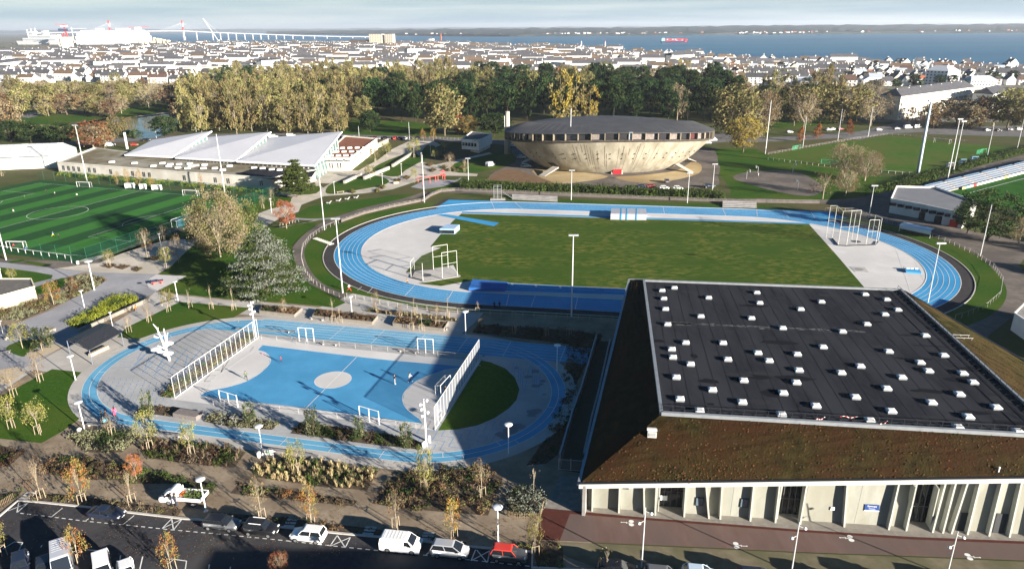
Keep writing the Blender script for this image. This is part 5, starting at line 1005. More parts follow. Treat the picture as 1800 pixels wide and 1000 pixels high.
# ------------------------------------------------------------------ white tree sculpture
b = g(298.5, 634); h = hpx(b, 570); t = thing('tree_sculpture', 'white metal tree sculpture with round discs on the paved plaza', 'sculpture', (b.x, b.y, .09))
def bl(u, v, y=0): q = hpx(b, v); return Vector(((u-298.5)*mpp(b), y, q))
MB().tube((0, 0, 0), bl(295, 612), .26, .22, 10).tube(bl(295, 612), bl(290, 592), .22, .16, 8).tube(bl(290, 592), bl(287, 578), .16, .11, 8).tube(bl(287, 578), bl(281.5, 570), .11, .07, 7).tube(bl(287, 583), bl(289, 576), .09, .06, 6).build('trunk', m_lamp, t, True)
for p in ([bl(295, 612), bl(297, 598, .3), bl(296, 580, .5)], [bl(297, 603, .3), bl(302, 587, .4)], [bl(295, 614), bl(303, 606, -.4)], [bl(295, 614), bl(284, 607, -.3)], [bl(296, 618), bl(303, 618, -.5)], [bl(296, 619), bl(286, 619, .3)], [bl(293, 605), bl(286, 598, .5)]):
    mb = MB()
    for a, c in zip(p, p[1:]): mb.tube(a, c, .13, .08, 7)
    mb.build('branch', m_lamp, t)
for u, v, r_, y in ((283, 594, 1.0, .9), (303, 603, 1.05, -.5), (280, 613, .95, -.4), (285, 619, .9, .4), (302, 619, .95, -.8)): q = bl(u, v, y); MB().lathe([(r_*.9, -.05), (r_, 0), (r_*.9, .12)], tuple(q), 16).build('disc', m_lamp, t)
# slim white sensor mast with spot lamps
for u, v, vt, lb in ((450, 593, 530, 'white mast with spot lamps at the far left court corner'), (749.5, 784, 702, 'white mast with spot lamps and bin at the near right court corner')):
    b = g(u, v); h = hpx(b, vt); t = thing('spot_mast', lb, 'light mast', (b.x, b.y, .08)); MB().tube((0, 0, 0), (0, 0, h), .15, .10, 10).build('pole', m_lamp, t)
    for k, (dx, dz) in enumerate(((.35, .3), (-.45, 1.0), (-.35, 1.8), (.4, 2.3), (-.3, 2.9))): MB().tube((0, 0, h-dz), (dx, -.1, h-dz+.1), .06, n=5).lathe([(.10, -.2), (.22, .0), (.20, .22), (.05, .25)], (dx*1.25, -.15, h-dz+.1), 9).build('spot_lamp', m_lamp, t)
    if v > 700: tag(MB().tube((0, 0, 0), (0, 0, 1.25), .20, n=10).build('electrical_bollard', m_lamp, None, loc=tuple(g(755, 778))), 'thick white bollard beside the spot lamp mast', 'bollard')
# litter bins
for u, v, lb in ((141, 762, 'white litter bin beside the street lamp near the strollers'), (456, 804, 'white litter bin beside the lamp by the notice board'), (745, 786, 'white litter bin at the foot of the spot lamp mast'), (137, 465, 'round white litter bin at the pitch gate')):
    p = g(u, v); t = thing('litter_bin', lb, 'litter bin', (p.x, p.y, .05)); MB().lathe([(.22, 0), (.34, .15), (.36, .75), (.30, .9)], n=12).build('drum', m_lamp, t, True); MB().lathe([(.30, .9), (.22, 1.02), (.05, 1.05)], n=12).build('lid', m_fgrey, t, True)
p = g(475, 809); t = thing('notice_board', 'small pale green notice board standing in the blond grasses', 'notice board', (p.x, p.y, .04)); MB().box((0, 0, .9), (1.25, .06, .85)).build('panel', m_white, t); MB().box((-.05, -.035, 1.05), (.95, .02, .5)).build('printed_sheet', M('pale_green_print', (.50, .66, .50)), t); MB().tube((-.5, 0, 0), (-.5, 0, .95), .04, n=5).tube((.5, 0, 0), (.5, 0, .95), .04, n=5).build('legs', m_galv, t)
# ------------------------------------------------------------------ dark picnic shelter
m_slat = M('dark_roof_slat', (.030, .031, .036), (.040, .041, .047), 2, rough=.5); m_dpost = M('post_blue_grey', (.13, .15, .19), rough=.5)
EZ, RZ = 2.95, 3.65
r0, r1 = g(133, 600.6, RZ), g(193, 570, RZ); f0, f1 = g(155.5, 616, EZ), g(214, 584.5, EZ); k0, k1 = r0+(r0-f0)*.9, r1+(r1-f1)*.9; k0.z = k1.z = EZ
t = thing('picnic_shelter', 'open picnic shelter with black ribbed gable roof on grey posts', 'shelter', (f0.x, f0.y, .06)); o = Vector((f0.x, f0.y, .06)); NSL = 22
for side, (a, b) in enumerate(((f0, f1), (k0, k1))):
    for i in range(NSL):
        p0, p1 = a+(b-a)*(i/NSL), a+(b-a)*((i+.86)/NSL); q0, q1 = r0+(r1-r0)*(i/NSL), r0+(r1-r0)*((i+.86)/NSL); th = Vector((0, 0, .08))
        MB().hexa([p0-o, p1-o, q1-o, q0-o], [p0-o+th, p1-o+th, q1-o+th, q0-o+th]).build('roof_slat', m_slat, t)
    MB().hexa([p-o-Vector((0, 0, .05)) for p in (a, b, r1, r0)], [p-o-Vector((0, 0, .01)) for p in (a, b, r1, r0)]).build('roof_deck', m_slat, t)
    for c in (a+(b-a)*.02, a+(b-a)*.98): MB().tube((c.x-o.x, c.y-o.y, 0), (c.x-o.x, c.y-o.y, EZ-.1), .09, n=8).build('post', m_dpost, t)
for e in (0.02, .98): a = f0+(f1-f0)*e-o; b = k0+(k1-k0)*e-o; c = r0+(r1-r0)*e-o; MB().tube(a, b, .06, n=4).tube((c.x, c.y, EZ-.1), c, .05, n=4).build('tie_beam', m_dpost, t)
# benches: name, px a, px b, size, material
def bench(name, label, a, b, w_, h_, mat, legs=True, cat='bench', back=0):
    p, q = g(*a), g(*b); d = q-p; L_ = d.length; an_ = math.atan2(d.y, d.x); t = thing(name, label, cat, (p.x, p.y, .06), an_)
    ns = max(2, int(w_/.16))
    if legs:
        for i in range(ns): MB().box((L_/2, -w_/2+w_*(i+.5)/ns, h_-.07), (L_, w_/ns*.86, .07)).build('slat', mat, t)
        for x in (.12, .88): MB().box((L_*x, 0, 0), (.12, w_*.9, h_-.075)).build('leg', m_fgrey, t)
    else: MB().hexa([(0, -w_/2, 0), (L_, -w_/2, 0), (L_, w_/2, 0), (0, w_/2, 0)], [(.06, -w_/2+.06, h_), (L_-.06, -w_/2+.06, h_), (L_-.06, w_/2-.06, h_), (.06, w_/2-.06, h_)]).build('block', mat, t)
    if back: 
        for i in range(3): MB().box((L_/2, w_/2, h_+.1+i*.16), (L_, .05, .12)).build('back_slat', mat, t)
m_wood = M('bench_wood', (.50, .42, .30), (.42, .34, .24), 2); m_granite = M('granite_block', (.16, .14, .135), (.21, .19, .18), 3); m_greyslat = M('grey_bench', (.26, .25, .25), (.21, .2, .2), 3)
bench('log_bench', 'long cream log bench under the picnic shelter', (158, 627), (190, 612), .75, .55, m_wood, False); bench('granite_bench', 'brown granite block with sloping top on the plaza corner', (311, 729), (352, 736), 1.8, .75, m_granite, False)
for a, b, lb in (((153, 749), (190, 752), 'behind the pale shrub bed at the ring bend'), ((268, 764), (322, 770), 'behind the bed with two staked trees'), ((472, 793), (560, 806), 'behind the blond grasses'), ((405, 737), (445, 742), 'in front of the court beside the grey shrubs'), ((563, 748), (620, 756), 'behind the dark green bed before the court'), ((415, 581), (520, 586), 'far left of the court edge'), ((565, 606), (594, 608), 'far side of the court near the pull-up frame'), ((700, 618), (735, 622), 'far side of the court near the shade'), ((545, 561), (570, 564), 'at the left end of the long planter'), ((750, 577), (790, 580), 'in front of the right planter')):
    bench('slatted_bench', 'long grey slatted bench '+lb, a, b, .6, .45, m_greyslat)
bench('slatted_bench', 'pale bench in the shade left of the picnic shelter', (83, 588), (98, 581), .6, .5, m_wood); bench('slatted_bench', 'pale bench at the far left by the path shade', (9, 598), (14, 596), .6, .5, m_wood); bench('slatted_bench', 'cream bench below the swimming centre lamp', (592, 340), (605, 338.5), .7, .5, m_wood); bench('slatted_bench', 'grey bench at the left edge under a young tree', (-5, 624), (20, 620), .6, .5, m_greyslat); bench('stone_seat', 'cream stone block at the fork of the beige walks', (691, 323), (700, 322), 1.6, .6, m_wood, False); bench('slatted_bench', 'grey bench along the lime green hedge', (280, 539), (312, 527), .6, .45, m_greyslat)
for i, (u, v) in enumerate(((578, 358), (595, 354), (610.5, 351), (626, 348.5))): 
    p = g(u, v); t = thing('sun_lounger', '%s white sun lounger from the left on the grass bank' % ordn(i), 'lounger', (p.x, p.y, .05), -.3, 'white loungers on the grass bank'); MB().hexa([(-.9, -.4, .25), (.4, -.4, .3), (.4, .4, .3), (-.9, .4, .25)], [(-.9, -.4, .35), (.4, -.4, .4), (.4, .4, .4), (-.9, .4, .35)]).build('seat', m_lamp, t); MB().hexa([(.4, -.4, .3), (.5, -.4, .3), (.5, .4, .3), (.4, .4, .3)], [(1.0, -.4, 1.0), (1.1, -.4, 1.0), (1.1, .4, 1.0), (1.0, .4, 1.0)]).build('backrest', m_lamp, t); MB().box((-.5, 0, 0), (.1, .7, .25)).box((.3, 0, 0), (.1, .7, .3)).build('legs', m_fgrey, t)
# ping-pong table
p = g(277, 499); t = thing('ping_pong_table', 'red and dark outdoor ping-pong table on the white triangle', 'table', (p.x, p.y, .06), .5); MB().box((0, 0, .70), (2.74, 1.52, .07)).build('table_top', M('table_dark_blue', (.08, .10, .16)), t); MB().box((0, 0, .775), (.03, 1.6, .16)).build('net', m_galv, t)
for x in (-.9, .9): MB().box((x, 0, 0), (.14, 1.1, .695)).build('leg', M('red_frame', (.55, .08, .05)), t)
MB().box((0, -.79, .6), (2.74, .05, .14)).build('apron', MATS['red_frame'], t)
# playground
p = g(777, 322); t = thing('climbing_frame', 'pink red climbing frame and swings in the play area', 'play equipment', (p.x, p.y, .04)); m_pk = M('play_red', (.72, .10, .09), rough=.4)
for u, v, vt in ((735, 321, 311), (756, 322, 311), (766, 320, 310), (770, 318, 309), (778, 315, 306), (782, 316, 307), (743, 325, 314)): b = g(u, v)-p; MB().tube((b.x, b.y, 0), (b.x, b.y, hpx(g(u, v), vt)), .12, n=5).build('post', m_pk, t)
MB().path([tuple(g(u, v, 2.8)-p) for u, v in ((735, 311), (756, 311), (766, 310), (778, 306), (782, 307))], .10).build('top_bar', m_pk, t); b = g(779, 314)-p; MB().box((b.x, b.y, 1.2), (2.2, 2.0, .2)).box((b.x, b.y, 2.6), (1.8, 1.6, .9), 0, .3).build('tower', m_pk, t)
# basketball hoops on the right
for u, v, vt, d_, lb in ((1312, 315, 301, 1, 'white basketball stand nearest the saucer'), (1393, 304, 289, 1, 'dark basketball stand on the far side of the asphalt'), (1402, 334, 318, -1, 'dark basketball stand nearest the bare trees'), (1332, 305, 294, -1, 'small goal stand at the asphalt edge')):
    b = g(u, v); h = hpx(b, vt); t = thing('basketball_stand', lb, 'basketball hoop', (b.x, b.y, .03)); MB().tube((0, 0, 0), (0, 0, h), .10, n=6).tube((0, 0, h), (d_*.9, 0, h+.1), .07, n=5).build('post', m_galv, t); MB().box((d_*1.0, 0, h-.4), (.08, 1.6, 1.05)).build('backboard', m_white, t); MB().lathe([(.23, h-.15), (.25, h-.13)], (d_*1.35, 0, 0), 12).build('hoop', m_pk, t)
# bike racks, signs, planters
t = thing('bike_rack', 'row of pale bike hoops on the beige walk by the orange tree', 'bike rack', tuple(g(492, 396)))
for i in range(6): a = g(492+i*5.6, 396.5-i*1.2)-g(492, 396); MB().path([(a.x, a.y, 0), (a.x+.1, a.y+.1, .85), (a.x+.9, a.y+.1, .85), (a.x+1.0, a.y, 0)], .05).build('hoop', m_galv, t)
m_plw = M('planter_concrete', (.20, .18, .155), (.25, .225, .19), 1)
for k, (px, hh, lb) in enumerate((([(457, 551), (462, 541), (531, 546), (518, 558)], .7, 'leftmost low concrete planter beside the sprint lanes'), ([(550, 560), (556, 548), (664, 560), (655, 571)], .7, 'long middle concrete planter beside the sprint lanes'), ([(691, 573), (697, 561), (788, 570), (780, 583)], .7, 'right concrete planter at the shade edge'))):
    o = g(*px[0]); t = thing('planter', lb, 'planter', (o.x, o.y, .05)); q = [tuple((g(*c)-o)[:2]) for c in px]; mb = MB(); ribbon(mb, q+[q[0]], .3, 0, h=hh); mb.build('wall', m_plw, t); MB().prism(q, 0, hh-.15).build('soil', m_soil, t)
for k, (pl_, lb) in enumerate(((((155, 565), (160, 575), (262, 528), (252, 523)), 'long planter wall along the lime green hedge'),)):
    mb = MB(); ribbon(mb, [g(u, v)[:2] for u, v in ((160, 576), (262, 529))], .35, .04, h=.8); tag(mb.build('planter_wall', m_plw), lb, 'wall')
for k, (a, b, hh, lb) in enumerate((((684, 298), (640, 316), 1.4, 'upper'), ((740, 262), (690, 294), 1.3, 'long stepped'), ((635, 309), (605, 323), 1.2, 'lower'), ((682, 252), (661, 262), 2.5, 'rear'))):
    mb = MB(); ribbon(mb, [g(*a)[:2], g(*b)[:2]], .8, .02, h=hh); tag(mb.build('retaining_wall', M('pale_stone', (.36, .335, .285), (.32, .295, .25), .8)), lb+' pale retaining wall of the swimming centre ramps', 'wall')
# stepping slabs from parking to path
slab = MB().box((0, 0, 0), (1.4, .34, .06)).mesh('stepping_slab', m_kerb)
SL = [[(389, 904.5), (386.5, 909), (384, 914)], [(514, 914), (511, 919.5), (508, 925)], [(652, 927.5), (650, 932.5), (647, 938.5)], [(754, 937.5), (752, 942.5), (750, 948)], [(55, 866.5), (50, 871), (44, 876)]]
for i, row in enumerate(SL):
    p = g(*row[0]); t = thing('stepping_path', ('behind the black off-roader', 'behind the white hatchback', 'left of the white van', 'between the white van and silver minivan', 'at the left corner of the street')[i]+', short flight of pale stepping slabs', 'steps', (p.x, p.y, .06))
    for u, v in row: q = g(u, v)-p; obj('slab', slab, t, (q.x, q.y, 0), -.1)

# slim lamp posts along the cycleway
for i, (u, v, vt) in enumerate(((1127.5, 997, 892), (1391, 1006, 918), (1664, 1012, 934))):
    b = g(u, v); h = hpx(b, vt); t = thing('cycleway_lamp', ('left', 'middle', 'right')[i]+' slim steel lamp post between cycleway and parking', 'street lamp', (b.x, b.y, .05), 0, 'slim lamp posts along the cycleway'); MB().tube((0, 0, 0), (0, 0, h), .09, .06, 8).build('pole', m_mast, t)
    for z, s in ((h-.5, 1), (h-1.8, -1)): MB().tube((0, 0, z), (s*.55, -.2, z-.15), .035, n=5).build('arm', m_mast, t); MB().lathe([(.05, .18), (.20, .06), (.22, -.04), (.10, -.12)], (s*.65, -.2, z-.2), 10).build('lamp_head', m_lamp, t, True)
# ------------------------------------------------------------------ vehicles
def paint(name, c, rough=.28, metal=.0): return M('paint_'+name, c, rough=rough, metal=metal, spec=.6)
m_tyre = M('tyre', (.018, .018, .019), rough=.9); m_rim = M('rim', (.42, .43, .45), rough=.35, metal=.7); m_cglass = M('car_glass', (.012, .015, .019), rough=.05, spec=.9); m_hl = M('headlight', (.75, .76, .74), rough=.15); m_tl = M('tail_light', (.35, .015, .015), rough=.2); m_trim = M('car_trim', (.03, .03, .032), rough=.5); m_plate = M('number_plate', (.7, .7, .66))
tyre_me = MB().tube((0, -.11, 0), (0, .11, 0), .32, n=14).mesh('tyre', m_tyre); rim_me = MB().tube((0, -.115, 0), (0, .115, 0), .21, n=10).mesh('rim', m_rim)
def wheels(t, xs, w_, r=1.0):
    for x in xs:
        for s in (-1, 1):
            o = obj('wheel', tyre_me, t, (x, s*(w_/2-.10), .32*r), 0, (r, 1, r)); obj('rim', rim_me, o)
def bodyloft(secs):
    mb = MB(); n = 10; vs = []
    for x, w_, zb, zt in secs:
        h = w_/2; vs += [(x, -h*.86, zb), (x, -h, zb+.16), (x, -h, zt-.18), (x, -h*.955, zt-.05), (x, -h*.86, zt), (x, h*.86, zt), (x, h*.955, zt-.05), (x, h, zt-.18), (x, h, zb+.16), (x, h*.86, zb)]
    fs = [(k*n+i, (k+1)*n+i, (k+1)*n+(i+1) % n, k*n+(i+1) % n) for k in range(len(secs)-1) for i in range(n)]
    fs += [tuple(range(n)), tuple(range(len(secs)*n-1, (len(secs)-1)*n-1, -1))]
    return mb.add(vs, fs)
SPEC = {   # L, W, H, hood z, belt z, windshield base x, roof front x, roof rear x, rear glass base x, tail z
 'sedan': (4.65, 1.80, 1.46, .92, 1.0, 1.15, .35, -1.0, -1.65, 1.02), 'estate': (4.7, 1.82, 1.52, .95, 1.02, 1.2, .4, -1.85, -2.2, 1.04), 'hatch': (4.1, 1.76, 1.48, .92, .99, 1.05, .30, -1.45, -1.88, 1.0), 'suv': (4.35, 1.84, 1.70, 1.05, 1.12, 1.0, .45, -1.75, -2.05, 1.14), 'mpv': (4.55, 1.83, 1.68, 1.0, 1.08, 1.5, .55, -1.85, -2.18, 1.1)}
def car(kind, pm, roofm=None, name='parked_car'):
    L_, W_, H_, zh, zb, xw, xf, xr, xg, zt = SPEC[kind]; t = obj(name, None); r = L_/2
    secs = [(-r, W_*.80, .42, zt-.22), (-r+.10, W_*.93, .30, zt-.03), (-r+.5, W_, .26, zt), (xg+.1, W_, .22, zb+.01), (0, W_, .22, zb), (xw, W_, .22, zh+.03), (r-.75, W_*.985, .22, zh-.05), (r-.25, W_*.92, .25, zh-.16), (r-.04, W_*.80, .30, zh-.34), (r, W_*.72, .38, zh-.42)]
    bodyloft(secs).build('body', pm, t, True)
    hb_, ht = W_/2*.90, W_/2*.73; z0, z1 = zb-.06, H_-.05
    MB().hexa([(xg, -hb_, z0), (xw, -hb_, z0), (xw, hb_, z0), (xg, hb_, z0)], [(xr, -ht, z1), (xf, -ht, z1), (xf, ht, z1), (xr, ht, z1)]).build('windows', m_cglass, t)
    e = .03; MB().hexa([(xr-e, -ht-e, z1-.01), (xf+e, -ht-e, z1-.01), (xf+e, ht+e, z1-.01), (xr-e, ht+e, z1-.01)], [(xr+.12, -ht+.08, H_), (xf-.15, -ht+.08, H_), (xf-.15, ht-.08, H_), (xr+.12, ht-.08, H_)]).build('roof', roofm or pm, t)
    mb = MB()
    for s in (-1, 1):
        for xa, xb in ((xw, xf), (xg, xr), ((xw+xg)/2, (xf+xr)/2)): mb.tube((xa, s*hb_, z0), (xb, s*ht, z1), .045, n=4)
    mb.build('pillars', roofm or pm, t)
    for s in (-1, 1):
        MB().box((r-.24, s*W_*.33, zh-.32), (.30, .34, .15)).build('headlight', m_hl, t); MB().box((-r+.08, s*W_*.36, zt-.32), (.14, .26, .22)).build('tail_light', m_tl, t); MB().box((xw-.25, s*(W_/2+.07), zb-.03), (.14, .18, .13)).build('mirror', pm, t)
        MB().box((.1, s*(W_/2-.02), .24), (L_*.5, .06, .10)).build('sill', m_trim, t)
    MB().box((r-.02, 0, .42), (.06, .9, .12)).build('grille', m_trim, t); MB().box((r+.02, 0, .40), (.02, .5, .11)).build('number_plate', m_plate, t); MB().box((-r-.01, 0, .55), (.02, .5, .11)).build('number_plate', m_plate, t)
    wheels(t, (-L_*.295, L_*.305), W_); return t
def van(pm, L_=4.95, W_=1.92, H_=1.95, side_windows=False, name='parked_van'):
    t = obj(name, None); r = L_/2; pr = [(-r, .35), (-r-.0, 1.2), (-r+.12, H_-.08), (-r+.3, H_), (r-1.75, H_), (r-1.45, H_-.08), (r-.72, 1.22), (r-.12, .95), (r, .72), (r-.02, .32), (r-.2, .25), (-r+.2, .25)]
    mb = MB(); n = len(pr); vs = []
    for s, k in ((-1, 1), (-1, .93), (1, .93), (1, 1)):
        pass
    def yw(z): return W_/2*(1.0 if z < 1.15 else 1-.13*(z-1.15)/(H_-1.15))
    for s in (-1, 1): vs += [(x, s*yw(z), z) for x, z in pr]
    mb.add(vs, [tuple(range(n)), tuple(range(2*n-1, n-1, -1))]+[(i, n+i, n+(i+1) % n, (i+1) % n) for i in range(n)]); mb.build('body', pm, t)
    a, b = Vector((r-1.42, 0, H_-.10)), Vector((r-.74, 0, 1.25)); o = Vector((.02, 0, .02)); MB().quad((b.x+.02, -yw(1.25)*.92, b.z), (b.x+.02, yw(1.25)*.92, b.z), (a.x+.02, yw(1.9)*.9, a.z), (a.x+.02, -yw(1.9)*.9, a.z)).build('windscreen', m_cglass, t)
    for s in (-1, 1):
        y1, y2 = s*(yw(1.2)+.012), s*(yw(1.7)+.012); MB().quad((r-.95, y1, 1.18), (r-1.85, y1, 1.18), (r-1.85, y2, 1.72), (r-1.35, y2, 1.72)).build('side_window', m_cglass, t)
        if side_windows: MB().quad((r-1.95, y1, 1.18), (-r+.3, y1, 1.18), (-r+.4, y2, 1.7), (r-1.95, y2, 1.7)).build('side_window', m_cglass, t)
        MB().box((r-.10, s*W_*.36, .72), (.22, .30, .24)).build('headlight', m_hl, t); MB().box((-r+.02, s*W_*.45, .8), (.10, .12, .5)).build('tail_light', m_tl, t); MB().box((r-1.05, s*(W_/2+.1), 1.15), (.12, .2, .25)).build('mirror', m_trim, t); MB().box((-.6, s*(W_/2+.004), .95), (2.4, .02, .05)).build('door_rail', m_trim, t)
    for i in range(6): MB().box((-r+.55+i*.42, 0, H_+.002), (.05, W_*.72, .02)).build('roof_rib', pm, t)
    MB().box((r-.0, 0, .45), (.06, W_*.85, .22)).build('bumper', m_trim, t); wheels(t, (-L_*.30, L_*.31), W_, 1.02); return t
def place(t, u, v, rz, label, cat='car', group=None, z=.05):
    p = g(u, v); t.location = (p.x, p.y, z); t.rotation_euler = (0, 0, rz); tag(t, label, cat, group); return t
ka = math.atan2((g(824, 985)-g(227, 923)).y, (g(824, 985)-g(227, 923)).x)
GP = 'cars parked along the kerb'
place(car('sedan', paint('navy', (.018, .024, .045))), 189, 909, ka, 'dark blue saloon parked alone at the kerb', group=GP)
place(car('estate', paint('steel', (.16, .165, .175), metal=.3), paint('black', (.012, .012, .014))), 391, 926.5, ka, 'grey estate with black glass roof parked at the kerb', group=GP)
bo = place(car('suv', paint('black', (.012, .012, .014))), 460, 936, ka, 'black off-roader with white roof bars', group=GP)
for s in (-1, 1): MB().box((-.4, s*.62, 1.71), (1.6, .06, .07)).build('roof_bar', m_white, bo)
place(car('suv', paint('white', (.78, .78, .77))), 543, 947, ka+math.pi, 'white compact crossover facing left at the kerb', group=GP)
place(van(paint('white', (.78, .78, .77))), 706, 964, ka, 'white panel van parked at the kerb', 'van', GP)
place(car('mpv', paint('silver', (.50, .51, .53), metal=.35)), 791, 974, ka, 'silver people carrier parked behind the white van', group=GP)
place(car('suv', paint('graphite', (.09, .092, .10), metal=.3), paint('red', (.55, .045, .03))), 894, 982, ka, 'dark grey small crossover with bright red roof', group=GP)
ca = math.atan2((g(209, 990)-g(212, 976)).y, (g(209, 990)-g(212, 976)).x)+.22
GB = 'cars parked in the bottom row'
place(car('suv', paint('navy', (.018, .024, .045))), 38, 1003, ca, 'dark blue off-roader at the bottom left corner', group=GB)
place(car('hatch', paint('blueblack', (.02, .026, .04))), 80, 1006, ca, 'dark hatchback left of the tall grey van', group=GB)
place(van(paint('greyvan', (.46, .48, .52)), 5.6, 2.05, 2.7), 112, 1001, ca, 'tall pale grey van with ribbed roof at the bottom left', 'van', GB)
place(van(paint('white', (.78, .78, .77)), 4.7, 1.85, 1.85, True), 182, 1008, ca, 'white passenger van right of the tall grey van', 'van', GB)
place(car('hatch', paint('white', (.78, .78, .77))), 224, 1013, ca, 'white hatchback right of the white passenger van', group=GB)
place(car('estate', paint('black', (.012, .012, .014))), 1085, 1008, ka, 'dark car roof at the bottom edge left of the lamp post', group=GB)
place(car('hatch', paint('paleblue', (.45, .55, .65))), 1230, 1016, ka, 'pale blue car roof at the bottom edge', group=GB)
for u, v, k, pm, lb in ((1165, 1021, 'suv', 'steel', 'grey car just below the frame left of the pale blue one'), (1330, 1024, 'mpv', 'navy', 'dark people carrier just below the frame'), (1470, 1030, 'hatch', 'silver', 'silver car just below the frame'), (1580, 1036, 'suv', 'black', 'black off-roader just below the frame'), (1700, 1040, 'hatch', 'white', 'white car just below the frame at the right')):
    place(car(k, MATS['paint_'+pm]), u, v, ka, lb, group=GB)
# tipper truck
p = g(326, 882); t = thing('tipper_truck', 'white tipper truck with cut branches in its bed', 'truck', (p.x, p.y, .06), ka+math.pi+.02); wp = paint('white', (.78, .78, .77))
cb_ = van(wp, 2.3, 1.95, 2.05, name='cab')
for ch in list(cb_.children):
    if ch.name.startswith(('wheel', 'roof_rib', 'tail', 'door_rail')):
        for c2 in list(ch.children): bpy.data.objects.remove(c2)
        bpy.data.objects.remove(ch); continue
    ch.parent = t; ch.location = (1.9, 0, .12)
bpy.data.objects.remove(cb_)
MB().box((-.4, 0, .55), (5.2, .8, .18)).build('chassis', m_trim, t); MB().box((-1.15, 0, .85), (3.5, 2.05, .10)).build('bed_floor', wp, t)
for s in (-1, 1): MB().box((-1.15, s*1.02, .953), (3.5, .06, .42)).build('bed_side', wp, t)
MB().box((.62, 0, .953), (.06, 1.98, 1.0)).build('headboard', wp, t); MB().box((-2.9, 0, .953), (.06, 1.98, .42)).build('tailgate', wp, t)
wheels(t, (-1.7, 1.75), 1.95, 1.05)
rr = random.Random(3); mb = MB()
def lq(mb, c, n, sx, sy, sz, s):
    for _ in range(n):
        q = Vector((c[0]+rr.uniform(-sx, sx), c[1]+rr.uniform(-sy, sy), c[2]+abs(rr.gauss(0, sz)))); a = Vector((rr.gauss(0, 1), rr.gauss(0, 1), rr.gauss(0, 1))).normalized(); b = a.orthogonal().normalized(); mb.add([q-a*s, q-b*s*.5, q+a*s, q+b*s*.5], [(0, 1, 2, 3)])
lq(mb, (-1.4, 0, 1.0), 420, 1.2, .85, .28, .14); mb.build('cut_branches', M('cut_green', (.05, .085, .02), (.10, .12, .04), 4), t)['kind'] = 'stuff'
MB().blob((.1, .2, 1.25), .33, .8).blob((.2, -.35, 1.2), .28, .8).build('orange_sacks', M('sack_orange', (.55, .14, .04)), t)
# bicycles and cars seen far away
FAR = {}
def farcar(kind, col, c, label, u, v, rz, group):
    k = (kind, col)
    if k not in FAR:
        t = car(kind, paint(col, c)) if kind != 'van' else van(paint(col, c)); FAR[k] = t
        place(t, u, v, rz, label, 'van' if kind == 'van' else 'car', group, .03)
    else: t = dup(FAR[k], (*g(u, v)[:2], .03), rz, label, group)
CL = {'black': (.012, .012, .014), 'maroon': (.20, .02, .025), 'white': (.78, .78, .77), 'steel': (.16, .165, .175), 'silver': (.50, .51, .53), 'red': (.55, .045, .03), 'navy': (.018, .024, .045), 'blue': (.04, .09, .28)}
seq = ['navy', 'white', 'maroon', 'silver', 'black', 'steel', 'navy', 'maroon', 'silver', 'black', 'steel', 'red', 'navy', 'white']
for i, c in enumerate(seq):
    farcar(('hatch', 'suv')[i % 2], c, CL[c], '%s car from the left, %s, in the row behind the swimming centre' % (ordn(i), {'steel': 'grey', 'navy': 'dark blue', 'maroon': 'dark red'}.get(c, c)), 597+i*8.9, 243.6+i*.16, rad(80), 'cars parked in the row behind the swimming centre')
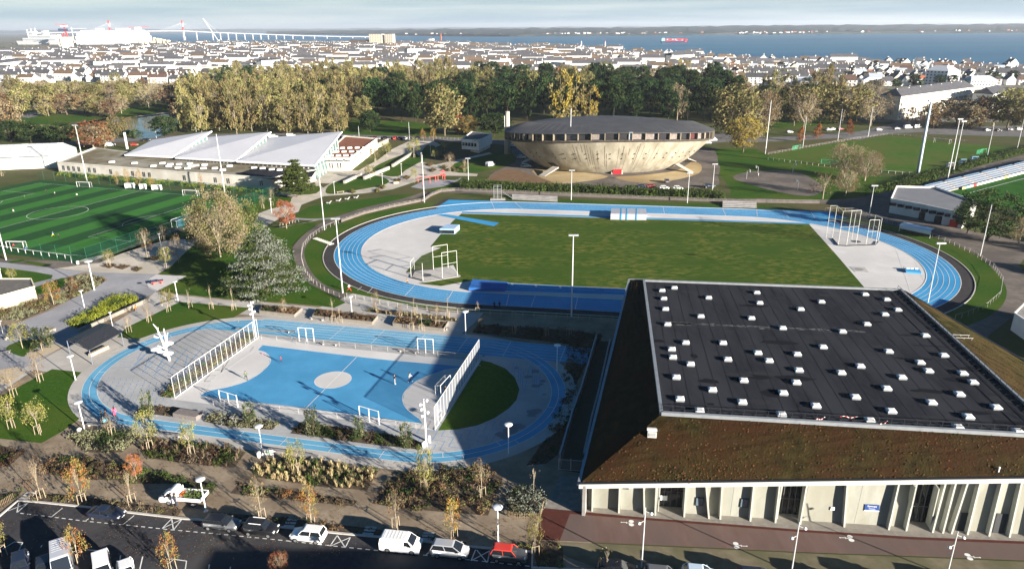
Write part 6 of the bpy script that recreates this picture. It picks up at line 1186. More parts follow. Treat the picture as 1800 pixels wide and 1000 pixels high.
for u, v, k, c, rz, lb in ((737, 244, 'sedan', 'black', 0, 'black car waiting apart right of the car row'), (481, 243, 'van', 'white', .2, 'white van parked behind the white roof wings'), (512, 241, 'van', 'white', .1, 'second white van half hidden behind the white roof wings'), (503, 243, 'hatch', 'black', .1, 'dark car between the two white vans'), (236, 256.5, 'hatch', 'red', .1, 'red car near the pond'), (194, 257, 'van', 'white', .1, 'white van by the russet tree'), (150, 257, 'suv', 'steel', .1, 'grey car left of the russet tree'), (258, 248, 'hatch', 'black', .1, 'dark car close to the pond'), (916.5, 279, 'hatch', 'silver', -.2, 'silver car under the left rim of the saucer'), (924.5, 294.5, 'estate', 'silver', -.1, 'pale car beside the saucer ramp'), (902, 258, 'hatch', 'white', 0, 'white car left of the saucer rim'), (915, 261, 'hatch', 'silver', 0, 'pale blue car under the saucer rim'), (1172, 321, 'suv', 'steel', 1.4, 'dark car parked before the saucer entrance'), (1246, 330, 'estate', 'navy', .1, 'dark blue car at the right end of the hedge'), (1128, 330, 'hatch', 'navy', 0, 'dark car just behind the hedge left of the maroon one'), (1144, 330, 'hatch', 'maroon', 0, 'dark red car just behind the hedge'), (1167, 333, 'hatch', 'white', 0, 'white car just behind the hedge'), (1191, 333.5, 'hatch', 'white', 0, 'second white car just behind the hedge'), (1252, 248, 'van', 'silver', .2, 'silver van right of the saucer rim'), (1243, 253, 'sedan', 'white', .2, 'white car right of the saucer rim'), (1388, 234, 'hatch', 'silver', .25, 'silver car on the road left of the russet cypresses'), (1456, 230, 'hatch', 'silver', .3, 'silver car between the russet cypresses'), (1464, 229, 'hatch', 'white', .3, 'white car between the russet cypresses'), (1477, 229, 'suv', 'maroon', .3, 'maroon car beside the right russet cypress'), (1544, 230, 'hatch', 'white', .2, 'white car at the junction'), (1595, 226, 'van', 'white', .2, 'white van parked before the apartment block'), (1612, 225, 'van', 'silver', .2, 'silver van parked before the apartment block'), (1576, 228, 'sedan', 'steel', .2, 'grey car left of the vans before the apartment block'), (1633, 222, 'hatch', 'navy', .2, 'dark car behind the pylon'), (1840, 345, 'hatch', 'white', .2, 'white car out by the stand'), (862, 292, 'van', 'white', .9, 'white pick-up parked on the slope by the earth heap'), (1775, 230, 'hatch', 'silver', .2, 'silver car in the right car park'), (1790, 229, 'suv', 'white', .2, 'white car in the right car park'), (1755, 231, 'hatch', 'black', .2, 'black car in the right car park'), (1735, 231, 'hatch', 'silver', .2, 'grey car left in the right car park'), (52, 203, 'hatch', 'black', .3, 'dark car parked left of the pond'), (66, 201.5, 'hatch', 'silver', .3, 'silver car parked left of the pond'), (222, 183, 'suv', 'navy', .3, 'dark blue car behind the pond lawn')):
    farcar(k, c, CL[c], lb, u, v, rz, 'cars around the park')
# ------------------------------------------------------------------ people
m_skin = M('skin', (.42, .25, .17)); m_shoe = M('shoe', (.06, .055, .05)); m_hair = M('hair', (.035, .022, .015))
def person(u, v, vt, rz, label, shirt, trousers, pose='stand', hold=None, shoe=None, z=.1):
    """one skinned mesh: joints -> Skin + Subsurf, evaluated once, faces coloured by the nearest bone"""
    P = {'pel': (0, 0, .92), 'che': (0, 0, 1.28), 'nek': (0, .0, 1.47), 'hea': (0, -.02, 1.58), 'top': (0, -.02, 1.72)}
    w_ = .5 if pose == 'walk' else (.22 if pose == 'run' else 0)
    for s, n in ((-1, 'l'), (1, 'r')):
        st = {'stand': .02, 'walk': .26*s, 'run': .42*s, 'crouch': .1, 'sit': .1}[pose]; a = {'stand': .03, 'walk': -.20*s, 'run': -.3*s, 'crouch': -.3, 'sit': -.25}[pose]
        P[n+'sh'] = (s*.19, 0, 1.40); P[n+'el'] = (s*.27, a*.5, 1.13); P[n+'wr'] = (s*.27, a-.10, .92 if pose != 'run' else 1.12); P[n+'hd'] = (s*.26, a-.15, .82 if pose != 'run' else 1.16)
        P[n+'hi'] = (s*.10, 0, .88)
        if pose in ('crouch', 'sit'): P[n+'kn'] = (s*.16, -.42, .88 if pose == 'sit' else .62); P[n+'an'] = (s*.14, -.40 if pose == 'sit' else -.05, .46 if pose == 'sit' else .42); P[n+'to'] = (s*.14, -.58 if pose == 'sit' else -.22, .42 if pose == 'sit' else .37)
        else: P[n+'kn'] = (s*.11, -st*.5-.03, .50); P[n+'an'] = (s*.11, -st+(.12 if st < 0 else 0), .09+(.16 if pose == 'run' and st < 0 else 0)); P[n+'to'] = (s*.12, P[n+'an'][1]-.18, .04+(.14 if pose == 'run' and st < 0 else 0))
    if pose in ('crouch', 'sit'): off = .42
    else: off = 0
    if pose == 'walk' and hold: P['rwr'] = (.2, -.42, 1.02); P['rhd'] = (.16, -.52, 1.0); P['lwr'] = (-.2, -.42, 1.02); P['lhd'] = (-.16, -.52, 1.0)
    names = list(P); ix = {n: i for i, n in enumerate(names)}
    E = [('pel', 'che'), ('che', 'nek'), ('nek', 'hea'), ('hea', 'top')]
    for n in 'lr': E += [('che', n+'sh'), (n+'sh', n+'el'), (n+'el', n+'wr'), (n+'wr', n+'hd'), ('pel', n+'hi'), (n+'hi', n+'kn'), (n+'kn', n+'an'), (n+'an', n+'to')]
    rad_ = {'pel': (.16, .12), 'che': (.17, .12), 'nek': (.065, .065), 'hea': (.10, .11), 'top': (.075, .085)}
    for n in 'lr': rad_.update({n+'sh': (.075, .075), n+'el': (.05, .05), n+'wr': (.038, .038), n+'hd': (.045, .03), n+'hi': (.10, .10), n+'kn': (.068, .068), n+'an': (.048, .048), n+'to': (.045, .035)})
    me = bpy.data.meshes.new('person'); me.from_pydata([(x, y, zz-off) for x, y, zz in P.values()], [(ix[a], ix[b]) for a, b in E], [])
    o = bpy.data.objects.new('tmp', me); COL.objects.link(o); o.modifiers.new('s', 'SKIN'); sv = me.skin_vertices[0].data
    for n, i in ix.items(): sv[i].radius = rad_[n]; sv[i].use_root = (n == 'pel')
    o.modifiers.new('u', 'SUBSURF').render_levels = 1; o.modifiers['u'].levels = 1
    dg = bpy.context.evaluated_depsgraph_get(); ev = o.evaluated_get(dg); bm_e = bpy.data.meshes.new_from_object(ev); bpy.data.objects.remove(o)
    bm_e.materials.clear()
    for m_ in (M('cloth_%d_%d_%d' % tuple(int(c*100) for c in shirt), shirt), M('cloth_%d_%d_%d' % tuple(int(c*100) for c in trousers), trousers), m_skin, shoe or m_shoe, m_hair): bm_e.materials.append(m_)
    seg = [(Vector(P[a]), Vector(P[b]), 2 if 'hd' in b or b in ('hea',) else (4 if b == 'top' else (3 if 'to' in b else (1 if ('kn' in b or 'an' in b or 'hi' in b) else 0)))) for a, b in E]
    for f in bm_e.polygons:
        c = f.center+Vector((0, 0, off)); best = (9, 0)
        for a, b, k in seg:
            d = b-a; tt = max(0, min(1, (c-a).dot(d)/d.length_squared)); q = (c-(a+d*tt)).length
            if q < best[0]: best = (q, k)
        k = best[1]
        if k == 4 and c.z < 1.66 and c.y < -.05: k = 2
        if k == 2 and c.z > 1.5 and c.y > .05: k = 4
        f.material_index = k; f.use_smooth = True
    b = g(u, v); h = hpx(b, vt); s = min(1.12, max(.62, h/(1.78-off)))
    t = obj('person', bm_e, None, (b.x, b.y, z), rz, (s, s, s)); tag(t, label, 'person', 'people in the park'); 
    hm_ = MB().lathe([(.09, 1.60-off), (.112, 1.66-off), (.10, 1.745-off), (.05, 1.80-off)], (0, .005, 0), 10).build('hair', m_hair, t, True)
    return t
WH, BK, BL_, RD, GR, PK, YL, OR, NV, LG = (.72, .71, .68), (.02, .02, .022), (.05, .16, .45), (.5, .04, .04), (.10, .16, .08), (.80, .12, .22), (.75, .60, .05), (.75, .25, .03), (.03, .04, .08), (.35, .35, .36)
m_wshoe = M('white_shoe', (.8, .8, .78))
for a in ((494, 638, 626, 2.2, 'child in red and yellow top walking on the blue court', RD, NV, 'walk'), (433, 668, 653, .6, 'child in grey green balancing at the left goal area', GR, BK, 'run'), (694, 676, 658, 1.4, 'person in dark top and white trainers on the court', BK, LG, 'stand', None, m_wshoe), (721, 672, 655, 1.6, 'player in white top at the right goal area', WH, NV, 'walk', None, m_wshoe), (783, 693, 678, 0, 'person in dark clothes standing in the shaded goal', BK, BK), (181, 742, 719, 2.4, 'adult in black coat pushing a stroller on the ring track', BK, NV, 'walk', 'stroller'), (188, 740, 716, 2.4, 'adult in brown jacket beside the stroller', (.12, .07, .05), NV, 'walk'), (203, 733, 715, .3, 'person in bright pink tracksuit on the ring track', PK, PK), (716, 500.5, 490, 2.0, 'runner on the blue track by the hammer cage', OR, BK, 'run'), (614, 513, 496, 1.5, 'runner in red and white at the left track bend', WH, RD, 'run'), (304, 888, 866, 1.2, 'worker in dark clothes beside the truck door', BK, NV), (311, 890, 868, 1.9, 'worker with bare head behind the truck side', (.06, .06, .07), NV), (869, 543, 530, 0, 'left dark figure leaning at the shaded track fence', BK, NV), (878, 543, 530, 0, 'right dark figure leaning at the shaded track fence', BK, NV), (82, 341, 334, 1, 'far player in dark kit left of centre on the green pitch', BK, BK, 'run'), (97, 344, 337, 2, 'far player in grey kit on the green pitch', LG, BK, 'walk'), (136, 347, 340, 1, 'player in white shirt on the green pitch', WH, BK), (24, 373, 366, 1, 'player in dark kit near the left edge of the pitch', BK, WH, 'walk'), (94, 416.5, 407.5, 2, 'player in blue shirt near the centre of the pitch', BL_, YL, 'run'), (104, 420, 412, 1, 'player in black beside the one in blue', BK, BK, 'run'), (44, 350, 343, 2, 'player in green bib at the far side of the pitch', GR, BK), (25, 436.5, 428.5, 1, 'goalkeeper in red in the near left goal', RD, BK), (46, 439, 434, 1, 'child in blue beside the near left goal', BL_, BL_, 'crouch'), (1498, 414, 404, 1, 'thrower in red inside the right hammer cage', RD, RD), (1333, 310, 304, 1, 'person in white on the basketball ground', WH, WH), (1374, 304, 299.5, 1, 'small person at the far edge of the basketball ground', WH, NV), (805, 317, 309, 1, 'person in black at the play area', BK, BK)):
    person(*a)
sq = person(290, 884, 868, 2.0, 'worker in yellow high visibility jacket crouching beside the truck', (.62, .80, .08), NV, 'crouch'); sq.scale = (1, 1, 1)
s2 = person(240, 546.5, 536, -.6, 'person in orange and red top sitting on the bench by the lime hedge', OR, BK, 'sit')
p = g(186, 745); t = thing('stroller', 'light blue pushchair on the ring track', 'stroller', (p.x, p.y, .09), 2.4); MB().hexa([(-.25, -.3, .35), (.25, -.3, .35), (.25, .3, .4), (-.25, .3, .4)], [(-.28, -.35, .75), (.28, -.35, .75), (.28, .4, 1.0), (-.28, .4, 1.0)]).build('seat', M('stroller_blue', (.15, .50, .62)), t); MB().tube((-.25, .4, .9), (-.2, .75, 1.05), .02, n=4).tube((.25, .4, .9), (.2, .75, 1.05), .02, n=4).tube((-.2, .75, 1.05), (.2, .75, 1.05), .02, n=4).build('handle', m_trim, t)
for x, y in ((-.25, -.35), (.25, -.35), (-.25, .35), (.25, .35)): MB().tube((x-.03, y, .12), (x+.03, y, .12), .12, n=10).build('wheel', m_tyre, t)
p = g(461.5, 623); tag(MB().blob((0, 0, .12), .13, 1, 0).build('ball', M('pink_ball', (.85, .12, .35)), None, True, loc=(p.x, p.y, .1)), 'small pink ball at the left goal area', 'ball')
# building across the street, outside the picture: it throws the shade on the street
ab = thing('street_apartment_block', 'apartment block across the street that shades the parking', 'building', (32, 24, 0)); MB().box((0, 0, 0), (40, 11, 14.5)).build('wall', m_rend, ab); MB().box((0, 0, 14.503), (41, 12, .5)).build('roof', m_sroof, ab)
# ------------------------------------------------------------------ tree prototypes (unit: width 1, height 1)
def leaf_mat(name, c, c2, rand=.22, tr=.18): return M(name, c, c2, 9, rough=.8, rand=rand, coord='obj', lo=.3, hi=.7, transl=tr, spec=.05)
def leaves(mb, c, n, sig, size, rr, flat=1.0, upb=.3):
    for _ in range(n):
        p = Vector((c[0]+rr.gauss(0, sig), c[1]+rr.gauss(0, sig), c[2]+rr.gauss(0, sig*flat)))
        nrm = Vector((rr.gauss(0, 1), rr.gauss(0, 1), rr.gauss(0, 1)+upb)).normalized(); a = nrm.orthogonal().normalized()*size*rr.uniform(.6, 1.3); b = nrm.cross(a).normalized()*size*rr.uniform(.5, 1.1)
        mb.add([p-a, p-b*.7, p+a, p+b*.7], [(0, 1, 2, 3)])
def limbs(mb, p, d, ln, r, depth, rr, spread=.6, tips=None, sides=4):
    q = p+d*ln; mb.tube(p, q, r, r*.6, sides, cap=False)
    if depth == 0:
        if tips is not None: tips.append(q)
        return
    for k in range(rr.choice((2, 3))):
        nd = (d+Vector((rr.gauss(0, spread), rr.gauss(0, spread), rr.gauss(.15, spread*.5)))).normalized(); limbs(mb, q, nd, ln*rr.uniform(.6, .85), r*.55, depth-1, rr, spread, tips, 3)
def env_round(z): t = (z-.60)/.41; return .5*math.sqrt(max(0, 1-t*t))
def env_tall(z): t = (z-.52)/.49; return .5*math.sqrt(max(0, 1-t*t))**.8
def env_pine(z): t = (z-.68)/.33; return .5*math.sqrt(max(0, 1-t*t))**.6 if z > .3 else 0
def env_cone(z): return .5*max(0, 1-z)**.75 if z > .1 else 0
def env_cedar(z): return .5*min(1, 1.12*max(0, 1-z)**.62) if z > .07 else 0
def env_bush(z): t = z-.35; return .5*math.sqrt(max(0, 1-(t/.66)**2))
def proto(name, env, ncl, nl, sig, size, lm, bark, seed, z0=.2, trunk_r=.025, lm2=None, limb=3, flat=.8, inner=.5, tiers=0, upb=.3, asp=1.0):
    rr = random.Random(seed); t = obj(name, None); cm = MB()
    for i in range(ncl):
        for _ in range(30):
            z = rr.uniform(z0, 1.0)
            if tiers: z = z0+(1-z0)*(round((z-z0)/(1-z0)*tiers)/tiers)+rr.uniform(-.015, .015)
            e = env(z)
            if e > .02 and rr.random() < (e/.5)**.8+.15: break
        a = rr.uniform(0, 2*math.pi); k = e*(inner+(1-inner)*rr.random()**.5)*rr.uniform(.82, 1.08)
        if lm2: cm.mi = 1 if rr.random() < .4 else 0
        leaves(cm, (k*math.cos(a), k*math.sin(a), min(.985, z)), nl, sig, size, rr, flat/asp, upb)
    cme = cm.mesh(name+'_crown', [lm, lm2] if lm2 else lm); bm = MB(); tips = []
    if limb:
        bm.tube((0, 0, 0), (0, 0, z0+.08), trunk_r, trunk_r*.8, 7, cap=False); 
        for k in range(4+limb):
            a = rr.uniform(0, 6.28); sp = .35 if env is env_tall else .75
            limbs(bm, Vector((0, 0, z0+.03*k)), Vector((sp*math.cos(a), sp*math.sin(a), 1)).normalized(), (1-z0)*.26, trunk_r*.55, limb-1, rr, .35, tips)
    else: bm.tube((0, 0, 0), (0, 0, .93), trunk_r, trunk_r*.25, 7)
    bme = bm.mesh(name+'_trunk', bark)
    obj('crown', cme, t); obj('trunk', bme, t)
    return t
b_br = M('bark_brown', (.11, .085, .06), (.15, .12, .09), 6, coord='obj'); b_pale = M('bark_pale', (.26, .22, .16), (.34, .29, .21), 5, coord='obj'); b_dk = M('bark_dark', (.05, .04, .03))
l_gold = leaf_mat('leaf_gold', (.190, .160, .066), (.275, .23, .100)); l_olive = leaf_mat('leaf_olive', (.110, .108, .042), (.175, .162, .065)); l_tan = leaf_mat('twig_tan', (.20, .16, .10), (.28, .225, .14)); l_brown = leaf_mat('leaf_brown', (.135, .085, .045), (.20, .13, .07)); l_rust = leaf_mat('leaf_rust', (.155, .062, .026), (.21, .095, .04)); l_pine = leaf_mat('needle_pine', (.010, .024, .009), (.022, .040, .014), .3, .05); l_pine2 = leaf_mat('needle_pine_light', (.026, .046, .015), (.050, .070, .024), .3, .05); l_conif = leaf_mat('needle_conifer', (.030, .050, .014), (.060, .080, .022), .2, .05); l_green = leaf_mat('leaf_green', (.045, .075, .018), (.080, .11, .026)); l_yell = leaf_mat('leaf_yellow', (.27, .20, .035), (.33, .25, .06)); l_cedar = leaf_mat('needle_cedar', (.125, .142, .110), (.19, .205, .16), .1, .05); l_orange = leaf_mat('leaf_orange', (.30, .115, .03), (.36, .17, .05)); l_red = leaf_mat('leaf_red', (.16, .035, .028), (.20, .06, .04)); l_lime = leaf_mat('leaf_lime', (.16, .19, .02), (.24, .25, .035)); l_oli2 = leaf_mat('leaf_greyolive', (.150, .150, .085), (.20, .195, .115)); l_pink = leaf_mat('leaf_russet_pink', (.33, .13, .09), (.38, .18, .12)); l_dkgrn = leaf_mat('leaf_darkgreen', (.028, .045, .016), (.05, .07, .022)); l_straw = leaf_mat('straw', (.42, .33, .17), (.52, .42, .24), .1); l_heath = leaf_mat('leaf_heath', (.085, .055, .035), (.12, .085, .05)); l_young = leaf_mat('leaf_young', (.20, .185, .05), (.27, .235, .08))
PR = {
 'gold': [proto('golden_poplar', env_tall, 60, 40, .050, .032, l_gold, b_pale, s, .12, .018, l_olive, 4, 1.5, asp=2.0) for s in (1, 2, 3)],
 'olive': [proto('olive_tree', env_round, 60, 40, .060, .034, l_olive, b_br, s, .22, .022, l_gold, 3) for s in (4, 5)],
 'tan': [proto('bare_tree', env_round, 60, 30, .055, .022, l_tan, b_pale, s, .16, .020, None, 4) for s in (6, 7)],
 'brown': [proto('brown_tree', env_round, 62, 38, .056, .030, l_brown, b_br, s, .2, .022, l_tan, 3) for s in (8, 9)],
 'pine': [proto('maritime_pine', env_pine, 62, 52, .050, .034, l_pine, b_dk, s, .40, .020, l_pine2, 2, .55) for s in (10, 11, 12)],
 'pinelow': [proto('dense_pine', env_round, 72, 50, .054, .034, l_pine, b_dk, s, .12, .020, l_pine2, 2, .6) for s in (13, 14)],
 'poplar': [proto('yellow_poplar', env_tall, 48, 40, .055, .032, l_gold, b_pale, s, .06, .014, l_yell, 0, 1.8, asp=3) for s in (15, 16)],
 'rust': [proto('russet_tree', env_round, 46, 36, .055, .026, l_rust, b_pale, s, .18, .022, l_brown, 4) for s in (17,)],
 'red': [proto('red_tree', env_round, 34, 34, .06, .032, l_red, b_br, 18, .2, .02, None, 2)],
 'cypress': [proto('russet_cypress', env_cone, 46, 26, .045, .035, l_rust, b_br, 19, .08, .03, l_orange, 0, 1.2)],
 'conifer': [proto('conifer', env_cone, 200, 80, .032, .019, l_conif, b_br, 20, .17, .022, l_green, 0, .35, .15, 9, .8)],
 'macro': [proto('cypress_pine', env_round, 110, 70, .045, .017, l_pine2, b_dk, 21, .06, .025, l_conif, 2, .7, .6)],
 'cedar': [proto('blue_cedar', env_cedar, 230, 120, .042, .0125, l_cedar, b_br, 22, .10, .024, l_conif, 0, .22, .15, 8, .9)],
 'multi': [proto('tan_multistem', env_tall, 170, 80, .050, .014, l_tan, b_pale, 23, .10, .014, l_olive, 5, 1.2)],
 'cyp2': [proto('green_cypress', env_tall, 80, 60, .06, .022, l_green, b_br, 24, .05, .03, l_olive, 0, .9)],
 'yellow': [proto('yellow_willow', env_round, 90, 60, .055, .022, l_yell, b_br, 25, .16, .022, l_gold, 4)],
 'orange': [proto('orange_tree', env_round, 60, 60, .05, .020, l_orange, b_pale, 26, .25, .02, l_pink, 3)],
 'bigbare': [proto('big_bare_tree', env_round, 90, 60, .06, .014, l_tan, b_pale, 27, .22, .024, l_brown, 5)],
 'young': [proto('young_tree', env_round, 34, 26, .075, .030, l_young, b_pale, s, .38, .022, l_olive, 3) for s in (28, 29)],
 'youngor': [proto('young_orange_tree', env_tall, 30, 26, .085, .030, l_orange, b_pale, 30, .30, .022, l_young, 3)],
 'youngtan': [proto('young_tan_tree', env_tall, 26, 18, .08, .028, l_tan, b_pale, 31, .35, .022, l_brown, 4)],
 'evergreen': [proto('young_evergreen', env_tall, 42, 26, .08, .045, l_dkgrn, b_br, 32, .16, .03, l_oli2, 2, .9)],
 'whip': [proto('bare_sapling', env_tall, 6, 5, .05, .03, l_tan, b_pale, 33, .4, .022, None, 3)],
 'redbush': [proto('red_shrub', env_bush, 34, 22, .06, .028, l_rust, b_br, 34, .1, .02, l_tan, 3)],
 'bush': [proto('round_bush', env_bush, 40, 30, .07, .045, l_dkgrn, b_br, 35, .02, .02, l_green, 2)],
}
USED = set(); TREES = []
def tree_at(kind, p, h, w_, label=None, group=None, rr=R, name=None):
    pr = rr.choice(PR[kind]); 
    if pr.name in USED or True:
        r = pr.copy(); COL.objects.link(r)
        for ch in pr.children: c = ch.copy(); COL.objects.link(c); c.parent = r
    r.name = pr.name.split('.')[0]
    r.location = (p[0], p[1], p[2]); r.rotation_euler = (0, 0, rr.uniform(0, 6.28)); r.scale = (w_, w_, h)
    tag(r, label, 'tree', group); return r
def tree(kind, u, v, vt, wpx, label, group=None, z=.03):
    b = g(u, v); return tree_at(kind, (b.x, b.y, z), hpx(b, vt), wpx*mpp(b), label, group)
# ------------------------------------------------------------------ prominent trees
for a in (('cedar', 470, 515, 405, 142, 'broad blue grey cedar on the lawn left of the track bend'), ('multi', 388, 452, 342, 92, 'tan multi-stemmed tree with fine upright twigs beside the cedar'), ('cyp2', 432, 420, 352, 62, 'dull green cypress just right of the tan multi-stemmed tree'), ('bush', 352, 430, 385, 40, 'dark green shrub at the foot of the tan multi-stemmed tree'), ('conifer', 523, 346, 277, 76, 'green conifer in front of the white swimming centre wing'), ('orange', 504, 402, 354, 38, 'small orange leaved tree on the beige walk'), ('rust', 166, 266, 213, 68, 'wide russet tree by the car park near the white shed'),
          ('brown', 185, 264, 222, 40, 'smaller russet brown tree touching the wide russet tree'), ('yellow', 1306, 268, 208, 62, 'bright yellow willow right of the saucer arena'), ('macro', 1735, 424, 338, 108, 'dark dense conifer in front of the stadium stand'), ('macro', 1700, 410, 352, 50, 'smaller dark conifer touching the clubhouse end'), ('bigbare', 1484, 312, 253, 64, 'tallest of the bare trees by the basketball ground'), ('bigbare', 1520, 318, 268, 58, 'bare grey tree right of the tallest bare tree'), ('youngtan', 1446, 350, 306, 44, 'brown leaved small tree nearest the basketball asphalt'), ('bigbare', 1486, 345, 300, 40, 'thin bare tree behind the path by the basketball ground'), ('bigbare', 1790, 430, 375, 60, 'bare tree at the right edge behind the dark conifer'),
          ('olive', 782, 239, 154, 74, 'huge pale gold tree standing alone before the dark pines'), ('yellow', 823, 239, 205, 32, 'small yellow green tree right of the huge gold tree'), ('pinelow', 651, 234, 196, 36, 'small round pine on the lawn at the end of the car row'), ('pinelow', 868, 240, 200, 60, 'dark spreading pine left of the chimney'), ('red', 806, 238, 205, 22, 'dark red shrub tree beside the huge gold tree'),
          ('poplar', 984, 217, 127, 44, 'left and widest of the tall yellow poplars behind the saucer'), ('poplar', 1012, 215, 122, 34, 'tallest yellow poplar behind the saucer'), ('poplar', 1036, 216, 154, 32, 'short yellow poplar right of the tall pair'), ('tan', 1190, 212, 150, 40, 'bare tree with brown base before the dark pines'), ('cypress', 1437, 243, 217, 22, 'middle russet cypress by the road'), ('cypress', 1407, 249, 222, 20, 'left russet cypress by the road'), ('cypress', 1491, 238, 210, 22, 'right russet cypress by the road'),
          ('rust', 1606, 222, 190, 44, 'dark russet tree in front of the white apartment block'), ('tan', 1552, 210, 168, 48, 'brown tree at the left end of the white apartment block'), ('brown', 1680, 222, 176, 84, 'broad brown tree in front of the white apartment block'), ('brown', 1722, 224, 172, 70, 'broad brown tree nearest the right end of the apartment block'), ('olive', 1770, 226, 160, 74, 'olive tree at the right edge behind the road'), ('tan', 1645, 222, 180, 46, 'thin tan tree behind the stadium pylon'),
          ('gold', 1480, 217, 148, 80, 'largest gold tree behind the road right of the saucer'), ('olive', 1395, 222, 152, 66, 'olive gold tree left of the largest gold tree by the road'), ('olive', 1290, 245, 155, 90, 'wide straggly olive tree directly right of the saucer roof'), ('bigbare', 1330, 240, 160, 70, 'pale bare tree with long twigs right of the wide olive tree'), ('pinelow', 290, 243, 205, 44, 'green pine by the pond'), ('olive', 208, 238, 206, 34, 'drooping olive willow at the pond edge'), ('bush', 240, 243, 228, 22, 'dark shrub on the pond bank'),
          ('pinelow', 20, 250, 213, 66, 'yellow tipped pine at the left edge behind the shed'), ('pinelow', 55, 251, 216, 50, 'second yellow tipped pine behind the shed'), ('pinelow', 112, 254, 218, 56, 'yellow tipped pine left of the russet tree'), ('pinelow', 85, 250, 222, 40, 'lowest yellow tipped pine behind the shed'), ('brown', 10, 235, 180, 60, 'brown leaved tree at the left edge above the pines')):
    tree(*a)
for i, (k, u, v, vt, w_) in enumerate((('brown', 8, 205, 165, 44), ('olive', 40, 203, 158, 42), ('gold', 86, 204, 164, 34), ('brown', 118, 202, 166, 46), ('brown', 150, 202, 166, 44), ('olive', 176, 205, 170, 36), ('brown', 195, 208, 172, 34), ('tan', 214, 200, 170, 30), ('olive', 222, 190, 150, 34), ('tan', 262, 190, 152, 42), ('brown', 296, 190, 150, 40), ('tan', 322, 187, 145, 40), ('olive', 345, 200, 160, 40), ('tan', 30, 190, 160, 40), ('olive', 60, 186, 150, 44), ('olive', 105, 184, 148, 44), ('olive', 165, 186, 150, 44))):
    tree(k, u, v, vt, w_, '%s tree on the pond bank, %s from its left end' % ({'brown': 'brown leaved', 'olive': 'olive', 'gold': 'golden', 'tan': 'bare tan'}[k], ordn(sorted([8, 40, 86, 118, 150, 176, 195, 214, 222, 262, 296, 322, 345, 30, 60, 105, 165]).index(u))), 'trees round the pond')
for i, (k, u, v, vt, w_) in enumerate((('olive', 1352, 214, 158, 56), ('tan', 1372, 208, 150, 50), ('gold', 1425, 216, 155, 54), ('olive', 1445, 208, 152, 56), ('tan', 1412, 228, 165, 50), ('olive', 1505, 214, 158, 54), ('tan', 1530, 222, 172, 50), ('brown', 1640, 226, 184, 50), ('olive', 1798, 232, 170, 60), ('tan', 1745, 222, 176, 54), ('brown', 1700, 228, 186, 54), ('olive', 1270, 232, 172, 44), ('pinelow', 1350, 200, 152, 60), ('pinelow', 1420, 196, 150, 54))):
    tree(k, u, v, vt, w_, '%s tree in the roadside belt, %s from its left end' % ({'brown': 'brown leaved', 'olive': 'olive gold', 'gold': 'golden', 'tan': 'bare tan', 'pinelow': 'dark pine'}[k], ordn(sorted([1352, 1372, 1425, 1445, 1412, 1505, 1530, 1640, 1798, 1745, 1700, 1270, 1350, 1420]).index(u))), 'roadside belt right of the saucer')
rr = random.Random(12)
for i in range(12):
    x, y = 138+i*5.5+rr.uniform(-2, 2), 105+i*10+rr.uniform(-4, 4)
    tree_at('pinelow', (x+14, y-12, 0), rr.uniform(11, 15), rr.uniform(9, 12), '%s dark pine of the row beyond the right edge' % ordn(i), 'pines beyond the right edge', rr)
# ------------------------------------------------------------------ woodland rows, each tree its own object
rows = [('front', 234, 300, 630), ('second', 224, 310, 1280), ('third', 213, 320, 1290), ('fourth', 203, 330, 1330), ('fifth', 193, 330, 1500), ('sixth', 183, -30, 1540), ('seventh', 175, -60, 1300), ('eighth', 167, -60, 1290), ('ninth', 159, 380, 1280), ('tenth', 153.5, 400, 1270), ('rear', 149, 420, 1200)]
lst = []
rr = random.Random(77)
for nm, v, u0, u1 in rows:
    b0 = mpp(g(800, v)); u = u0
    while u < u1:
        vv = v+rr.uniform(-3, 3)*(v/220)**2
        gold = u < 640 or (v < 182 and u < 800)
        if u < 330: k = rr.choice(('tan', 'brown', 'olive', 'olive', 'tan'))
        elif gold: k = rr.choice(('gold', 'gold', 'gold', 'olive', 'tan' if v < 200 else 'gold', 'pinelow' if v < 200 else 'gold'))
        elif v < 156: k = rr.choice(('brown', 'brown', 'tan', 'olive', 'pine'))
        elif u > 1290: k = rr.choice(('olive', 'tan', 'gold'))
        elif u > 1040: k = rr.choice(('pine', 'pine', 'pinelow', 'pine', 'pinelow', 'tan' if v < 175 else 'pine'))
        else: k = rr.choice(('pine', 'pinelow', 'pine', 'pinelow', 'olive' if v < 200 else 'pine'))
        if (v > 214 and 600 < u < 790) or (v > 220 and u > 640) or (v > 208 and 940 < u < 1240 and rr.random() < .3) or (v > 186 and u < 320): u += 30; continue
        if 200 < u < 305 and v > 180: u += 30; continue
        h = {'gold': 25, 'olive': 21, 'tan': 18, 'brown': 17, 'pine': 22, 'pinelow': 19}[k]*rr.uniform(.78, 1.18)*(1.0 if v < 160 else 1)
        if u < 330: h *= .78
        w_ = {'gold': 11.5, 'olive': 14, 'tan': 13, 'brown': 14, 'pine': 15, 'pinelow': 14}[k]*rr.uniform(.85, 1.2)
        lst.append((nm, k, u, vv, h, w_)); u += w_*b0**-1*rr.uniform(.72, .95)
LOOK = {'gold': 'golden upright tree', 'olive': 'olive green rounded tree', 'tan': 'bare tan tree', 'brown': 'brown leaved tree', 'pine': 'dark flat-topped pine', 'pinelow': 'dark round pine'}
cnt = {}
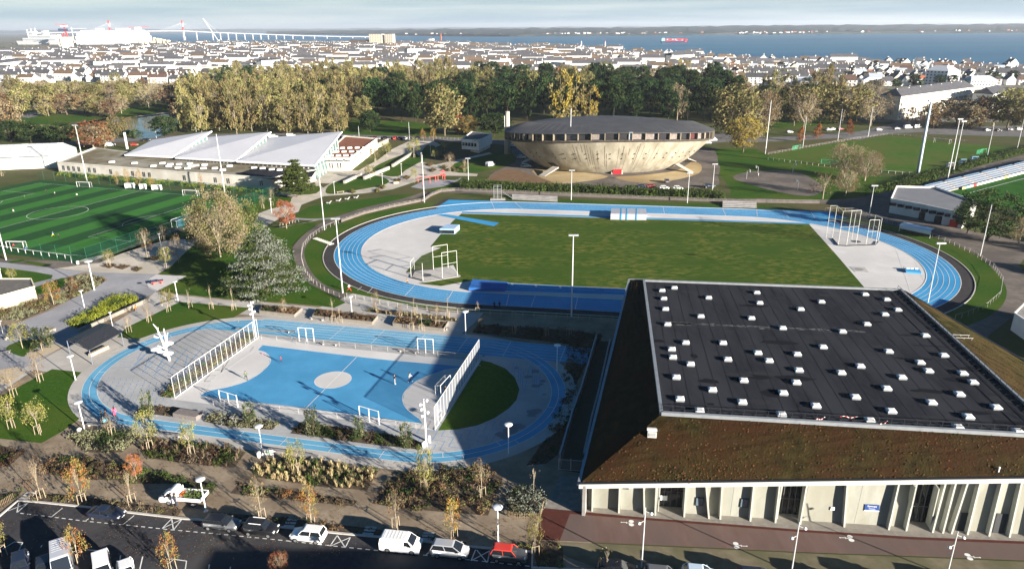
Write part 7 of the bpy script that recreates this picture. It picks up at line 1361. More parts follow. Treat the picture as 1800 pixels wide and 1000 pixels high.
for nm, k, u, v, h, w_ in sorted(lst, key=lambda a: a[2]):
    zone = 'pond' if u < 330 else ('swimming centre' if u < 640 else ('chimney' if u < 900 else ('saucer arena' if u < 1240 else 'road')))
    i = cnt.get((nm, k, zone), 0); cnt[(nm, k, zone)] = i+1
    b = g(u, v); tree_at(k, (b.x, b.y, 0), h, w_, '%s behind the %s, %s from left in the %s woodland row' % (LOOK[k], zone, ordn(i), nm), 'woodland trees', rr)
# street and garden trees among the houses
cnt = {}; rr = random.Random(5); tl = []
for i in range(120):
    u = rr.uniform(-20, 1820); v = rr.uniform(88, 150) if u < 1250 else rr.uniform(122, 175)
    if u > 1000 and v < 100+max(0, (u-1000))*.03: continue
    tl.append((u, v, rr.choice(('brown', 'tan', 'olive', 'pinelow', 'pine')), rr.uniform(7, 13)))
for u, v, k, h in ((1193, 136, 'poplar', 22), (1203, 135, 'poplar', 20), (1210, 136, 'poplar', 19), (1130, 140, 'poplar', 16), (1152, 141, 'pine', 12), (1372, 126, 'pinelow', 12), (1448, 120, 'olive', 11), (1650, 153, 'pine', 11), (1672, 152, 'pine', 11), (1605, 152, 'pinelow', 12), (1240, 148, 'brown', 13), (1270, 146, 'brown', 12), (1090, 150, 'rust', 13), (1060, 150, 'rust', 12)): tl.append((u, v, k, h))
LOOK['poplar'] = 'tall tan poplar'; LOOK['rust'] = 'russet tree'
for u, v, k, h in sorted(tl):
    q = 'harbour end' if u < 450 else ('town centre' if u < 900 else ('seafront' if u < 1250 else 'eastern villas')); i = cnt.get((k, q), 0); cnt[(k, q)] = i+1
    b = g(u, v); tree_at(k, (b.x, b.y, 0), h, h*(.35 if k == 'poplar' else .95), '%s among the %s houses, %s such from the left' % (LOOK[k], q, ordn(i)), 'trees among the houses', rr)
# ------------------------------------------------------------------ young staked trees
m_stake = M('stake_wood', (.38, .31, .22), (.30, .24, .17), 4); stm = MB()
stake = MB()
for k in range(3):
    a = 2.1*k+.5; stake.tube((.55*math.cos(a), .55*math.sin(a), 0), (.5*math.cos(a), .5*math.sin(a), 1.55), .045, n=5)
for k in range(3):
    a, b = 2.1*k+.5, 2.1*(k+1)+.5; stake.tube((.5*math.cos(a), .5*math.sin(a), 1.45), (.5*math.cos(b), .5*math.sin(b), 1.45), .03, n=4)
stake = stake.mesh('stakes', m_stake)
def young(kind, u, v, vt, wpx, label, st=True):
    b = g(u, v); h = hpx(b, vt); w_ = wpx*mpp(b); r = tree_at(kind, (b.x, b.y, .05), h, w_, 'young '+label, 'young staked trees')
    if st: obj('stakes', stake, r, None, 0, (1/w_, 1/w_, 1/h))
for a in (('young', 22, 752, 698, 32, 'pale tree with yellow trunk guard at the far left of the lawn'), ('young', 69, 763, 706, 38, 'yellow tree on the lawn beside the concrete path'), ('youngtan', 71, 671, 615, 22, 'thin tan tree on the upper lawn edge'), ('youngtan', 25, 697, 650, 24, 'thin tan tree at the left lawn edge'), ('youngtan', 198, 766, 728, 24, 'bare tree in the pale shrub bed'), ('young', 263, 790, 726, 36, 'sparse yellow tree before the ring bend'), ('young', 336, 799, 742, 30, 'leafy yellow tree right of the sparse one'), ('evergreen', 262, 737, 686, 20, 'narrow evergreen on the plaza corner', False), ('evergreen', 440, 742, 707, 20, 'evergreen in the grey shrub bed before the court', False), ('evergreen', 552, 768, 714, 26, 'tallest evergreen in the long bed before the court', False), ('evergreen', 631, 770, 733, 19, 'middle evergreen in the long bed before the court', False), ('evergreen', 715, 786, 742, 21, 'right evergreen in the long bed before the court', False), ('young', 524, 832, 774, 34, 'tree among the blond grasses'), ('youngtan', 72, 876, 808, 32, 'tan tree left of the dark saloon'), ('youngor', 145, 884, 810, 34, 'orange tree behind the dark saloon'), ('youngtan', 232, 884, 826, 24, 'thin yellow tree left of the tipper truck'), ('orange', 240, 842, 801, 28, 'round bright orange tree left of the tipper truck', False), ('youngtan', 460, 912, 838, 26, 'reddish thin tree behind the black off-roader'), ('youngor', 547, 918, 856, 28, 'orange tree behind the white hatchback'), ('youngtan', 697, 928, 860, 28, 'tan tree behind the white van'), ('young', 747, 862, 792, 40, 'large yellow green tree in the heath bed'), ('youngtan', 847, 873, 808, 32, 'bare yellow tree right in the heath bed'), ('youngor', 797, 946, 876, 28, 'tan orange tree behind the silver minivan'), ('young', 940, 976, 900, 30, 'olive tree beside the dark red-roofed car'), ('whip', 938, 870, 818, 28, 'bare sapling in the blue grey shrub', False), ('youngor', 139, 988, 930, 34, 'olive orange tree between the parked vans'), ('youngor', 302, 1003, 940, 30, 'small olive tree at the bottom of the car park'), ('young', 4, 978, 920, 30, 'tree at the bottom left corner'), ('rust', 494, 1016, 968, 36, 'red brown tree cut by the bottom edge', False), ('whip', 1066, 1006, 962, 34, 'bare sapling on the verge below the hall', False),
          ('young', 296, 548, 508, 24, 'tan leaved tree on the lawn edge by the concrete walk'), ('whip', 334, 541, 506, 14, 'leftmost bare sapling along the concrete walk'), ('whip', 373, 543, 498, 14, 'middle bare sapling along the concrete walk'), ('whip', 411, 545, 502, 14, 'right bare sapling along the concrete walk'), ('youngtan', 262, 566, 534, 16, 'reddish sapling on the lawn by the hedge bench'), ('youngtan', 227, 584, 556, 16, 'reddish sapling near the shelter'), ('young', 40, 612, 570, 30, 'bright yellow green tree on the oval lawn', False), ('evergreen', 77, 614, 575, 36, 'spreading green tree beside the oval lawn'), ('youngor', 95, 536, 496, 28, 'orange and yellow tree in the olive shrub bed', False), ('redbush', 127, 512, 486, 20, 'reddish shrub tree in the olive shrub bed', False), ('young', 193, 468, 440, 18, 'yellow tree by the pitch fence'), ('youngtan', 259, 452, 403, 22, 'tall grey brown tree by the pitch fence'), ('young', 293, 472, 436, 24, 'olive yellow tree on the beige walk'), ('youngtan', 314, 462, 414, 20, 'thin olive tree right on the beige walk'), ('youngtan', 288, 423, 394, 16, 'dark thin tree against the pitch'), ('young', 24, 494, 472, 16, 'bare tree on the left lawn', False), ('young', 651, 316, 290, 19, 'green tree on the swimming centre forecourt', False), ('youngtan', 660, 285, 258, 18, 'pale tree by the annex wall'), ('young', 680, 277, 250, 20, 'pale yellow tree by the ramp'), ('young', 728, 277, 245, 22, 'dark yellow tree on the slope'), ('young', 765, 281, 264, 14, 'small dark shrub tree on the shaded walk', False), ('young', 781, 266, 250, 14, 'dark tree by the pavilion walk', False), ('youngtan', 791, 303, 270, 18, 'tall thin brown tree left of the earth heap'), ('youngtan', 817, 303, 280, 13, 'thin brown tree near the mast'), ('youngor', 744, 249, 228, 10, 'orange tree at the road', False), ('youngor', 762, 249, 227, 10, 'thin orange tree at the road', False), ('young', 728, 322, 294, 12, 'thin tree beside the play area'), ('youngtan', 478, 362, 331, 12, 'thin tree by the path corner'), ('youngtan', 463, 367, 343, 12, 'thin tree left of the lamp'), ('youngor', 207, 324, 303, 11, 'leftmost brown tree along the pool wall'), ('youngor', 226, 327, 298, 10, 'second brown tree along the pool wall'), ('youngor', 247, 329, 298, 11, 'third brown tree along the pool wall'), ('youngor', 269, 332, 312, 10, 'fourth brown tree along the pool wall'), ('youngor', 355, 336, 306, 9, 'right brown tree along the pool wall'), ('youngtan', 4, 310, 291, 12, 'pair of thin trees by the white shed')):
    young(*a)
for i, (u, v, vt) in enumerate(((499, 553, 525), (586, 566, 520), (598, 568, 538), (661, 548, 512), (728, 553, 516), (788, 560, 515), (768, 575, 535), (840, 552, 528), (905, 560, 545), (702, 560, 535), (725, 580, 545), (742, 582, 548), (845, 575, 560), (905, 585, 570), (960, 590, 572), (1000, 590, 574))):
    young('whip' if i % 3 else 'youngtan', u, v, vt, 13, 'thin bare sapling, %s from the left along the planters' % ordn(i))
# ------------------------------------------------------------------ planting beds and hedges
def bed(name, label, px, mats, dens, hgt, size, spread, soil=m_soil, tuft=0, seed=1, cat='shrubs', z=.062, leafn=26, grass_mat=None):
    rr = random.Random(seed); poly = [tuple(g(u, v)[:2]) for u, v in px]
    if soil: sheet('planting_bed', px, z-.004+.0003*(seed % 9), soil)
    xs = [p[0] for p in poly]; ys = [p[1] for p in poly]; ar = abs(sum(poly[i][0]*poly[(i+1) % len(poly)][1]-poly[(i+1) % len(poly)][0]*poly[i][1] for i in range(len(poly))))/2
    mb = MB(); n = int(ar*dens*1.55); k = 0; tries = 0
    while k < n and tries < n*30:
        tries += 1; x, y = rr.uniform(min(xs), max(xs)), rr.uniform(min(ys), max(ys))
        if not inpoly(x, y, poly): continue
        k += 1; s = rr.uniform(.6, 1.25); mb.mi = int(len(mats)*((.5+.5*math.sin(x*.55+seed)*math.cos(y*.5))*.75+rr.random()*.25)) % len(mats)
        if tuft and rr.random() < tuft:
            mb.mi = len(mats)
            for j in range(26):
                a = rr.uniform(0, 6.28); t_ = rr.uniform(.15, 1.0)*spread*.75; h_ = hgt*s*rr.uniform(.45, 1.05); c = Vector((x+.06*math.cos(a), y+.06*math.sin(a), z)); tip = Vector((x+t_*math.cos(a), y+t_*math.sin(a), z+h_)); sd = Vector((-math.sin(a), math.cos(a), 0))*.035
                mb.add([c-sd, c+sd, tip+sd*.6, tip-sd*.6], [(0, 1, 2, 3)])
        else:
            for j in range(leafn):
                a = rr.uniform(0, 6.28); e = math.asin(rr.uniform(.0, 1)); r_ = spread*s*rr.uniform(.6, 1.05); p = Vector((x+r_*math.cos(e)*math.cos(a), y+r_*math.cos(e)*math.sin(a), z+hgt*s*math.sin(e)*rr.uniform(.7, 1.05)))
                nrm = Vector((math.cos(a)*math.cos(e)+rr.gauss(0, .5), math.sin(a)*math.cos(e)+rr.gauss(0, .5), math.sin(e)+rr.gauss(0, .4))).normalized(); q = nrm.orthogonal().normalized()*size*rr.uniform(.6, 1.3); b = nrm.cross(q).normalized()*size*rr.uniform(.5, 1.2); mb.add([p-q, p-b*.7, p+q, p+b*.7], [(0, 1, 2, 3)])
    o = mb.build(name, list(mats)+([grass_mat or l_straw] if tuft else [])); tag(o, label, cat, kind='stuff'); return o
bed('shrub_bed', 'pale grey green shrub bed at the ring bend', [(122, 770), (140, 762), (235, 755), (248, 768), (215, 795), (150, 795)], [l_oli2, l_oli2, l_dkgrn], 1.5, .9, .13, .6, seed=1)
bed('shrub_bed', 'dark green bed with pinkish grasses and two staked trees', [(245, 785), (262, 770), (400, 785), (432, 795), (412, 822), (330, 815), (260, 805)], [l_dkgrn, l_green, l_heath, l_tan], 1.4, .75, .12, .55, tuft=.22, seed=2, grass_mat=l_tan)
bed('shrub_bed', 'bed of blond feather grasses before the ring track', [(447, 826), (470, 805), (560, 812), (665, 828), (645, 862), (560, 855), (445, 838)], [l_dkgrn, l_green, l_heath], 1.7, .85, .11, .55, tuft=.55, seed=3)
bed('shrub_bed', 'wide brown heath bed before the shaded ring bend', [(655, 885), (690, 838), (745, 822), (830, 815), (884, 838), (858, 906), (780, 900), (700, 893)], [l_heath, l_dkgrn, l_heath, l_olive, l_brown], 1.2, .6, .12, .55, seed=4)
bed('shrub_bed', 'blue grey shrub behind the chestnut paling corner', [(890, 905), (893, 870), (925, 858), (962, 868), (955, 905), (930, 909)], [l_oli2, l_cedar, l_dkgrn], 1.7, 1.2, .14, .65, seed=5)
bed('shrub_bed', 'mixed autumn bed behind the dark saloon', [(65, 830), (90, 805), (150, 805), (225, 818), (222, 845), (140, 842)], [l_heath, l_olive, l_brown, l_dkgrn], 1.4, .6, .11, .5, seed=6)
bed('shrub_bed', 'low green bed left of the tipper truck', [(215, 850), (222, 822), (290, 830), (350, 845), (382, 852), (370, 868), (300, 850)], [l_dkgrn, l_green, l_heath], 1.5, .5, .10, .45, seed=7)
bed('shrub_bed', 'low reddish bed right of the tipper truck', [(405, 867), (420, 850), (450, 855), (560, 870), (628, 880), (620, 890), (520, 880), (440, 872)], [l_green, l_heath, l_rust], 1.4, .45, .10, .45, seed=8)
bed('shrub_bed', 'small green bed at the left edge above the street', [(-30, 790), (0, 782), (45, 795), (20, 815), (-30, 835)], [l_green, l_heath, l_dkgrn], 1.4, .5, .11, .5, seed=9)
bed('shrub_bed', 'narrow kerb planting beside the dark saloon', [(40, 868), (100, 868), (320, 895), (312, 908), (160, 890), (60, 880)], [l_heath, l_olive, l_tan, l_oli2], 1.3, .45, .09, .4, seed=10)
bed('shrub_bed', 'narrow kerb planting behind the parked cars', [(370, 900), (500, 910), (660, 930), (740, 942), (820, 953), (820, 959), (660, 942), (500, 926), (370, 914)], [l_heath, l_brown, l_dkgrn, l_heath], .8, .4, .09, .4, seed=11)
bed('shrub_bed', 'rounded planting island beside the dark red-roofed car', [(905, 960), (940, 950), (978, 952), (990, 965), (990, 999), (945, 997), (938, 972)], [l_heath, l_olive, l_tan], 1.4, .5, .10, .45, seed=12)
bed('shrub_bed', 'green bed at the left corner of the street', [(-30, 880), (0, 868), (40, 862), (28, 875), (0, 893), (-30, 905)], [l_green, l_dkgrn, l_heath], 1.5, .6, .11, .5, seed=13)
bed('shrub_bed', 'grey olive shrubs before the court beside the granite block', [(357, 741), (372, 727), (425, 732), (492, 745), (478, 756), (400, 750)], [l_oli2, l_oli2, l_cedar], 1.6, .8, .12, .55, seed=14, z=.10)
bed('shrub_bed', 'dark green bed with evergreens before the court', [(510, 762), (527, 745), (600, 752), (700, 767), (742, 778), (740, 791), (640, 780)], [l_dkgrn, l_heath, l_green, l_dkgrn], 1.6, .55, .11, .5, seed=15, z=.10)
bed('shrub_bed', 'small bare soil bed at the plaza corner', [(237, 724), (256, 712), (318, 717), (300, 733)], [l_brown, l_heath], .5, .25, .08, .3, seed=16, z=.10)
bed('shrub_bed', 'olive shrubs along the grey path by the cream kiosk', [(-30, 562), (0, 545), (60, 530), (110, 515), (130, 490), (165, 485), (188, 492), (165, 508), (100, 537), (40, 563)], [l_oli2, l_oli2, l_heath, l_olive], 1.4, .8, .13, .6, seed=17)
bed('shrub_bed', 'climbing shrubs along the left ball fence', [(280, 697), (300, 700), (450, 592), (442, 584), (360, 640)], [l_dkgrn, l_olive, l_heath, l_green], 1.8, .9, .13, .5, seed=18, z=.10)
for i, px in enumerate(([(459, 550), (463, 542), (529, 547), (517, 557)], [(553, 559), (557, 549), (661, 560.5), (653, 570)], [(694, 572), (698, 562), (785, 571), (778, 581)])): bed('planter_plants', ('dark heath plants in the leftmost planter', 'brown green plants in the long planter', 'green plants in the planter at the shade edge')[i], px, [l_dkgrn, l_heath, l_brown], 1.8, .55, .11, .45, soil=None, seed=19+i, z=.62)
bed('shrub_bed', 'strip of straw grasses behind the planters', [(643, 548), (650, 543), (700, 548), (800, 560), (805, 566), (720, 558)], [l_heath, l_olive], 1.5, .6, .09, .4, tuft=.45, seed=23, grass_mat=l_straw)
bed('shrub_bed', 'shaded shrubs beyond the sprint lanes', [(830, 585), (840, 570), (1000, 580), (1060, 590), (1040, 620), (1010, 680), (990, 670), (1000, 605)], [l_dkgrn, l_heath, l_oli2], 1.0, .6, .12, .5, seed=24)
bed('shrub_bed', 'shaded ground cover between ring and alley wall', [(990, 690), (1015, 680), (1000, 740), (980, 800), (960, 815), (925, 818), (960, 770)], [l_dkgrn, l_heath], 1.0, .5, .12, .5, seed=25)
bed('lime_hedge', 'bright lime green clipped hedge beside the grey path', [(118, 571), (150, 553), (200, 523), (240, 524), (242, 530), (170, 562), (138, 577)], [l_lime, l_lime, l_green], 2.4, 1.3, .13, .6, seed=26, cat='hedge')
bed('long_hedge', 'long dark clipped hedge in front of the saucer arena', [(808, 332), (812, 324), (1000, 331), (1270, 343), (1272, 350), (1000, 338), (820, 336)], [l_dkgrn, l_green], 1.0, 2.3, .30, 1.1, soil=None, seed=27, cat='hedge', z=.03)
bed('stand_hedge', 'green hedge behind the open grandstand', [(1535, 339), (1545, 335), (1620, 310), (1680, 297), (1760, 272), (1850, 252), (1850, 258), (1760, 280), (1680, 305), (1600, 330)], [l_green, l_dkgrn], .7, 2.2, .30, 1.2, soil=None, seed=28, cat='hedge', z=.03)
bed('wall_hedge', 'low green hedge along the swimming centre base wall', [(103, 305), (345, 325), (470, 338), (472, 341), (345, 330), (103, 309)], [l_green, l_lime, l_dkgrn], .9, 1.2, .25, .9, soil=None, seed=29, cat='hedge', z=.03)
for i, (u, v, w_, mt) in enumerate(((215, 470, 30, l_heath), (271, 455, 44, l_dkgrn), (240, 474, 22, l_olive), (192, 468, 28, l_heath))):
    bed('island_shrubs', ('brown', 'dark', 'green', 'low heath')[i]+' island shrubs on the beige walk', [(u-w_/2, v), (u, v-4), (u+w_/2, v-2), (u, v+4)], [mt, l_heath], 2.0, .5, .10, .4, seed=30+i)
for i, (u, v, w_) in enumerate(((672, 330, 16), (663, 336, 12), (715, 313, 14), (700, 318, 10), (755, 290, 16), (780, 295, 12), (760, 300, 12), (800, 300, 14), (775, 275, 14), (815, 296, 16), (620, 338, 14))):
    bed('slope_shrubs', '%s small brown shrub patch along the beige walks' % ordn(i), [(u-w_/2, v), (u, v-3), (u+w_/2, v-1), (u, v+3)], [l_heath, l_olive, l_brown], 1.2, .8, .18, .6, seed=40+i)
# fallen leaves on the gravel and the walks
rl = random.Random(55); mb = MB(); GY = [tuple(g(u, v)[:2]) for u, v in ((-20, 1000), (930, 965), (950, 900), (830, 815), (560, 800), (250, 755), (140, 740), (60, 790), (-20, 800))]
xs = [q[0] for q in GY]; ys = [q[1] for q in GY]; k = 0
while k < 5200:
    x, y = rl.uniform(min(xs), max(xs)), rl.uniform(min(ys), max(ys))
    if not inpoly(x, y, GY): continue
    if math.sin(x*.8)*math.cos(y*.9)+rl.random() < .45: continue
    k += 1; mb.mi = rl.choice((0, 1, 2)); a = rl.uniform(0, 6.28); s_ = rl.uniform(.05, .13); z = .075+rl.uniform(0, .03); mb.add([(x+s_*math.cos(a), y+s_*math.sin(a), z), (x-s_*.5*math.sin(a), y+s_*.5*math.cos(a), z+.02), (x-s_*math.cos(a), y-s_*math.sin(a), z), (x+s_*.5*math.sin(a), y-s_*.5*math.cos(a), z+.01)], [(0, 1, 2, 3)])
tag(mb.build('leaf_litter', [l_brown, l_rust, l_tan]), 'fallen brown leaves scattered over gravel and kerb', 'leaves', kind='stuff')
for k in PR:
    for o in PR[k]:
        for ch in list(o.children): bpy.data.objects.remove(ch)
        bpy.data.objects.remove(o)
# ------------------------------------------------------------------ the town
m_hw = M('house_white', (.62, .615, .595), rand=.12); m_hc = M('house_cream', (.48, .44, .35), rand=.12); m_slate = M('slate_roof', (.055, .055, .062), (.085, .083, .088), .5, rand=.25, rough=.55); m_tile = M('brown_tile_roof', (.085, .058, .046), (.12, .08, .06), .5, rand=.25); m_rtile = M('red_tile_roof', (.30, .10, .055), (.36, .14, .08), .6, rand=.1); m_zinc = M('zinc_roof', (.36, .40, .45), rand=.1, rough=.4); m_win = M('house_window', (.05, .06, .075), rough=.15, spec=.7)
def gable(L_, W_, hw, hr, wall, roof, chim, wins, name='town_house', over=.35, hip=0.0):
    t = obj(name, None); x, y = L_/2, W_/2
    MB().add([(-x, -y, 0), (x, -y, 0), (x, y, 0), (-x, y, 0), (-x, -y, hw), (x, -y, hw), (x, y, hw), (-x, y, hw), (-x+hip, 0, hw+hr), (x-hip, 0, hw+hr)], [(0, 1, 5, 4), (1, 2, 6, 9, 5) if not hip else (1, 2, 6, 5), (2, 3, 7, 6), (3, 0, 4, 8, 7) if not hip else (3, 0, 4, 7)]).build('wall', wall, t)
    o = over; k = hr/y; zl = hw-o*k+.06; th = .18; hp = hip
    a = [(-x-.1, -y-o, zl), (x+.1, -y-o, zl), (x+.1-hp, 0, hw+hr+.06), (-x-.1+hp, 0, hw+hr+.06)]; b = [(x+.1, y+o, zl), (-x-.1, y+o, zl), (-x-.1+hp, 0, hw+hr+.06), (x+.1-hp, 0, hw+hr+.06)]
    mb = MB()
    for q in (a, b): mb.hexa(q, [(p[0], p[1], p[2]+th) for p in q])
    if hip:
        for s in (-1, 1): mb.poly([(s*(x+.1), -y-o, zl+th), (s*(x+.1), y+o, zl+th), (s*(x+.1-hp), 0, hw+hr+.06+th)])
    mb.build('roof', roof, t)
    for cx in chim: MB().box((cx, R.choice((-.3, .3)), hw+hr-.9), (.75, 1.5, 2.3)).build('chimney', wall, t)
    for wx, wz, w_, h_ in wins: MB().box((wx, -y-.03, wz), (w_, .08, h_)).build('window', m_win, t)
    return t
def wins(L_, n, zs): return [(-L_/2+L_*(i+.5)/n, z, 1.2, 1.5) for i in range(n) for z in zs]
HP = [('slate roofed terrace with white chimneys', gable(32, 9, 8.2, 4.0, m_hw, m_slate, (-15.6, -5, 5, 15.6), wins(32, 8, (1, 3.6, 6.1)))), ('brown roofed terrace', gable(24, 9, 7.6, 3.8, m_hw, m_tile, (-11.6, 0, 11.6), wins(24, 6, (1, 3.6)))), ('white gabled house', gable(10, 9, 5.4, 4.4, m_hw, m_slate, (-4.6,), wins(10, 2, (1, 3.5)))), ('cream gabled house', gable(11, 9, 5.2, 4.2, m_hc, m_slate, (5.1,), wins(11, 2, (1, 3.5)))), ('hip roofed white house', gable(13, 10, 6, 3.6, m_hw, m_slate, (2,), wins(13, 3, (1, 3.6)), hip=4)), ('red tiled white house', gable(11, 9, 4.6, 3.2, m_hw, m_rtile, (3,), wins(11, 2, (1,)))), ('white gabled house with brown roof', gable(12, 9.5, 5.5, 4.2, m_hw, m_tile, (5.6,), wins(12, 3, (1, 3.5)))), ('zinc roofed white house', gable(12, 10, 6.4, 3.2, m_hw, m_zinc, (), wins(12, 3, (1, 3.6))))]
hs = []; rr = random.Random(31)
def blocked(x, y, pts, d):
    return any((x-a)**2+(y-b)**2 < d*d for a, b in pts)
APX = []
def ablock(label, pa, pb, vt, depth, wall, nf, nw, roof=None, rh=0, cat='apartment block', name='apartment_block', win=m_win):
    a, b = g(*pa), g(*pb); d = b-a; L_ = d.length; an_ = math.atan2(d.y, d.x); h = hpx(a, vt); t = thing(name, label, cat, (a.x, a.y, 0), an_)
    MB().box((L_/2, depth/2, 0), (L_, depth, h)).build('wall', wall, t)
    if roof:
        o = .5; MB().add([(-o, -o, h), (L_+o, -o, h), (L_+o, depth+o, h), (-o, depth+o, h), (depth*.35, depth/2, h+rh), (L_-depth*.35, depth/2, h+rh)], [(3, 2, 1, 0), (0, 1, 5, 4), (2, 3, 4, 5), (1, 2, 5), (3, 0, 4)]).build('roof', roof, t)
    else: MB().box((L_/2, depth/2, h+.003), (L_-.6, depth-.6, .4)).build('roof', m_sroof, t)
    wm = MB().box((0, -.04, 0), (min(1.4, L_/nw*.5), .08, h/nf*.48)).mesh('window', win) if nw else None
    for i in range(nw):
        for j in range(nf): obj('window', wm, t, (L_*(i+.5)/nw, 0, h*(j+.3)/nf))
    k = 0
    while k < L_: c = a+d*(k/L_); APX.append((c.x, c.y)); k += 12
    return t
ap = ablock('long white four storey apartment block with dark hipped roof beyond the grass pitch', (1577, 212), (1706, 190), 170, 13, M('apartment_cream', (.72, .68, .58), (.66, .62, .52), .3), 4, 22, m_slate, 4.5)
Lp = (g(1706, 190)-g(1577, 212)).length
for j in range(3):
    for i in range(3): MB().box((Lp*(i+.5)/3, -.7, 3.4+j*3.3), (Lp/3-1.5, 1.3, .9)).build('balcony', m_hw, ap)
for i in range(7): MB().box((Lp*(i+.3)/7, 6.5, 16.5), (.9, 2, 3.0)).build('chimney', m_hw, ap)
ablock('dark roofed wing left of the long apartment block', (1537, 203), (1577, 209), 172, 12, m_hw, 4, 6, m_slate, 4)
ablock('cream apartment end with dark roof at the right of the long block', (1738, 202), (1764, 194), 166, 12, m_hw, 4, 6, m_slate, 4)
ablock('low white wing linking the apartment blocks', (1704, 196), (1740, 196), 172, 10, m_hw, 3, 6, m_slate, 3)
ablock('white modern apartment house with twin gables near the shore', (1624, 150), (1662, 152), 124, 14, M('modern_white', (.80, .80, .79)), 5, 6, MATS['modern_white'], 5); ablock('right gable of the white modern apartment house', (1664, 152), (1684, 151), 127, 14, MATS['modern_white'], 5, 3, MATS['modern_white'], 5)
ablock('grey and white gabled apartment row near the right edge', (1704, 158), (1750, 157), 142, 12, m_hw, 3, 9, m_zinc, 4)
ablock('bright white cube block among the trees right of the saucer', (1405, 163), (1436, 164), 143, 11, m_hw, 3, 4); ablock('white flat block by the sea with long wing', (1237, 113), (1276, 112), 100, 12, m_hc, 3, 9); ablock('white tower end of the seafront block', (1276, 112), (1286, 112), 96, 12, m_hw, 4, 2)
ablock('long white seafront terrace with dark roof', (1135, 113), (1180, 111), 100, 14, m_hw, 3, 10, m_slate, 4); ablock('white seafront terrace left of the long one', (1090, 112), (1118, 111), 101, 14, m_hw, 3, 6, m_slate, 4); ablock('white gabled hall before the tan poplars', (1180, 112), (1220, 110), 98, 14, m_hw, 2, 5, m_slate, 5); ablock('white house by the dark pine behind the saucer', (1222, 131), (1246, 131), 119, 10, m_hw, 2, 4, m_slate, 3)
ablock('big white apartment slab left of the pond view', (168, 131), (248, 127), 109, 14, m_hw, 4, 12); ablock('second white apartment slab with balconies', (250, 130), (321, 127), 112, 14, m_hw, 5, 14); ablock('pale beige long slab in front of the town', (325, 136), (412, 131), 120, 13, m_hc, 4, 0); ablock('long white terrace wall at the left edge', (-10, 131), (44, 123), 113, 12, m_hw, 3, 0, m_slate, 4); ablock('long white terrace with stepped chimneys', (44, 122), (122, 118), 109, 12, m_hw, 3, 0, m_slate, 4)
ablock('white flats right of the gold poplars', (462, 128), (494, 126), 107, 13, m_hw, 5, 6, m_slate, 2); ablock('white flats with balconies above the gold poplars', (497, 127), (536, 124), 110, 13, m_hw, 4, 8)
ablock('left cream tower block on the skyline', (650, 84), (672, 84), 60.5, 20, m_hc, 9, 5); ablock('right cream tower block on the skyline', (677, 84), (691, 84), 60.5, 20, m_hc, 9, 4); ablock('white block with grey side in the town centre', (717, 103), (748, 102), 86.5, 16, m_hw, 4, 6); ablock('white cube block in the town centre', (751, 104), (776, 103), 89, 16, m_hw, 4, 6); ablock('pale yellow block right of the cube block', (778, 103), (800, 102), 92, 14, m_hc, 3, 5); ablock('small white office tower near the water', (754, 80), (761, 80), 68.5, 14, m_hw, 5, 2); ablock('long white warehouse on the harbour edge', (580, 80), (615, 80), 73, 30, m_hw, 1, 0); ablock('white warehouse row on the quay', (465, 79), (500, 79), 73, 30, m_hw, 1, 0); ablock('second white warehouse on the quay', (515, 79.5), (550, 79.5), 73, 30, m_hw, 1, 0)
ablock('dark roofed long hall behind the terraces at the left', (146, 92), (206, 90), 85, 20, m_hw, 2, 0, m_slate, 7); ablock('church-like brown hall by the tower blocks', (612, 84), (650, 84), 75, 18, m_hc, 2, 0, m_tile, 8)
# houses in streets
def inland(x, y):
    u, v = pj((x, y, 0)); return u, v
for row in range(60):
    y = 745+row*21.0*(1+row*.012); x = -1250
    while x < 1100:
        k = rr.choices(range(8), (5, 4, 4, 2, 2, 1, 3, 1))[0]
        if x > 150: k = rr.choices(range(8), (1.2, .6, 6, 3, 2, 1, 3, 1.6))[0]
        L_ = (32, 24, 10, 11, 13, 11, 12, 12)[k]; x += L_/2+1.5
        xx, yy = x+rr.uniform(-1, 1), y+rr.uniform(-4, 4); u, v = inland(xx, yy); x += L_/2+rr.uniform(1, 9)
        if not (-60 < u < 1860): continue
        vmax = 147 if u < 330 else (148-(u-330)*.012 if u < 1240 else (152 if u < 1360 else 172))
        ct = 80
        for (ua, va), (ub, vb) in zip(coast, coast[1:]):
            if ua <= u <= ub: ct = va+(vb-va)*(u-ua)/(ub-ua)
        if v > vmax or v < ct+1.2: continue
        if blocked(xx, yy, APX, 17): continue
        if rr.random() < .10: continue
        hs.append((xx, yy, k, rr.choice((-.15, -.12, .05, -.2)) if k < 2 or rr.random() < .5 else rr.uniform(1.2, 1.7), rr.uniform(.9, 1.15), u, v))
hs.sort(key=lambda a: -a[6]*1.0-(12 if a[5] > 1240 else 0))
near, farh = hs[:290], hs[290:]
cnt = {}
for x, y, k, rz, s, u, v in sorted(near, key=lambda a: a[5]):
    q = 'behind the pond trees' if u < 330 else ('behind the gold poplars' if u < 640 else ('behind the dark pines' if u < 1240 else ('near the shore' if v < 140 else 'beyond the grass pitch'))); bnd = 'front' if v > 138 else ('middle' if v > 126 else 'rear')
    i = cnt.get((k, q, bnd), 0); cnt[(k, q, bnd)] = i+1
    dup(HP[k][1], (x, y, 0), rz, '%s %s, %s from the left, %s streets' % (HP[k][0], q, ordn(i), bnd), 'town houses', (s, s, s))['category'] = 'house'
for _, o in HP:
    for ch in list(o.children): bpy.data.objects.remove(ch)
    bpy.data.objects.remove(o)
mb = MB()
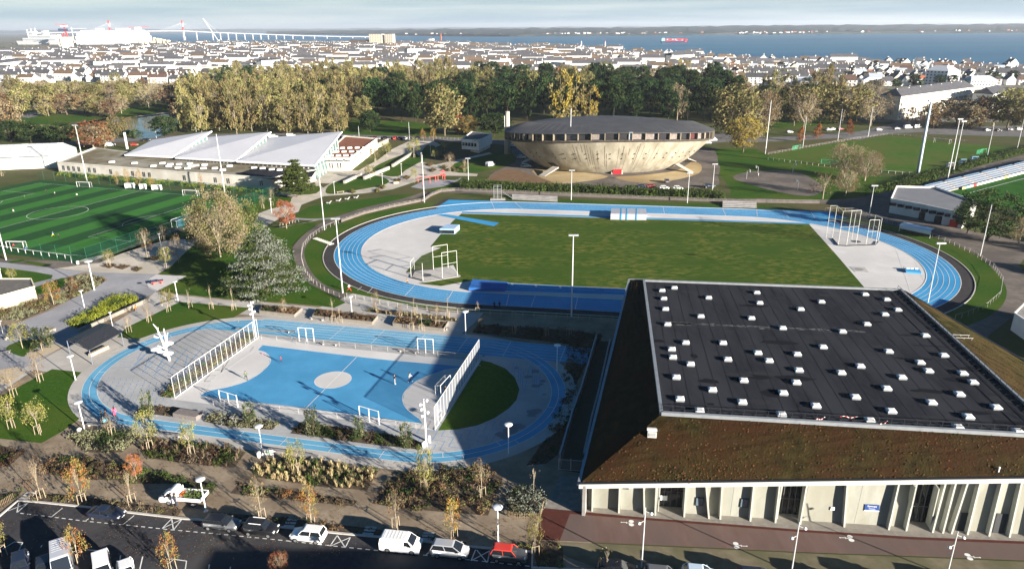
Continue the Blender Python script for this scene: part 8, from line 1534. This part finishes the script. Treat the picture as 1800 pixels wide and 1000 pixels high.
for x, y, k, rz, s, u, v in farh:
    L_, W_, hw, hr = ((34, 10, 9.0, 3.8), (26, 10, 8.2, 3.6), (11, 9, 6.4, 4.2), (11, 9, 5.2, 4.2), (13, 10, 6, 3.6), (11, 9, 4.6, 3.2), (12, 9.5, 5.5, 4.2), (12, 10, 6.4, 3.2))[k]
    a, b = L_/2*s, W_/2*s; ca_, sa_ = math.cos(rz), math.sin(rz); hw *= s*rr.uniform(.9, 1.6); hr *= s
    T = lambda px, py, pz: (x+px*ca_-py*sa_, y+px*sa_+py*ca_, pz)
    mb.mi = 1 if k == 3 else 0; mb.add([T(-a, -b, 0), T(a, -b, 0), T(a, b, 0), T(-a, b, 0), T(-a, -b, hw), T(a, -b, hw), T(a, b, hw), T(-a, b, hw), T(-a, 0, hw+hr), T(a, 0, hw+hr)], [(0, 1, 5, 4), (1, 2, 6, 9, 5), (2, 3, 7, 6), (3, 0, 4, 8, 7)])
    mb.mi = {1: 3, 6: 3, 5: 4}.get(k, 2); e = .15; mb.add([T(-a, -b-.3, hw-.1), T(a, -b-.3, hw-.1), T(a, 0, hw+hr+e), T(-a, 0, hw+hr+e), T(a, b+.3, hw-.1), T(-a, b+.3, hw-.1)], [(0, 1, 2, 3), (4, 5, 3, 2)])
    if k < 3: mb.mi = 0; mb.box(T(a*.6, 0, hw+hr-.6), (.9, 1.6, 1.9), rz)
tag(mb.build('distant_town', [m_hw, m_hc, m_slate, m_tile, m_rtile]), 'mass of small white houses with dark roofs towards the water', 'town', kind='stuff')
# tree masses between the far houses
mb = MB(); rt = random.Random(15)
for i in range(620):
    u = rt.uniform(-40, 1840); ct = 80
    for (ua, va), (ub, vb) in zip(coast, coast[1:]):
        if ua <= u <= ub: ct = va+(vb-va)*(u-ua)/(ub-ua)
    v = ct+1+(rt.random()**1.5)*(40 if u < 1240 else 34); b = g(u, v)
    if blocked(b.x, b.y, APX, 14): continue
    mb.mi = rt.choice((0, 0, 1, 2)); s = rt.uniform(2.2, 4.2)
    for k in range(3): mb.blob((b.x+rt.uniform(-2.5, 2.5), b.y+rt.uniform(-2, 2), s*.7+rt.uniform(0, 2.5)), s*rt.uniform(.6, .9), .95, .35, rt)
tag(mb.build('distant_garden_trees', [M('garden_brown', (.085, .060, .032)), M('garden_green', (.030, .045, .020)), M('garden_olive', (.085, .075, .030))]), 'small brown and green garden trees between the far houses', 'trees', kind='stuff')
# ------------------------------------------------------------------ harbour
def bpt(u, v, z=0): return g(u, v, z)
m_ship = M('ship_white', (.52, .53, .54), rough=.5); m_hull = M('hull_blue', (.03, .05, .10)); m_redp = M('crane_red', (.60, .05, .05))
def ship(label, pa, pb, decks, wd, mat=m_ship):
    a, b = g(*pa), g(*pb); d = b-a; L_ = d.length; t = thing('cruise_ship', label, 'ship', (a.x, a.y, 0), math.atan2(d.y, d.x)); k = mpp(a)
    MB().hexa([(L_*.03, 0, -2), (L_*.94, 0, -2), (L_*.94, wd, -2), (L_*.03, wd, -2)], [(0, 0, 16), (L_, 0, 16), (L_, wd, 16), (0, wd, 16)]).build('hull', mat, t)
    for i, (x0, x1, z0, z1) in enumerate(decks): MB().box((L_*(x0+x1)/2, wd/2, z0), (L_*(x1-x0), wd*.92-i*.8, z1-z0)).build('deck_house', mat, t); MB().box((L_*(x0+x1)/2, .15+i*.4, z0+(z1-z0)*.3), (L_*(x1-x0)*.96, .4, (z1-z0)*.22)).build('window_band', M('ship_windows', (.35, .40, .45)), t)
    return t
cs = ship('huge white cruise ship under construction in the harbour', (132, 79), (268, 78), [(.02, .95, 16, 34), (.04, .93, 34.2, 48), (.10, .88, 48.2, 58), (.30, .36, 58.2, 66), (.55, .70, 58.2, 66), (.80, .84, 58.2, 70)], 38)
ship('white ship at the left harbour edge', (30, 79), (108, 79), [(.15, .9, 16, 28), (.3, .8, 28.2, 40), (.32, .40, 40.2, 56), (.6, .66, 40.2, 58)], 30)
def lattice(name, label, parts, cat='crane'):
    t = thing(name, label, cat, parts[0][1])
    o = Vector(parts[0][1])
    for nm, p, q, r_, m_ in parts: MB().tube(Vector(p)-o, Vector(q)-o, r_, n=4).build(nm, m_, t)
def pt(u, v, base): b = g(*base); k = mpp(b); return (b.x+(u-base[0])*k, b.y, hpx(b, v))
B = (118, 80); lattice('portal_crane', 'red and white harbour crane above the silos', [('leg', pt(114, 80, B), pt(116, 58, B), 3, m_redp), ('leg', pt(124, 80, B), pt(121, 58, B), 3, m_redp), ('cabin', pt(109, 53, B), pt(124, 53, B), 7, m_hull), ('counterweight', pt(114, 46.5, B), pt(125, 46.5, B), 5, m_ship), ('mast', pt(120, 58, B), pt(119, 44, B), 4, m_redp), ('jib', pt(105, 43, B), pt(126, 44, B), 1.2, m_redp)])
B = (245, 76); lattice('tower_crane', 'thin red crane jib above the cruise ship', [('mast', pt(234, 76, B), pt(233, 48, B), 1.5, m_redp), ('jib', pt(231, 49, B), pt(267, 47.5, B), 1.2, m_redp)])
B = (150, 76); lattice('tower_crane', 'thin pale crane jib left of the bridge', [('mast', pt(131, 76, B), pt(131, 48, B), 1.5, m_ship), ('jib', pt(128, 51, B), pt(157, 50.5, B), 1.0, m_ship)])
B = (388, 75); lattice('leaning_crane', 'tall pale lattice crane leaning beside the bridge', [('boom', pt(386, 75, B), pt(363, 33, B), 2.0, m_ship), ('stay', pt(363, 33, B), pt(386, 58, B), .6, m_ship), ('mast', pt(386, 75, B), pt(386, 70, B), 2.0, m_ship)])
B = (66, 78)
for u, v, lb in ((53, 52, 'left white mast over the white ship'), (60, 51, 'middle white mast over the white ship'), (67, 50, 'right white mast over the white ship')): lattice('harbour_mast', lb, [('mast', pt(u, 78, B), pt(u, v, B), 2.2, m_ship), ('yard', pt(u-2.5, v+5, B), pt(u+2.5, v+5, B), 1.0, m_ship)], 'mast')
t = thing('grain_silos', 'cream concrete grain silos with four round cells', 'silo', tuple(g(108, 85))); k = mpp(g(108, 85)); hh = hpx(g(108, 85), 62)
for i in range(4): MB().lathe([(k*2.9, 0), (k*2.9, hh*.8)], (k*(3+i*5.4), 0, 0), 14).build('silo_cell', M('silo_cream', (.66, .62, .48)), t)
MB().box((k*11, k*2, hh*.6), (k*24, k*3, hh*.24)).box((k*-1, k*2, 0), (k*5, k*4, hh*1.02)).build('head_house', MATS['silo_cream'], t)
for i, (u, v, r_, h_) in enumerate(((249, 82, 5.2, 8), (260, 82.5, 5.2, 8), (269, 82.5, 4.2, 8), (273, 79, 3.2, 11), (279, 79, 3.2, 10), (284, 80, 3.5, 10), (290, 80, 3.5, 9), (297, 80, 3.8, 8))):
    b = g(u, v); k = mpp(b); tag(MB().lathe([(r_*k*.95, 0), (r_*k*.95, h_*k), (r_*k*.5, h_*k*1.08)], n=16).build('storage_tank', M('tank_yellow', (.62, .56, .34), rand=.1), None, True, loc=b), '%s cream storage tank from the left beside the cruise ship' % ordn(i), 'tank', 'storage tanks')
# bridge
m_br = M('bridge_pale', (.42, .43, .45)); bo_ = g(325, 71); br = thing('cable_stayed_bridge', 'long pale cable-stayed bridge with red and white pylons across the estuary', 'bridge', tuple(bo_))
def vb(u): return 71-(u-325)*.0125
dk = [(60, 59), (150, 57), (232, 55.5), (325, 54.8), (375, 57.6), (450, 60.2), (532, 63.2), (600, 64.8), (660, 65.4)]
def deck(u):
    for (ua, va), (ub, vb_) in zip(dk, dk[1:]):
        if ua <= u <= ub: v = va+(vb_-va)*(u-ua)/(ub-ua)
    b = g(u, vb(u)); return Vector((b.x, b.y, hpx(b, v)))
us = [60+i*15 for i in range(41)]
for a, b in zip(us, us[1:]): MB().tube(deck(a)-bo_, deck(b)-bo_, 2.8, n=4).build('deck_segment', m_br, br)
for pu, vt_ in ((197, 36), (325, 36)):
    b = g(pu, vb(pu)); h = hpx(b, vt_); o = b-bo_
    for k in range(6): MB().tube(o+Vector((-3 if k % 2 else 0, 0, h*k/6)), o+Vector((0, 0, h*(k+1)/6)), 7-k*.6, n=6).build('pylon_section', m_redp if k % 2 and k > 1 else m_br, br)
    for s in (-1, 1):
        for j in range(1, 6):
            e = deck(pu+s*j*8.5)-bo_; MB().tube(o+Vector((0, 0, h*(.97-.02*j))), e, .45, n=3).build('cable', m_br, br)
for u in (347, 375, 388.5, 402, 416, 431, 445, 459, 472, 486, 500, 515, 533, 553, 575, 598, 620, 642): d = deck(u)-bo_; MB().tube((d.x, d.y, -3), d, 3.4, n=6).build('pier', m_br, br)
# container ship
a = g(1162, 75.5); L_ = (g(1209, 75.5)-a).length; k = mpp(a); t = thing('container_ship', 'container ship with red and white boxes crossing the estuary', 'ship', tuple(Vector((a.x, a.y, -2)))); MB().hexa([(3, 0, 0), (L_-5, 0, 0), (L_-5, 16, 0), (3, 16, 0)], [(0, 0, 3.6*k), (L_, 0, 4.4*k), (L_, 16, 4.4*k), (0, 16, 3.6*k)]).build('hull', m_hull, t); MB().hexa([(L_*.9, -.2, 2*k), (L_*.97, -.2, 2*k), (L_*.97, 16.2, 2*k), (L_*.9, 16.2, 2*k)], [(L_*.93, -.2, 6.5*k), (L_*1.01, -.2, 6.5*k), (L_*1.01, 16.2, 6.5*k), (L_*.93, 16.2, 6.5*k)]).build('red_bow', m_redp, t); MB().box((L_*.08, 8, 3.6*k), (5.5*k, 15, 4.8*k)).build('bridge_house', M('ship_teal', (.25, .55, .58)), t)
rc = random.Random(4)
for i in range(14):
    for j in range(2): MB().box((L_*.19+i*L_*.051, 8, (3.7+j*1.75)*k), (L_*.047, 15, 1.6*k)).build('container', rc.choice((m_redp, m_redp, m_ship)), t)
# jetty, lights, chimney
a, b = g(1000, 83), g(1066, 83.8); d = b-a; tag(MB().hexa([(0, 0, -2), (d.x, d.y, -2), (d.x, d.y+14, -2), (0, 14, -2)], [(0, 0, 4), (d.x, d.y, 4), (d.x, d.y+14, 4), (0, 14, 4)]).build('jetty', M('jetty_stone', (.55, .50, .38)), None, loc=a), 'pale stone jetty reaching into the estuary', 'jetty')
b = g(1064, 83.7); k = mpp(b); t = thing('lighthouse', 'white lighthouse with red top at the end of the jetty', 'lighthouse', (b.x, b.y+7, 4)); MB().lathe([(1.3*k, 0), (.8*k, 7*k)], n=10).build('tower', m_ship, t); MB().lathe([(.8*k, 7*k), (1.0*k, 7.3*k), (.2*k, 9*k)], n=10).build('lantern', m_redp, t)
b = g(1022, 83.5); k = mpp(b); tag(MB().lathe([(1.2*k, 0), (.9*k, 6.5*k), (.4*k, 8*k)], n=10).build('light_tower', m_ship, None, loc=(b.x, b.y+7, 4)), 'small white light tower at the landward end of the jetty', 'tower')
b = g(775.5, 78); k = mpp(b); tag(MB().lathe([(1.4*k, 0), (.9*k, 17.5*k)], n=10).build('brick_chimney', M('chimney_brick', (.36, .12, .07)), None, loc=b), 'slim red brick chimney near the water', 'chimney')
# far shore specks and wind turbines
mb = MB(); rf = random.Random(9)
for i in range(170):
    u = rf.choice((rf.uniform(640, 1800), rf.uniform(1290, 1460), rf.uniform(950, 1200))); vw = 64.5 if u < 900 else 65-(u-900)*.0071; b = g(u, vw-.05, -2); d = Vector((b.x, b.y, 0)).normalized(); b = b+d*rf.uniform(5, 500)*rf.random(); mb.mi = rf.choice((0, 0, 1)); mb.box((b.x, b.y, 6+rf.uniform(0, 8)), (rf.uniform(6, 20), 10, rf.uniform(4, 7)))
tag(mb.build('far_shore_village', [m_hw, m_rtile]), 'tiny pale houses along the far shore', 'village', kind='stuff')
for i, (u, v) in enumerate(((1423, 38), (1433, 37), (1744, 34))):
    b = g(u, 50 if u < 1600 else 48, 0); k = mpp(b); h = hpx(b, v); t = thing('wind_turbine', '%s white wind turbine from the left on the far ridge' % ordn(i), 'wind turbine', tuple(b)); MB().tube((0, 0, 0), (0, 0, h), k*.25, k*.15, 6).build('tower', m_ship, t)
    for j in range(3): a_ = 2.09*j+.4; MB().tube((0, -5, h), (h*.4*math.sin(a_), -5, h+h*.4*math.cos(a_)), k*.16, k*.05, 4).build('blade', m_ship, t)
# ------------------------------------------------------------------ air
hz = MB().box((0, 13000, -4), (61000, 27600, 164)).build('haze', bpy.data.materials.new('haze_air')); hm = hz.data.materials[0]; hm.use_nodes = True; nt = hm.node_tree; nt.nodes.clear()
pv_ = nt.nodes.new('ShaderNodeVolumePrincipled'); pv_.inputs['Color'].default_value = (.80, .88, 1.0, 1); pv_.inputs['Density'].default_value = 6e-5; pv_.inputs['Anisotropy'].default_value = .2
ho = nt.nodes.new('ShaderNodeOutputMaterial'); nt.links.new(pv_.outputs[0], ho.inputs['Volume']); tag(hz, 'thin pale haze over the whole view', 'haze', kind='stuff')
sc.cycles.use_denoising = True
